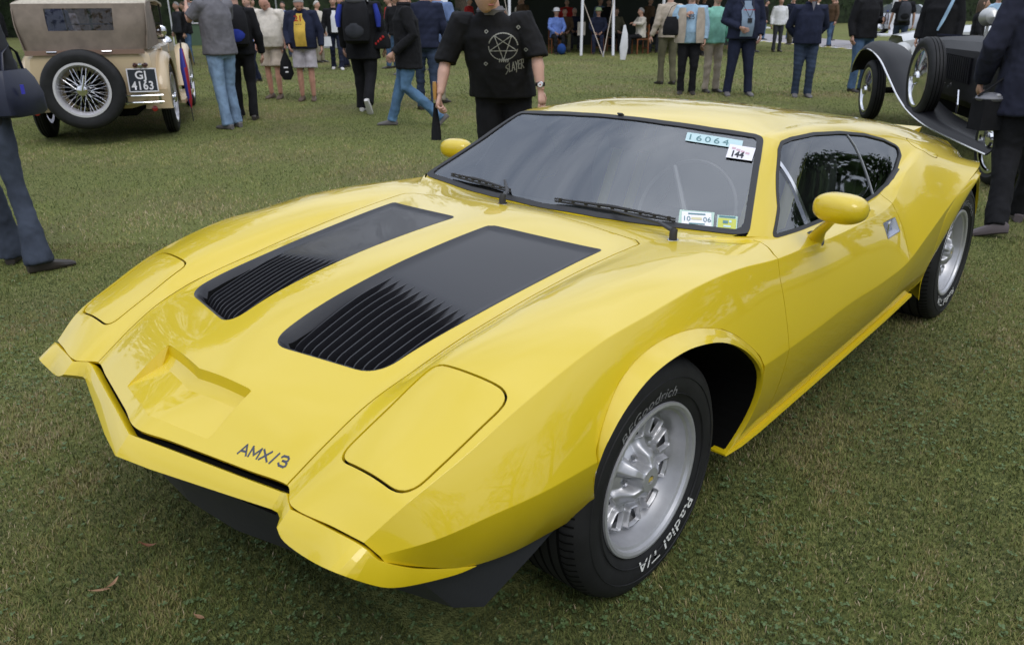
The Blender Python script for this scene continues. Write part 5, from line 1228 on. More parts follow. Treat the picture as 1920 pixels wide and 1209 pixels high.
# ---------------------------------------------------------------- stalls beyond the people on the left
def stall(d, l, w, label, m, top=True):
    x, y = at(d, l); t = thing('stall', label, 'stall', (x, y, 0), TO_C)
    b = MB(); b.box((0, 0, .42), (.8, w, .84)); b.out('table_skirt', m, t, False); b = MB(); b.box((0, 0, .87), (.9, w+.1, .04)); b.out('table_top', M_WHT, t, False)
    for k in range(int(w*3)): b = MB(); b.box((random.uniform(-.25, .25), -w/2+.2+k*.33, .94+.04*(k % 3)), (.2, .2, .12+.08*(k % 3))); b.out('ware', mat('ware_%d' % (k % 4), [(.3, .05, .04), (.5, .5, .52), (.07, .12, .25), (.4, .33, .2)][k % 4], .6), t, False)
    for sy in (1, -1):
        for sx in (1, -1): b = MB(); b.tube([(sx*.9, sy*w/2, 0), (sx*.9, sy*w/2, 2.2)], .03, 8); b.out('pole', M_POLE, t)
    b = MB(); b.add([(1.0, -w/2-.1, 2.2), (1.0, w/2+.1, 2.2), (0, w/2+.1, 2.8), (0, -w/2-.1, 2.8), (-1, -w/2-.1, 2.2), (-1, w/2+.1, 2.2)], [(0, 1, 2, 3), (3, 2, 5, 4)]); b.out('awning', M_CAN, t, False)
TO_C = math.atan2(.671, .741)
stall(33, -7.4, 3.6, 'white stall behind the woman in bright blue', mat('stall_grey', (.35, .37, .38), .8))
stall(34, -2.6, 3.2, 'white stall with mixed wares left of the marquee', mat('stall_blue', (.20, .28, .40), .8))
stall(36, -12.2, 3.4, 'white stall seen beyond the cream touring car', mat('stall_green', (.10, .16, .10), .8))
# ---------------------------------------------------------------- people
SKIN = mat('skin', (.52, .30, .22), .55, noise=.08, nscale=18); SKIN2 = mat('skin_ruddy', (.50, .26, .19), .55, noise=.10, nscale=18)
def cloth(name, c, noise=.18, ns=7, rough=.9, bump=.25): return mat(name, c, rough, noise=noise, nscale=ns, bump=bump, bscale=26, spec=.2)
JEAN_L = cloth('light_denim', (.20, .29, .42), .30, 6); JEAN = cloth('mid_denim', (.075, .13, .23), .35, 6); JEAN_D = cloth('dark_denim', (.035, .05, .085), .3, 6)
BLACK = cloth('black_cloth', (.012, .012, .014)); NAVY = cloth('navy_cloth', (.018, .022, .045)); CHAR = cloth('charcoal_cloth', (.04, .042, .05))
GREY = cloth('grey_jersey', (.15, .145, .16)); BEIGE = cloth('beige_cotton', (.45, .38, .31)); KHAKI = cloth('khaki_cotton', (.27, .24, .18)); CREAM = cloth('cream_cotton', (.62, .57, .50))
SKY = cloth('sky_blue_cloth', (.10, .27, .62)); PALEB = cloth('pale_blue_cloth', (.33, .48, .62)); YEL = cloth('yellow_tee', (.66, .44, .08)); STONE = cloth('stone_cotton', (.42, .39, .42)); ROYAL = cloth('royal_blue_cloth', (.03, .05, .32)); MINT = cloth('mint_cloth', (.25, .55, .45)); SLATE = cloth('slate_blue_shirt', (.14, .20, .36)); WHITEC = cloth('white_cloth', (.75, .75, .78), .08); RED = cloth('red_cloth', (.45, .03, .03)); BROWN = cloth('brown_cloth', (.10, .06, .035)); OLIVE = cloth('olive_cloth', (.12, .11, .07))
SHOE = mat('dark_leather', (.035, .028, .024), .5); SHOEW = mat('white_trainer', (.62, .60, .58), .6); SHOEG = mat('grey_shoe', (.13, .12, .12), .6); SHOEB = mat('brown_boot', (.09, .06, .04), .6)
HAIR = {k: mat('hair_'+k, c, .55, noise=.4, nscale=60, bump=.5, bscale=120) for k, c in dict(dark=(.02, .014, .010), brown=(.07, .042, .022), grey=(.30, .29, .28), blond=(.36, .25, .13), white=(.55, .53, .50)).items()}
M_EYE = mat('eye_dark', (.03, .02, .02), .2); M_LIP = mat('lips', (.42, .14, .13), .5)

def ellipses(mb, secs, n=14, sq=.85):
    """loft of (x, y, z, half depth x, half width y) rings; ends closed"""
    V = []; F = []
    for (x, y, z, a, w) in secs:
        for j in range(n):
            t = 2*math.pi*j/n; c, s = math.cos(t), math.sin(t)
            V.append((x+a*math.copysign(abs(c)**sq, c), y+w*math.copysign(abs(s)**sq, s), z))
    k = len(secs)
    for i in range(k-1):
        for j in range(n): F.append((i*n+j, i*n+(j+1) % n, (i+1)*n+(j+1) % n, (i+1)*n+j))
    F += [tuple(range(n))[::-1], tuple((k-1)*n+j for j in range(n))]; mb.add(V, F)
def fuse(mb, vox, it=4, wr=0, seed=0, name='m'):
    me = mesh_np(name, mb.V, mb.F); bm = bmesh.new(); bm.from_mesh(me); bmesh.ops.recalc_face_normals(bm, faces=bm.faces); bm.to_mesh(me); bm.free()
    o = bpy.data.objects.new(name, me); col.objects.link(o)
    r = o.modifiers.new('r', 'REMESH'); r.mode = 'VOXEL'; r.voxel_size = vox
    s = o.modifiers.new('s', 'SMOOTH'); s.iterations = it; s.factor = .5
    m2 = bpy.data.meshes.new_from_object(o.evaluated_get(bpy.context.evaluated_depsgraph_get())); bpy.data.objects.remove(o); bpy.data.meshes.remove(me)
    if wr:
        n = len(m2.vertices); P = np.empty(n*3); m2.vertices.foreach_get('co', P); P = P.reshape(-1, 3); Nv = np.empty(n*3); m2.vertices.foreach_get('normal', Nv); Nv = Nv.reshape(-1, 3)
        rr = np.random.default_rng(seed); f = np.zeros(n); close = n > 9000
        if close:
            sc = (7, 7, 5); o_ = rr.uniform(0, 50, 3); Q = P*np.array(sc)+o_; Q2 = P*np.array((19, 19, 15))+o_
            f = np.array([1.3-4*abs(mnoise.noise(Vector(q)))+.7-2.2*abs(mnoise.noise(Vector(q2))) for q, q2 in zip(Q, Q2)])*1.3
        for _ in range(0 if close else 7):
            k = np.array([rr.normal(0, 13), rr.normal(0, 13), rr.normal(0, 30)]); w = np.array([rr.normal(0, 5), rr.normal(0, 5), rr.normal(0, 5)])
            f += np.sin(P@k+2.2*np.sin(P@w+rr.uniform(0, 6))+rr.uniform(0, 6))
        P += Nv*(wr*f/2.2)[:, None]; m2.vertices.foreach_set('co', P.ravel()); m2.update()
    return m2
def head_mesh(mb_V, mb_F, c, yaw, pitch, s=1.0, fat=1.0):
    """face looks along +x before turning"""
    n, k = 28, 26; V = []; F = []; R = Euler((0, pitch, yaw)).to_matrix()
    for i in range(k+1):
        ph = math.pi*i/k
        for j in range(n):
            t = 2*math.pi*j/n; x, y, z = math.sin(ph)*math.cos(t), math.sin(ph)*math.sin(t), math.cos(ph)
            X, Y, Z = x*.095, y*.076, z*.118
            if z < 0: Y *= 1-.28*abs(z)**1.3; X = X*(1-.10*abs(z)) if x > 0 else X*(1-.45*abs(z))
            if x > 0:
                fx = max(0, x)
                nose = math.exp(-((Y/.013)**2))*(math.exp(-(((Z+.022)/.020)**2))*.026+math.exp(-(((Z-.002)/.022)**2))*.012)
                sock = -math.exp(-(((abs(Y)-.032)/.014)**2+((Z-.010)/.012)**2))*.010
                brow = math.exp(-((Z-.030)/.012)**2-(Y/.05)**2)*.005
                mouth = math.exp(-(((Z+.058)/.010)**2)-(Y/.026)**2)*.005-math.exp(-(((Z+.0585)/.0028)**2)-(Y/.024)**2)*.006
                chin = math.exp(-(((Z+.094)/.016)**2)-(Y/.024)**2)*.009
                cheek = math.exp(-(((abs(Y)-.042)/.018)**2+((Z+.022)/.022)**2))*.005*fat
                X += (nose+sock+brow+mouth+chin+cheek)*min(1, fx*1.6)
            if fat > 1: Y *= 1+.12*(fat-1)*(1 if z < .1 else .3)
            v = R @ Vector((X*s, Y*s, Z*s)); V.append((v.x+c[0], v.y+c[1], v.z+c[2]))
    for i in range(k):
        for j in range(n): F.append((i*n+j, (i+1)*n+j, (i+1)*n+(j+1) % n, i*n+(j+1) % n))
    for sg in (-1, 1):                                       # ears
        b0 = len(V)
        for i in range(7):
            for j in range(8):
                ph = math.pi*i/6; t = 2*math.pi*j/8; v = R @ Vector((-.004*s+.018*s*math.sin(ph)*math.cos(t)-.006*math.cos(ph), sg*(.074+.010*math.sin(ph)*math.sin(t)*sg*sg)*s, .000+.031*s*math.cos(ph)))
                V.append((v.x+c[0], v.y+c[1], v.z+c[2]))
        for i in range(6):
            for j in range(8): F.append((b0+i*8+j, b0+(i+1)*8+j, b0+(i+1)*8+(j+1) % 8, b0+i*8+(j+1) % 8))
    b0 = len(mb_V); mb_V += V; mb_F += [tuple(q+b0 for q in f) for f in F]
def hand(mb, wrist, dirv, palm_n, side, curl=.5, s=1.0):
    """palm and five fingers growing from the wrist; palm_n points out of the palm, side = thumb direction"""
    d = Vector(dirv).normalized(); pn = Vector(palm_n); pn = (pn-d*pn.dot(d)).normalized(); sd = d.cross(pn)*side
    w = Vector(wrist); k = MB()
    palm = [(w-d*.02, .024), (w+d*.02, .029), (w+d*.055, .037), (w+d*.085, .036)]
    V = []; F = []
    for p, r in palm:
        for j in range(10):
            t = 2*math.pi*j/10; V.append(p+sd*(r*s*math.cos(t))+pn*(.016*s*math.sin(t)))
    for i in range(3):
        for j in range(10): F.append((i*10+j, i*10+(j+1) % 10, (i+1)*10+(j+1) % 10, (i+1)*10+j))
    F += [tuple(range(10)), tuple(30+j for j in range(10))]; mb.add(V, F)
    for i, (o, L_, r) in enumerate(((.027, .068, .0088), (.009, .078, .0092), (-.010, .072, .0088), (-.027, .056, .0078))):
        b = w+d*.078*s+sd*o*s; pts = [b]; a = 0; rad = [r*1.05*s]
        for q, (f, rr_) in enumerate(((.42, 1.0), (.32, .92), (.26, .8))):
            a += curl*(.75+.12*i); pts.append(pts[-1]+(d*math.cos(a)+pn*math.sin(a))*L_*f*s); rad.append(r*rr_*s)
        mb.tube(pts, rad, 7, up=tuple(sd))
    b = w+d*.025*s+sd*.026*s; t1 = b+(d*.55+sd*.75+pn*.25).normalized()*.038*s; t2 = t1+(d*.85+sd*.25+pn*(.3+curl*.6)).normalized()*.030*s; t3 = t2+(d*.9-sd*.1+pn*(.3+curl)).normalized()*.022*s
    mb.tube([w+d*.008*s+sd*.012*s, b, t1, t2, t3], [.012*s, .013*s, .0115*s, .010*s, .008*s], 7, up=tuple(pn))
PN = [0]
def person(x, y, face, label, group=None, H=1.75, slean=0, top=None, top_len='hip', legs=None, shoes=SHOE, arms=None, stance=None, hair='brown', hairlen=0, build=1.0, belly=0, skin=SKIN, vox=.016, lean=0, shorts=False, sleeves='long', flare=0, head=None, hood=None, seated=False, collar=None, inner=None, twist=0, wrinkle=.004, bald=False, hat=None, seat_h=.46, z0=0, fat=1.0, handcurl=.45):
    """local frame: +x is forward, +y is the person's left"""
    PN[0] += 1; sd_ = PN[0]; s = H/1.75; p = thing('person', label, 'person', (x, y, z0), face, group)
    S = lambda *v: Vector(v)*s
    hipz = .93 if not seated else seat_h/s+.09
    pel = Vector((0, 0, hipz)); lv = Vector((math.sin(lean), math.sin(slean), math.cos(lean))).normalized()
    chest = pel+lv*.36; neck = pel+lv*.555; hd = head or (0, 0, 0)      # yaw, pitch, forward shift
    headc = neck+lv*.155+Vector((.025+hd[2]+.07*math.sin(hd[1]), 0, -.11*math.sin(max(0, hd[1]))))
    cy, sy = math.cos(twist), math.sin(twist)
    def sh(side): return neck-lv*.055+Vector((-sy*side*.19*build**.5, cy*side*.19*build**.5, 0))
    # legs: (knee, ankle) per side
    st = stance or {}
    def leg(side):
        k, a = st.get(side, ((0.02, .10*side, .50), (0, .11*side, .085))) if not seated else st.get(side, ((.44, .13*side, hipz-.03), (.46, .12*side, .085)))
        return Vector((0, .095*side, hipz-.04)), Vector(k), Vector(a)
    ar = arms or {}
    def arm(side):
        a = ar.get(side)
        if a is None: a = ((-.02, .27*side, 1.13-(.93-hipz)), (.06, .29*side, .88-(.93-hipz)))
        return sh(side), Vector(a[0]), Vector(a[1])
    # ---- the body: one fused figure under the clothes
    b = MB(); hw = .15*build; P = lambda v: tuple(Vector(v)*s)
    def ring(c, a, w): return (c.x*s, c.y*s, c.z*s, a*s, w*s)
    ellipses(b, [ring(pel-Vector((0, 0, .06)), .09, .13*build), ring(pel+lv*.05, .10*build, .15*build), ring(pel+lv*.2, (.10+belly*.5)*build, .135*build), ring(chest, .115*build, .165*build), ring(neck-lv*.06, .085, .16*build), ring(neck, .06, .07)])
    b.tube([P(neck-lv*.03), P(neck+lv*.10+Vector((.01, 0, 0)))], [.062*s*fat**.5, .056*s*fat**.5], 10)
    for side in (1, -1):
        h, k, a = leg(side); th = 1 if shorts or legs is None else .72; b.tube([P(h), P(h.lerp(k, .5)), P(k), P(k.lerp(a, .35)), P(a)], [.082*s*build*th, .07*s*build*th, .052*s*th, .055*s*th, .038*s*th], 10)
        f = a-Vector((0, 0, .05)); b.tube([P(f+Vector((-.04, 0, 0))), P(f+Vector((.12, 0, -.01)))], [.026*s, .018*s], 8)
        q, e, w_ = arm(side); b.tube([P(q), P(q.lerp(e, .5)), P(e), P(e.lerp(w_, .35)), P(w_)], [.055*s, .047*s*build, .038*s, .039*s*build, .026*s], 10)
    me = fuse(b, max(vox, .014), 3, name='body_'+str(sd_)); 
    V = [tuple(v.co) for v in me.vertices]; F = [tuple(q.vertices) for q in me.polygons]
    head_mesh(V, F, P(headc), hd[0], hd[1], s, fat)
    hb = MB()
    for side in (1, -1):
        q, e, w_ = arm(side); dv = (w_-e).normalized(); pnv = ar.get(('palm', side), (0, -side, 0) if abs(dv.y) < .8 else (0, 0, -1))
        cv = ar.get(('curl', side), handcurl)
        hand(hb, P(w_), dv, pnv, side if dv.z < .3 else side, cv, s)
    b0 = len(V); V += [tuple(v) for v in hb.V]; F += [tuple(i+b0 for i in f) for f in hb.F]
    m2 = mesh_np('body', V, F); o = put('body', m2, skin, p)
    if vox < .02:
        R = Euler((0, hd[1], hd[0])).to_matrix()
        for sg in (-1, 1):
            e_ = MB(); c = Vector(P(headc))+R @ Vector((.082*s, sg*.031*s, .010*s)); e_.ball(tuple(c), (.006, .011, .0065), 8, 6); e_.out('eye', M_EYE, p)
        l_ = MB(); c = Vector(P(headc))+R @ Vector((.0835*s, 0, -.058*s)); l_.ball(tuple(c), (.008, .022, .0065), 12, 6, (0, 0, hd[0])); l_.out('mouth', M_LIP, p)
    # ---- hair
    if not bald:
        R = Euler((0, hd[1], hd[0])).to_matrix(); n, k = 22, 14; V = []; F = []; hc = Vector(P(headc))
        for i in range(k+1):
            ph = math.pi*(.08+.92*i/k)*.62 if not hairlen else math.pi*.75*i/k
            for j in range(n):
                t = 2*math.pi*j/n; back = .5-.5*math.cos(t)                      # 0 at the front, 1 at the back
                lim = math.pi*(.26+.34*back+.0*hairlen) if not hairlen else math.pi*(.26+.50*back)
                pp = lim*i/k; v = Vector((math.sin(pp)*math.cos(t)*.106-.004, math.sin(pp)*math.sin(t)*.088, math.cos(pp)*.130))
                if hairlen and back > .35 and i > k*.6: v.z -= hairlen*(i/k-.6)*2.5*back; v.x -= .01
                v *= 1+.025*math.sin(t*7+i*1.3+sd_)+.02*math.sin(t*13+i*2.1)
                v = R @ (v*s); V.append((v.x+hc.x, v.y+hc.y, v.z+hc.z))
        for i in range(k):
            for j in range(n): F.append((i*n+j, (i+1)*n+j, (i+1)*n+(j+1) % n, i*n+(j+1) % n))
        pydata('hair', V, F, HAIR[hair], p, True)
    if hat:
        hc = P(headc); hb_ = MB(); hb_.lathe([(.001, .155), (.07, .15), (.098, .11), (.102, .05), (.155, .045), (.150, .04), (.10, .035)], hc, 'z', 20); hb_.out('hat', hat, p)
    # ---- trousers or shorts
    if legs is not None:
        b = MB(); ez = .10*build
        ellipses(b, [ring(pel-Vector((0, 0, .10)), .10*build, .145*build), ring(pel+Vector((0, 0, .0)), .125*build, .175*build), ring(pel+lv*.10, (.118+belly*.3)*build, .165*build)])
        for side in (1, -1):
            h, k, a = leg(side); r0 = .098*build
            if shorts:
                e = h.lerp(k, .88); b.tube([P(h+Vector((0, 0, .03))), P(h.lerp(k, .5)), P(e)], [r0*s, .100*s*build, .105*s*build], 12)
            else:
                e = a+Vector((-.005, 0, -.035)); b.tube([P(h+Vector((0, 0, .03))), P(h.lerp(k, .5)), P(k), P(k.lerp(a, .5)), P(e)], [r0*s, .088*s*build, .070*s*build, (.062+flare*.5)*s*build**.5, (.066+flare)*s], 12)
        me = fuse(b, vox*.9, 2, wrinkle*1.1, sd_*3+1, 'shorts' if shorts else 'trousers'); put('shorts' if shorts else 'trousers', me, legs, p)
    # ---- shoes
    for side in (1, -1):
        h, k, a = leg(side); t = st.get(('toe', side), 0); d = Vector((math.cos(t), 0, -math.sin(t))); u = Vector((math.sin(t), 0, math.cos(t))); yaw = st.get(('yaw', side), .12*side)
        d = Matrix.Rotation(yaw, 3, 'Z') @ d
        b = MB(); base = a-u*.055
        V = []; F = []; n = 10; lat = d.cross(u).normalized()
        for (dd, wdt, hgt) in ((-.075, .028, .055), (-.05, .036, .085), (.0, .040, .090), (.07, .044, .062), (.13, .047, .045), (.17, .040, .036), (.195, .022, .022)):
            for j in range(n):
                tt = 2*math.pi*j/n; V.append(tuple((base+d*dd-u*.030+u*(hgt*.5+hgt*.5*math.copysign(abs(math.sin(tt))**.6, math.sin(tt)))+lat*wdt*math.copysign(abs(math.cos(tt))**.8, math.cos(tt)))*s))
        for i in range(6):
            for j in range(n): F.append((i*n+j, i*n+(j+1) % n, (i+1)*n+(j+1) % n, (i+1)*n+j))
        F += [tuple(range(n)), tuple(60+j for j in range(n))]; b.add(V, F); so = b.out('shoe', shoes, p)
    # ---- upper garment
    if top is not None:
        hem = {'waist': .02, 'hip': -.06, 'long': -.20, 'coat': -.42}[top_len]; b = MB(); ex = .02 if top_len in ('waist',) else .032
        secs = []
        if hem < 0: secs.append(ring(pel+Vector((0, 0, hem)), (.13+ex)*build+belly*.2, (.178+ex)*build))
        else: secs.append(ring(pel+lv*.03, (.12+ex)*build+belly*.5, (.165+ex)*build))
        secs += [ring(pel+lv*.12+Vector((belly*.45, 0, 0)), (.122+ex)*build+belly*.75, (.160+ex)*build+belly*.2), ring(pel+lv*.24+Vector((belly*.4, 0, 0)), (.122+ex*.8)*build+belly*.6, (.165+ex)*build+belly*.1), ring(chest+lv*.03, (.125+ex*.7)*build, (.180+ex*.6)*build), ring(neck-lv*.105, .108+ex*.5, (.178+ex*.4)*build**.6), ring(neck-lv*.055, .092+ex*.4, (.150+ex*.3)*build**.5), ring(neck-lv*.02, .078+ex*.3, .105+ex*.3), ring(neck+lv*.015, .068+ex*.3, .072+ex*.3)]
        ellipses(b, secs, 18)
        for side in (1, -1):
            q, e, w_ = arm(side); ra = (.068+ex*.25)*build**.6
            if sleeves == 'long': pts = [q-Vector((0, side*.05, .02)), q, q.lerp(e, .5), e, e.lerp(w_, .5), e.lerp(w_, .97)]; rd = [ra, ra*1.02, ra*.92, ra*.80, ra*.74, ra*.62]
            elif sleeves == 'short': pts = [q-Vector((0, side*.05, .02)), q, q.lerp(e, .45), q.lerp(e, .80)]; rd = [ra, ra*1.02, ra*.98, ra*.98]
            else: pts = [q-Vector((0, side*.05, .02)), q, q.lerp(e, .5), e, e.lerp(w_, .10)]; rd = [ra, ra*1.02, ra*.95, ra*.92, ra*.95]
            b.tube([P(v) for v in pts], [r*s for r in rd], 12)
        nm = {'waist': 'shirt', 'hip': 'jacket', 'long': 'jacket', 'coat': 'coat'}[top_len]
        me = fuse(b, vox*.9, 3, wrinkle, sd_*3+2, nm); to = put(nm, me, top, p)
        if inner is not None:      # open jacket: a panel of the garment beneath it standing just proud of the chest
            V = []; F = []; nn = 14; rws = [(-.02, .135), (.12, .142+belly), (.25, .140+belly*.9), (.36, .140), (.44, .122), (.50, .100)]
            for dz, dep in rws:
                c = pel+lv*dz+Vector((belly*.45 if dz < .3 else 0, 0, 0)); wd = .085*build*(1 if dz < .4 else .55)
                for j in range(nn+1):
                    yy = wd*(2*j/nn-1); xx = (dep+.034)*build*math.sqrt(max(0, 1-(yy/(.21*build))**2))+.004
                    V.append(tuple((c+Vector((xx, yy, 0)))*s))
            for i in range(len(rws)-1):
                for j in range(nn): F.append((i*(nn+1)+j, i*(nn+1)+j+1, (i+1)*(nn+1)+j+1, (i+1)*(nn+1)+j))
            pydata('tee_shirt', V, F, inner, p, True)
        if collar is not None:
            cc = MB(); cc.lathe([(.085*s, -.01*s), (.095*s, .02*s), (.080*s, .045*s), (.066*s, .03*s)], P(neck), 'z', 18); cc.out('collar', collar, p)
        if hood is not None:
            cc = MB(); cc.ball(P(neck-lv*.03+Vector((-.085, 0, 0))), (.075*s, .115*s, .095*s), 16, 10); cc.out('hood', hood, p)
    return p
def az(u, v=None): return math.atan2(u[1], u[0])
TO_CAM = math.atan2(.671, .741); AWAY = TO_CAM+math.pi; LEFT = math.atan2(-.741, .671); RIGHT = LEFT+math.pi
# walking helpers: sagittal legs
def walk(l, r, hip=.93, w=.10):
    """l, r: foot offsets forward; returns stance"""
    d = {}
    for side, f in ((1, l), (-1, r)):
        lift = 0; toe = 0
        if isinstance(f, tuple): f, lift, toe = f
        d[side] = ((f*.5+.04+(.06 if lift else 0), w*side, .50+lift*.15), (f, w*side, .085+lift)); d[('toe', side)] = toe
    return d
# ---------------------------------------------------------------- the people in the photograph
def bag(parent_label, cat, loc, m, size, rz=0, name='bag', strap=None, flap=True):
    t = thing(name, parent_label, cat, loc, rz); w, d, h = size
    b = MB(); V = []; n = 12; F = []
    for k, (z, a, c) in enumerate(((0, .85, .9), (.06, 1, 1), (.45, 1.0, .92), (.8, .82, .62), (1, .62, .25))):
        for j in range(n):
            t_ = 2*math.pi*j/n; V.append((d/2*c*math.copysign(abs(math.sin(t_))**.6, math.sin(t_)), w/2*a*math.copysign(abs(math.cos(t_))**.6, math.cos(t_)), z*h))
    for i in range(4):
        for j in range(n): F.append((i*n+j, i*n+(j+1) % n, (i+1)*n+(j+1) % n, (i+1)*n+j))
    F += [tuple(range(n))[::-1], tuple(4*n+j for j in range(n))]; b.add(V, F); b.out('bag_body', m, t)
    if strap: b = MB(); b.tube(strap, .010, 6, True, .4); b.out('strap', m, t)
    return t
def rucksack(label, loc, rz, m, m2, s=1.0, extra=None):
    t = thing('rucksack', label, 'rucksack', loc, rz); b = MB()
    V = []; F = []; n = 16
    for z, w, d in ((0, .13, .08), (.04, .16, .12), (.22, .165, .13), (.40, .15, .115), (.50, .11, .08), (.53, .05, .03)):
        for j in range(n):
            a = 2*math.pi*j/n; V.append((-(.02+d*s)+d*s*math.copysign(abs(math.cos(a))**.7, math.cos(a)), w*s*math.copysign(abs(math.sin(a))**.7, math.sin(a)), z*s))
    for i in range(5):
        for j in range(n): F.append((i*n+j, i*n+(j+1) % n, (i+1)*n+(j+1) % n, (i+1)*n+j))
    F += [tuple(range(n))[::-1], tuple(5*n+j for j in range(n))]; b.add(V, F); b.out('main_pack', m, t)
    b = MB(); b.ball((-.24*s, 0, .16*s), (.05*s, .12*s, .11*s), 14, 8); b.out('front_pocket', m2, t)
    b = MB()
    for y in (.10, -.10): b.tube([(.0, y*s, .50*s), (.08, y*1.1*s, .46*s), (.12, y*1.25*s, .25*s), (.02, y*1.4*s, .05*s)], .016, 6, True, .5)
    b.out('shoulder_strap', m, t)
    return t
def off(p, ang, f, l): c, s = math.cos(ang), math.sin(ang); return (p[0]+c*f-s*l, p[1]+s*f+c*l)
D = math.radians
# woman at the left edge, walking away
a = AWAY+.10; pw = (.12, -3.60)
person(*pw, a, 'woman in charcoal top and flared dark jeans at the left edge with a navy handbag', H=1.70, top=CHAR, top_len='hip', legs=cloth('indigo_denim', (.048, .058, .082), .3, 6), shoes=SHOE, flare=.018, build=.76, hair='brown', hairlen=.2, vox=.012, wrinkle=.005,
       stance={1: ((.06, .06, .50), (.12, .06, .085)), -1: ((-.01, -.12, .50), (-.10, -.20, .085)), ('yaw', -1): -.9}, arms={1: ((-.05, .22, 1.14), (.12, .18, .98)), -1: ((.04, -.20, 1.16), (.24, -.12, 1.22))})
hp = off(pw, a, .02, -.23); b_ = bag('navy leather handbag on the shoulder of the woman at the left edge', 'handbag', (hp[0], hp[1], .90), mat('navy_leather', (.008, .011, .03), .42, noise=.1), (.34, .15, .25), a+1.35, 'handbag', [(0, -.09, .22), (.0, -.06, .34), (0, .0, .38), (0, .06, .34), (0, .09, .22)])
b = MB(); b.box((-.088, .07, .15), (.008, .02, .05)); b.out('clasp', mat('blue_enamel', (.05, .05, .45), .3), b_)
# man photographing the cream car
p2 = (-3.93, -8.15); a = LEFT-.62
person(*p2, a, 'man in grey tee and faded jeans holding up a camera beside the cream touring car', H=1.84, top=GREY, top_len='hip', sleeves='short', legs=JEAN_L, shoes=SHOEG, hair='brown', vox=.013, wrinkle=.006, build=1.0,
       arms={1: ((.16, .26, 1.26), (.38, .12, 1.42)), -1: ((.16, -.26, 1.24), (.38, -.06, 1.40))}, stance={1: ((-.02, .09, .50), (-.10, .10, .085)), -1: ((.06, -.10, .50), (-.02, -.10, .085))}, lean=.05)
c_ = off(p2, a, .46, .02); t = thing('camera', 'small compact camera held up by the man in the grey tee', 'camera', (c_[0], c_[1], 1.50), a); b = MB(); b.box((0, 0, 0), (.03, .10, .06)); b.lathe([(.001, .035), (.022, .034), (.024, .0)], (0, 0, 0), 'x', 14); b.out('camera_body', mat('silver_camera', (.4, .4, .42), .35), t)
# person with black and blue rucksack just beyond
p3 = (-4.55, -8.75); a = AWAY+.25
person(*p3, a, 'person in black behind the man in the grey tee, wearing a black and blue rucksack', H=1.74, top=BLACK, legs=BLACK, shoes=SHOE, hair='dark', stance=walk(.05, -.12))
q = off(p3, a, -.12, 0); rucksack('black and blue rucksack worn beside the man in the grey tee', (*q, .98), a, BLACK, ROYAL)
person(-7.9, -14.0, TO_CAM-.55, 'woman in bright blue jacket and navy trousers walking towards the cream touring car', H=1.68, top=SKY, top_len='long', legs=NAVY, hair='blond', build=.95, stance=walk(.18, -.16), inner=mat('pink_top', (.55, .35, .33), .8))
pB = person(-6.37, -10.85, TO_CAM-.15, 'stout bald man in cream polo shirt and beige shorts with dark boots', H=1.70, top=CREAM, sleeves='short', legs=BEIGE, shorts=True, shoes=SHOEB, bald=True, build=1.15, belly=.06, skin=SKIN2, head=(.1, .65, .05), vox=.014, stance=walk(.05, -.03), arms={1: ((-.06, .30, 1.13), (.02, .27, .90)), -1: ((-.06, -.30, 1.13), (.02, -.27, .90))})
pY = person(-6.52, -10.12, TO_CAM+.05, 'man in navy jacket over yellow tee and pale cargo shorts, holding a dark carrier bag', H=1.68, top=NAVY, inner=YEL, legs=STONE, shorts=True, shoes=SHOEB, hair='grey', build=1.10, belly=.05, skin=SKIN2, head=(.4, .6, .04), vox=.014, stance=walk(.03, .0), arms={1: ((-.02, .30, 1.14), (.05, .31, .90)), -1: ((.0, -.27, 1.14), (.14, -.22, .93))})
b = MB()
t = thing('carrier_bag', 'dark drawstring carrier bag hanging from the hand of the man in the yellow tee', 'bag', (-6.28, -10.33, .34), TO_CAM); b.tube([(0, 0, .50), (0, 0, .42), (0, 0, .28), (0, 0, .10), (0, 0, .0)], [.012, .03, .09, .12, .06], 14, True, .45); b.out('bag_body', BLACK, t)
b = MB(); b.box((.058, .01, .20), (.004, .07, .02)); b.box((.060, .02, .13), (.004, .05, .02)); b.out('bag_print', M_WHT, t, False)
pr = MB(); 
for dy, dz, w_, h_ in ((.02, .0, .05, .05), (-.04, .0, .05, .05)): pr.box((0, dy, dz), (.004, w_, h_))
q = off((-6.52, -10.12), TO_CAM+.05, .228, .0); t_ = MB(); ang = TO_CAM+.05
def chest_print(parent, fwd, z, txt, m, sy, sz, x0=0):
    text_mesh(txt, 1, m, 'chest_print', parent, warp=lambda x, y, zz: (fwd, x0+x*sy, z+y*sz), off=.02, align='CENTER')
chest_print(pY, .262, 1.26, '21', RED, .13, .12); chest_print(pY, .262, 1.37, '---', NAVY, .12, .05); chest_print(pY, .262, 1.20, '---', NAVY, .10, .05)
person(-11.26, -15.7, TO_CAM+.2, 'older person in black jacket over white collar with white shoes, carrying a white bag', H=1.70, top=BLACK, inner=WHITEC, legs=NAVY, shoes=SHOEW, hair='white', stance=walk(.2, -.15))
t = thing('paper_bag', 'small white bag held low by the person with white shoes', 'bag', (-10.9, -15.55, .58), TO_CAM); b = MB(); b.box((0, 0, .1), (.06, .20, .22), None, .8); b.out('bag_body', WHITEC, t)
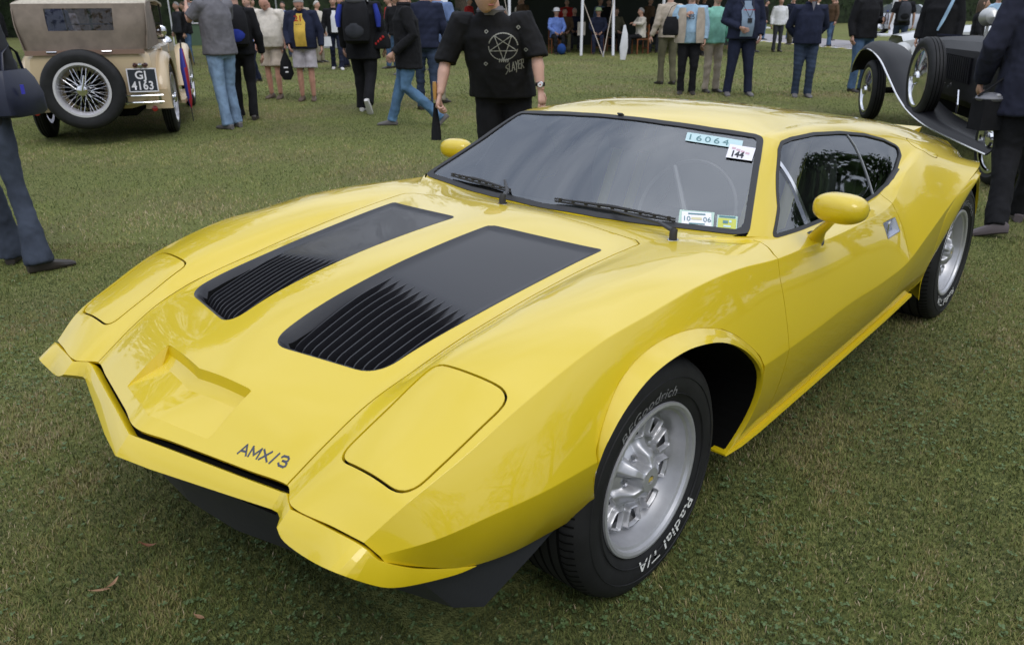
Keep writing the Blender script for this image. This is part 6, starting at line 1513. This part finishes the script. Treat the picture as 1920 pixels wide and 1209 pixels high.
# big man walking away, rucksack and red bag
p9 = (-6.15, -8.08); a = AWAY-.08
person(*p9, a, 'large man in black and blue jacket walking away, one white trainer sole lifted', H=1.82, top=BLACK, top_len='long', legs=BLACK, shoes=SHOEW, hair='dark', build=1.16, vox=.014, stance=walk(.10, (-.32, .10, .95)), flare=.01)
q = off(p9, a, -.13, .0); rk = rucksack('black rucksack with grey top on the large man walking away', (*q, .98), a, BLACK, CHAR, 1.15)
b = MB(); b.ball((-.12, 0, .58), (.14, .14, .08), 14, 8); b.out('grey_top', mat('grey_nylon', (.10, .10, .11), .8), rk)
for s_ in (1, -1):
    t = MB(); t.tube([(-.02, .25*s_, .52), (-.05, .29*s_, .35), (-.05, .29*s_, .22)], [.03, .045, .03], 10); t.out('blue_side_panel', ROYAL, rk)
q = off(p9, a, -.04, -.27); rb = bag('black and red waist bag at the right hip of the large man walking away', 'waist bag', (*q, .90), BLACK, (.30, .20, .24), a, 'waist_bag')
for k in range(4): b = MB(); b.ball((-.078, -.06+.035*k, .16-.03*k), (.022, .022, .024), 10, 6); b.out('red_panel', RED, rb)
person(-6.9, -7.55, AWAY+.1, 'person in navy sweater seen between the large man and the man in the black coat', H=1.80, top=NAVY, legs=JEAN_D, hair='brown', stance=walk(.05, -.15))
person(-11.0, -13.0, TO_CAM-.4, 'person in mid-blue jeans mostly hidden behind the large man walking away', H=1.74, top=BLACK, legs=JEAN, shoes=SHOEG, hair='dark', stance=walk(.15, -.15))
# man in black coat walking left
p11 = (-5.60, -6.45); a = LEFT+.18
person(*p11, a, 'man in black zipped coat and blue jeans striding to the left', H=1.74, top=BLACK, top_len='long', legs=cloth('washed_denim', (.09, .17, .28), .3, 6), shoes=SHOEG, hair='dark', collar=BLACK, build=1.10, vox=.013, wrinkle=.006, stance={1: ((.06, .10, .50), (-.38, .10, .13)), -1: ((.12, -.10, .50), (.26, -.10, .085)), ('toe', 1): .7}, arms={1: ((-.05, .27, 1.14), (.20, .24, .93)), -1: ((.0, -.27, 1.12), (.18, -.24, .90))}, lean=.06)
p12 = (-7.72, -8.15); a = AWAY-.6
person(*p12, a, 'man in slate blue short-sleeved shirt and khaki trousers with a walking stick', H=1.80, top=SLATE, sleeves='short', legs=KHAKI, shoes=SHOE, hair='grey', build=1.12, belly=.03, stance=walk(.12, -.1), arms={1: ((.0, .30, 1.12), (.16, .40, .93)), -1: ((-.02, -.32, 1.16), (.12, -.44, .98))})
q = off(p12, a, .2, -.46); t = thing('walking_stick', 'dark walking stick held by the man in the slate blue shirt', 'walking stick', (*q, 0), a); b = MB(); b.tube([(.12, -.02, 0), (0, 0, .92)], [.010, .012], 8); b.out('shaft', SHOE, t)
# people at the right of the lawn
pW = person(-11.35, -5.72, TO_CAM-.15, 'woman in cream gilet over pale blue top with a black shoulder bag and black trousers', H=1.72, top=PALEB, top_len='hip', legs=BLACK, hair='grey', build=1.12, belly=.05, stance=walk(.02, 0), vox=.014, arms={-1: ((.02, -.30, 1.22), (.16, -.10, 1.33)), 1: ((-.02, .27, 1.13), (.08, .26, .92))})
for s_ in (1, -1):
    rows = []
    for z, dep, w0, w1 in ((.86, .235, .10, .235), (1.0, .255, .09, .24), (1.15, .245, .085, .235), (1.3, .215, .09, .225), (1.42, .165, .10, .20)):
        r = []
        for k in range(8):
            y = w0+(w1-w0)*k/7; r.append((dep*math.sqrt(max(0.02, 1-(y/.262)**2))+.012, y*s_, z))
        for k in range(1, 5): r.append((-.20*k/4*.9, (w1+.02*math.sin(k*.8))*s_, z))
        rows.append(r)
    sheet('gilet', rows, BEIGE, pW, thick=.01, ang=60)
chest_print(pW, .262, 1.24, 'E5', mat('dark_print', (.03, .03, .06), .7), .10, .10)
q = off((-11.35, -5.72), TO_CAM-.15, .08, -.32); bag('black shoulder bag tucked under the arm of the woman in the cream gilet', 'shoulder bag', (*q, .98), BLACK, (.30, .18, .30), TO_CAM-.4, 'shoulder_bag', [(0, -.1, .26), (0, -.02, .45), (0, .12, .52)])
person(-11.9, -5.55, TO_CAM+.3, 'person in mint green top and stone trousers behind the woman in the cream gilet', H=1.68, top=MINT, legs=BEIGE, hair='blond', build=1.0)
p15 = (-12.75, -7.0); person(*p15, AWAY+.3, 'man in beige jacket and dark khaki trousers behind the woman in the cream gilet', H=1.76, top=BEIGE, legs=OLIVE, hair='dark', stance=walk(.04, -.1), arms={1: ((-.02, .28, 1.12), (.05, .34, .90)), -1: None or ((0, -.27, 1.13), (.05, -.29, .90))})
t = thing('carrier_bag', 'long white plastic carrier bag hanging left of the woman in the cream gilet', 'bag', (-11.75, -7.35, .50), TO_CAM); b = MB(); b.tube([(0, 0, .62), (0, .01, .45), (0, .0, .22), (0, -.01, 0)], [.02, .055, .08, .05], 12, True, .5); b.out('bag_body', WHITEC, t)
pM = person(-11.70, -4.92, TO_CAM+.0, 'heavy man in open navy jacket over grey-blue tee, camera round his neck', H=1.86, top=NAVY, inner=mat('greyblue_tee', (.22, .29, .38), .9), legs=NAVY, shoes=SHOEG, hair='grey', build=1.16, belly=.05, vox=.014, stance={1: ((.02, .13, .50), (.02, .17, .085)), -1: ((.02, -.13, .50), (0, -.17, .085))}, arms={1: ((-.02, .30, 1.14), (.10, .26, .92)), -1: ((.0, -.30, 1.14), (.24, -.10, 1.04))})
chest_print(pM, .283, 1.36, '---', RED, .2, .09); b = MB(); b.box((.29, .02, 1.22), (.05, .07, .07)); b.tube([(.30, .02, 1.26), (.26, .08, 1.40), (.12, .10, 1.52)], .005, 5); b.tube([(.30, .02, 1.26), (.26, -.06, 1.40), (.12, -.10, 1.52)], .005, 5)
t = thing('camera', 'small black camera on a neck strap on the man in the grey-blue tee', 'camera', (-11.70, -4.92, 0), TO_CAM); b.out('camera_body', M_BLK, t, False)
pN = person(-12.15, -3.98, TO_CAM-.1, 'man in navy blouson and dark jeans, hands behind his back', H=1.72, top=NAVY, top_len='hip', inner=None, legs=JEAN_D, shoes=SHOEG, hair='brown', build=1.12, belly=.02, vox=.014, collar=NAVY, arms={1: ((-.10, .30, 1.14), (-.14, .16, .98)), -1: ((-.10, -.30, 1.14), (-.14, -.16, .98))}, stance=walk(.04, -.02), head=(0, .25, .03))
b = MB(); b.add([(.168, -.035, 1.50), (.168, .035, 1.50), (.20, 0, 1.36)], [(0, 1, 2)]); b.out('shirt_front', GREY, pN, False)
p18 = (-13.6, -3.58); person(*p18, TO_CAM+.35, 'man in black sweater and blue jeans with a water bottle behind the vintage car', H=1.82, top=BLACK, legs=JEAN, shoes=SHOE, hair='dark', build=1.05, vox=.014, arms={1: ((.0, .28, 1.14), (.24, .14, 1.16)), -1: ((-.03, -.27, 1.13), (.04, -.28, .9))}, collar=BLACK)
q = off(p18, TO_CAM+.35, .36, .10); t = thing('water_bottle', 'clear water bottle held by the man in the black sweater', 'bottle', (*q, 1.13), 0); b = MB(); b.lathe([(.001, 0), (.032, 0), (.034, .14), (.014, .19), (.014, .21)], (0, 0, 0), 'z', 16); b.out('bottle_body', M_CEL, t); b = MB(); b.lathe([(.015, .205), (.015, .225), (.001, .226)], (0, 0, 0), 'z', 12); b.out('cap', ROYAL, t)
p19 = (-23.5, -6.1); person(*p19, AWAY-.3, 'man in black tee and jeans with a rucksack beyond the black vintage car', H=1.80, top=BLACK, sleeves='short', legs=JEAN_D, hair='dark', stance=walk(.2, -.2), vox=.02); q = off(p19, AWAY-.3, -.12, 0); rucksack('dark grey rucksack on the man beyond the black vintage car', (*q, .98), AWAY-.3, CHAR, BLACK)
person(-13.2, -2.26, TO_CAM-.7, 'man in long black coat with a pale blue scarf behind the black vintage car', H=1.84, top=BLACK, top_len='coat', legs=BLACK, hair='dark', build=1.15, vox=.016, inner=None)
t = thing('scarf', 'pale blue scarf hanging down the black coat behind the vintage car', 'scarf', (-13.2, -2.26, 0), TO_CAM-.35); b = MB(); b.tube([(.19, .10, 1.52), (.225, .06, 1.40), (.235, .0, 1.22), (.24, -.06, 1.06)], [.03, .035, .035, .02], 8, True, .4); b.out('scarf_cloth', PALEB, t)
person(-15.6, -2.28, TO_CAM+1.2, 'girl with long brown hair, black top and red skirt by the pale roadster', H=1.55, top=BLACK, legs=RED, shorts=True, hair='brown', hairlen=.35, build=.85, vox=.018)
person(-22.4, -3.55, TO_CAM, 'person in pale blue tee beyond the pale roadster', H=1.7, top=PALEB, sleeves='short', legs=NAVY, hair='dark', vox=.02)
# man in navy coat at the right edge
p22 = (-4.84, .70); a = AWAY-.35
person(*p22, a, 'man in long navy waterproof coat at the right edge of the view', H=1.84, top=cloth('navy_waterproof', (.022, .024, .042), .2, 4), top_len='long', legs=BLACK, shoes=mat('grey_red_shoe', (.10, .08, .085), .6), hair='dark', build=1.15, vox=.012, wrinkle=.007, hood=MATS['navy_waterproof'],
       stance={1: ((-.02, .10, .50), (-.30, .13, .10)), -1: ((.12, -.10, .50), (.22, -.10, .085)), ('toe', 1): .2, ('yaw', 1): 1.5}, arms={1: ((-.05, .30, 1.14), (.12, .30, .92)), -1: ((.0, -.30, 1.14), (.2, -.25, 1.0))})
q = off(p22, a, -.06, .27); cb = thing('camera_bag', 'black camera bag with grey lid on the man in the navy coat', 'camera bag', (*q, .66), a+.5); b = MB(); b.box((0, 0, .11), (.13, .18, .20)); b.out('case', BLACK, cb, False); b = MB(); b.ball((0, 0, .215), (.08, .105, .035), 18, 8); b.out('lid', mat('grey_lid', (.16, .16, .18), .5), cb); b = MB(); b.ball((-.06, 0, .235), (.016, .018, .014), 12, 8); b.out('press_stud', mat('grey_stud', (.3, .3, .32), .4), cb)
b = MB(); b.tube([(.0, .10, .23), (-.05, -.1, .40), (.05, -.35, .65)], .014, 6, True, .4); b.out('strap', BLACK, cb)
la = MB(); la.box((0, 0, 0), (.10, .05, .012)); 
# ---- the man in the printed black top, bending towards the car with a brush
P13 = (-2.80, -2.22); a13 = TO_CAM-.05
man = person(*P13, a13, 'young man in printed black hoodie with pushed-up sleeves standing behind the yellow car', H=1.75, top=cloth('black_hoodie', (.014, .014, .016), .2, 8), top_len='hip', sleeves='pushed', legs=BLACK, shoes=SHOE, hair='dark', build=1.14, fat=1.5, vox=.010, wrinkle=.005, lean=.47, slean=-.12, belly=.03, skin=mat('fair_skin', (.60, .36, .28), .5, noise=.06, nscale=18), head=(.55, .15, .04),
       arms={-1: ((.20, -.38, 1.13), (.28, -.42, .90)), 1: ((.26, .24, 1.17), (.31, .27, .93)), ('palm', -1): (0, 1, 0), ('curl', -1): .85, ('palm', 1): (-.6, -.8, 0), ('curl', 1): .35}, collar=GREY)
# ---- brush in his hand, watch, chest print
def placed(f, l, z): q = off(P13, a13, f, l); return (*q, z)
br = thing('brush', 'black soft brush with a short wooden handle held behind the yellow car mirror', 'brush', placed(.27, -.455, .0), a13)
b = MB(); b.tube([(0, 0, .99), (0, 0, .96), (.0, 0, .86)], [.012, .015, .012], 12); b.out('handle', mat('varnished_wood', (.45, .24, .06), .35, coat=.4), br)
b = MB(); b.tube([(0, 0, .86), (.0, .0, .80), (.01, 0, .66), (.015, 0, .60)], [.013, .016, .034, .036], 12, True, .6); b.out('bristles', BLACK, br)
b = MB(); b.tube([(0, 0, .872), (0, 0, .85)], .0145, 12); b.out('ferrule', M_CHR, br)
wt = thing('wristwatch', 'round white-faced watch on the wrist of the man in the printed hoodie', 'watch', placed(.302, .266, .975), a13)
b = MB(); b.lathe([(.032, -.012), (.034, 0), (.032, .012), (.028, 0), (.032, -.012)], (0, 0, 0), 'z', 20); b.out('strap', BLACK, wt)
b = MB(); b.lathe([(.001, .040), (.017, .040), (.021, .036), (.022, .028)], (0, 0, 0), 'x', 20); b.out('case', M_CHR, wt)
b = MB(); b.lathe([(.001, .0415), (.0155, .041)], (0, 0, 0), 'x', 20); b.out('dial', M_WHT, wt, False)
b = MB(); b.lathe([(.001, .0425), (.005, .0422)], (0, 0, 0), 'x', 8); b.out('dial_mark', RED, wt, False)
hood_o = [c for c in man.children if c.name.startswith('jacket')][0]
bpy.context.view_layer.update()
bm_ = bmesh.new(); bm_.from_mesh(hood_o.data); HT = BVHTree.FromBMesh(bm_)
def on_chest(y, z, lift=.0035):
    h = HT.ray_cast(Vector((1.2, y, z)), Vector((-1, 0, 0))); return (h[0].x+lift, h[0].y, h[0].z) if h[0] else (.3, y, z)
M_PR = mat('faded_print', (.27, .27, .245), .8); CXp, CZp, RP_ = .02, 1.215, .086
def pline(pts, w, m=M_PR, nm='chest_print'):
    V = []; F = []; P_ = []
    for a_, b_ in zip(pts[:-1], pts[1:]):
        n = max(2, int(math.dist(a_, b_)/.012)); P_ += [(a_[0]+(b_[0]-a_[0])*k/n, a_[1]+(b_[1]-a_[1])*k/n) for k in range(n)]
    P_.append(pts[-1])
    for i, p in enumerate(P_):
        q = P_[min(i+1, len(P_)-1)]; r = P_[max(i-1, 0)]; d = Vector((q[0]-r[0], q[1]-r[1])).normalized(); n_ = Vector((-d.y, d.x))*w/2*(1+.35*math.sin(i*2.3))
        V += [on_chest(p[0]+n_.x, p[1]+n_.y), on_chest(p[0]-n_.x, p[1]-n_.y)]
    F = [(2*i, 2*i+1, 2*i+3, 2*i+2) for i in range(len(P_)-1)]
    return pydata(nm, V, F, m, man)
cir = lambda r, a0, a1, n=22: [(CXp+r*1.12*math.cos(a0+(a1-a0)*k/n), CZp+r*math.sin(a0+(a1-a0)*k/n)) for k in range(n+1)]
pline(cir(RP_, .1, 2.9), .008); pline(cir(RP_, 3.1, 6.1), .006)
star = [(CXp+1.12*RP_*math.sin(2*math.pi*k*2/5+math.pi), CZp-RP_*-math.cos(2*math.pi*k*2/5+math.pi)) for k in range(6)]
for a_, b_ in zip(star[:-1], star[1:]): pline([a_, b_], .006)
for dx_, dz_ in ((-.11, .095), (.10, .12), (.15, -.02), (-.12, -.11)): pline([(CXp+dx_-.012, CZp+dz_), (CXp+dx_, CZp+dz_+.012), (CXp+dx_+.012, CZp+dz_), (CXp+dx_, CZp+dz_-.010), (CXp+dx_-.012, CZp+dz_)], .007)
for k in range(-2, 3): pline([(CXp+.014*k, CZp-.10), (CXp+.014*k+.004, CZp-.075)], .006)
strokes('SLAYER', .055, .0165, .0058, M_PR, 'chest_lettering', man, lambda x, y: on_chest(.035+x*1.0, 1.045+y+x*.30), gap=.25)
bm_.free()
# ---- seated spectators under the marquee, on wooden folding chairs
def chair(x, y, face, label):
    t = thing('chair', label, 'chair', (x, y, 0), face, 'wooden chairs under the marquee'); m = mat('orange_wood', (.22, .075, .025), .5)
    b = MB(); b.box((0, 0, .45), (.42, .42, .03)); b.out('seat', m, t, False)
    for sx in (1, -1):
        for sy in (1, -1): b = MB(); b.box((.19*sx, .19*sy, .22 if sx > 0 else .45), (.035, .035, .44 if sx > 0 else .90)); b.out('leg', m, t, False)
    for z in (.62, .82): b = MB(); b.box((-.19, 0, z), (.02, .38, .07)); b.out('back_rail', m, t, False)
    b = MB(); b.box((-.19, 0, .18), (.02, .38, .03)); b.out('stretcher', m, t, False)
def seated(u, lab, top, legs, face, hair='grey', chair_lab=None, **k):
    x, y = u; person(x, y, face, lab, 'seated spectators under the marquee', top=top, legs=legs, hair=hair, seated=True, vox=.02, **k)
    if chair_lab: chair(x, y, face, chair_lab)
lap = {1: ((.12, .26, .80), (.34, .12, .66)), -1: ((.12, -.26, .80), (.34, -.12, .66))}
seated((-20.0, -15.7), 'seated man in blue shirt and white cap, hands on his knees', cloth('blue_shirt', (.14, .22, .55)), BLACK, TO_CAM+.2, chair_lab='wooden chair beneath the man in the blue shirt', arms=lap, hat=WHITEC)
seated((-20.8, -14.6), 'seated person in dark jacket and knitted hat behind the left marquee pole', NAVY, NAVY, TO_CAM-.1, chair_lab='wooden chair beneath the person in the knitted hat', arms=lap, hat=mat('striped_hat', (.35, .45, .25), .9))
seated((-21.4, -13.35), 'seated man in beige sweater with folded arms on a wooden chair', CREAM, BLACK, LEFT+.3, chair_lab='wooden chair beneath the man in the beige sweater', arms={1: ((.10, .28, .90), (.26, -.02, .93)), -1: ((.10, -.28, .90), (.26, .06, .90))})
more = [(-21.2, -16.3, BROWN, OLIVE, 'dark', 'seated person in brown jacket left of the knitted hat'), (-22.2, -14.9, OLIVE, BLACK, 'brown', 'seated person in olive coat behind the crossed guy ropes'), (-22.8, -13.6, BLACK, CHAR, 'dark', 'seated person in black in the second row of the marquee'), (-22.6, -12.2, OLIVE, BLACK, 'grey', 'seated person in olive jacket right of the beige sweater'), (-21.9, -11.6, BLACK, BLACK, 'dark', 'seated dark-haired person leaning forward beside the right pole'), (-19.4, -17.4, CHAR, BLACK, 'white', 'seated person in charcoal coat at the left of the marquee'), (-22.5, -16.9, NAVY, CHAR, 'grey', 'seated person in navy coat at the back of the marquee')]
for k, (x, y, tp, lg, hr, lab) in enumerate(more): seated((x, y), lab, tp, lg, TO_CAM+.5*math.sin(k*2.1), hr, 'wooden chair beneath the '+lab[7:] if len(lab.split()) < 11 else None, arms=lap)
st_ = [(-24.0, -16.5, BLACK, 'standing man in black at the back left of the marquee'), (-24.4, -15.0, BROWN, 'standing person in brown behind the seated rows'), (-24.9, -13.4, CHAR, 'standing person in charcoal behind the beige sweater'), (-25.2, -12.0, RED, 'standing person in red at the back of the marquee'), (-24.3, -10.9, OLIVE, 'standing person in olive at the right end of the marquee'), (-23.2, -17.8, RED, 'standing person in red behind the man in the blue shirt'), (-22.0, -19.0, CREAM, 'standing person in cream at the left end of the marquee'), (-25.7, -14.2, BEIGE, 'standing person in beige at the marquee back wall'), (-23.6, -12.4, BLACK, 'standing person in black beside the back wall on the right'), (-21.2, -18.2, BROWN, 'standing person in brown at the left marquee corner'), (-25.0, -10.4, WHITEC, 'standing person in white at the right marquee corner'), (-24.7, -17.4, SLATE, 'standing person in slate blue at the marquee back left')]
for k, (x, y, tp, lab) in enumerate(st_): person(x, y, TO_CAM+math.sin(k*1.9)*.8, lab, 'people standing under the marquee', H=1.66+.03*(k % 5), top=tp, legs=[BLACK, OLIVE, CHAR, JEAN_D][k % 4], hair=['dark', 'grey', 'brown', 'blond'][k % 4], vox=.026, wrinkle=.003)
t = thing('holdall', 'bright blue round holdall on the grass beside the man in the blue shirt', 'holdall', (-19.55, -15.1, 0), 0); b = MB(); b.ball((0, 0, .17), (.13, .15, .17), 16, 10); b.out('bag_body', cloth('bright_blue', (.02, .06, .22)), t)
t = thing('board', 'small cream board propped between the seated spectators', 'board', (-20.9, -15.35, .55), TO_CAM); b = MB(); b.box((0, 0, .2), (.02, .26, .42)); b.out('panel', CREAM, t, False)
# ---- people further off, left and right of the marquee
far = [(-13.6, -21.5, SLATE, JEAN_D, 'distant person in slate blue beyond the bald man'), (-15.2, -20.6, BLACK, BLACK, 'distant person in black right of the yellow tee'), (-12.0, -22.8, WHITEC, NAVY, 'distant person in white above the cream car windscreen'), (-16.8, -20.2, RED, BLACK, 'distant person in dark red beside the slate blue shirt'), (-17.6, -22.0, CREAM, KHAKI, 'distant person in cream far behind the man in the black coat'), (-14.4, -24.6, BEIGE, OLIVE, 'distant person in beige beyond the large man'), (-10.2, -21.6, CHAR, BLACK, 'distant person in charcoal beyond the woman in bright blue'), (-18.9, -21.6, BLACK, JEAN, 'distant person in black beside the marquee end'), (-6.4, -19.6, GREY, BLACK, 'distant person in grey left of the cream car hood'), (-5.2, -20.4, BLACK, NAVY, 'distant person in black at the far left of the field'),
       (-33.8, -15.1, BLACK, JEAN, 'distant man in black jacket and jeans with a bag on the path'), (-29.4, -10.4, BROWN, JEAN, 'distant man in brown jacket and blue jeans at the path edge'), (-34.6, -12.4, BLACK, JEAN_D, 'distant man in black and dark jeans across the path'), (-31.6, -10.2, MATS['black_cloth'], JEAN_D, 'distant person in dark top just right of the path post'), (-28.2, -8.9, BLACK, BROWN, 'distant person in brown trousers beside the black sweater'), (-38.0, -18.8, NAVY, BLACK, 'distant person in navy near the left path post'), (-36.5, -20.5, CHAR, OLIVE, 'distant person in charcoal between path and marquee'), (-42.0, -16.2, CREAM, JEAN, 'distant person in cream far beyond the path'), (-27.0, -20.2, BLACK, BLACK, 'distant person in black beyond the grey-blue tee'), (-29.6, -18.6, BEIGE, OLIVE, 'distant person in beige beyond the marquee corner'), (-32.2, -19.4, NAVY, JEAN_D, 'distant person in navy behind the mint green top')]
extra = [(19.5, -6.6, BLACK, JEAN_D, 'person in black jacket and dark jeans beyond the cream car windscreen'), (20.5, -5.0, PALEB, BLACK, 'person in pale blue shirt beyond the rucksack wearer'), (22, -4.3, RED, NAVY, 'person in red top between the bald man and the woman in bright blue'), (24, -5.4, CREAM, KHAKI, 'person in cream top far beyond the bald man'), (21.5, -3.0, CHAR, JEAN, 'person in charcoal top and jeans beyond the yellow tee'), (25, -2.2, NAVY, BEIGE, 'person in navy top and beige trousers beyond the large man'), (20.8, -1.9, OLIVE, BLACK, 'person in olive jacket just left of the printed hoodie'), (27, -3.6, BLACK, BLACK, 'person in black far beyond the yellow tee'), (28, -6.8, BEIGE, JEAN, 'person in beige far beyond the cream car'), (26, -.6, SLATE, BLACK, 'person in slate blue left of the marquee poles'), (29.5, -1.4, RED, JEAN_D, 'person in red jacket far left of the marquee'), (23.5, -8.9, BLACK, JEAN, 'person in black beyond the cream car hood'), (18.2, -9.6, NAVY, BLACK, 'person in navy coat at the far left beyond the handbag'), (34, 7.5, BLACK, JEAN_D, 'person in black beyond the mint green top'), (36, 9.6, CHAR, BLACK, 'person in charcoal beyond the open navy jacket'), (38, 12.5, BROWN, JEAN, 'person in brown at the far side of the path'), (33, 10.9, NAVY, OLIVE, 'person in navy just left of the navy blouson'), (40, 16.5, BLACK, JEAN_D, 'person in black far beyond the black sweater'), (43, 19.5, BEIGE, BLACK, 'person in beige far beyond the rucksack wearer on the right')]
far += [(*at(d, l), tp, lg, lab) for d, l, tp, lg, lab in extra]
for k, (x, y, tp, lg, lab) in enumerate(far): person(x, y, TO_CAM+1.3*math.sin(k*2.7), lab, 'distant people around the field', H=1.62+.035*((k*3) % 6), top=tp, legs=lg, hair=['dark', 'grey', 'brown', 'blond', 'white'][k % 5], vox=.026, wrinkle=.003, stance=walk(.12, -.1) if k % 2 else None)
q = person(-31.2, -9.9, TO_CAM+.4, 'distant person in black and white hooped top beyond the black sweater', 'distant people around the field', top=WHITEC, legs=JEAN_D, hair='dark', vox=.026)
b = MB()
for k in range(4): b.lathe([(.235, 1.02+.11*k), (.238, 1.045+.11*k), (.235, 1.07+.11*k)], (0, 0, 0), 'z', 20)
b.V = [(v[0]*.75, v[1]*1.02, v[2]) for v in b.V]; b.out('hoop_stripe', BLACK, q)
# ---- fallen leaves on the lawn
def leafdrop(x, y, L_, w, rz, label, m, curl=.35):
    t = thing('fallen_leaf', label, 'leaf', (x, y, .026), rz); V = []; F = []; n = 8
    for i in range(n+1):
        u = i/n; ww = w*math.sin(math.pi*min(1, max(.03, u)))**.8; z = curl*L_*(u-.5)**2*1.6
        V += [((u-.5)*L_, ww/2, z+.25*ww), ((u-.5)*L_, 0, z), ((u-.5)*L_, -ww/2, z+.25*ww)]
    for i in range(n): F += [(i*3, i*3+3, i*3+4, i*3+1), (i*3+1, i*3+4, i*3+5, i*3+2)]
    pydata('blade', V, F, m, t, True); b = MB(); b.tube([(-.5*L_, 0, curl*L_*.4), (-.62*L_, .004, .004)], .0012, 5); b.out('stalk', m, t)
ML1 = mat('leaf_tan', (.30, .17, .09), .7, noise=.3, nscale=60); ML2 = mat('leaf_red', (.22, .09, .045), .7, noise=.3, nscale=60)
leafdrop(.843, -.274, .055, .012, 2.2, 'curled reddish leaf on the grass in front of the yellow nose', ML2, .6)
leafdrop(1.016, -.183, .050, .010, 2.5, 'tan leaf lying flat, left one of a pair in the lower left', ML1, .2)
leafdrop(.985, -.184, .050, .011, 3.6, 'tan leaf tipped up, right one of a pair in the lower left', ML1, .5)
leafdrop(.891, .109, .034, .012, 1.9, 'small pale leaf near the bottom edge left of the nose', ML1, .3)
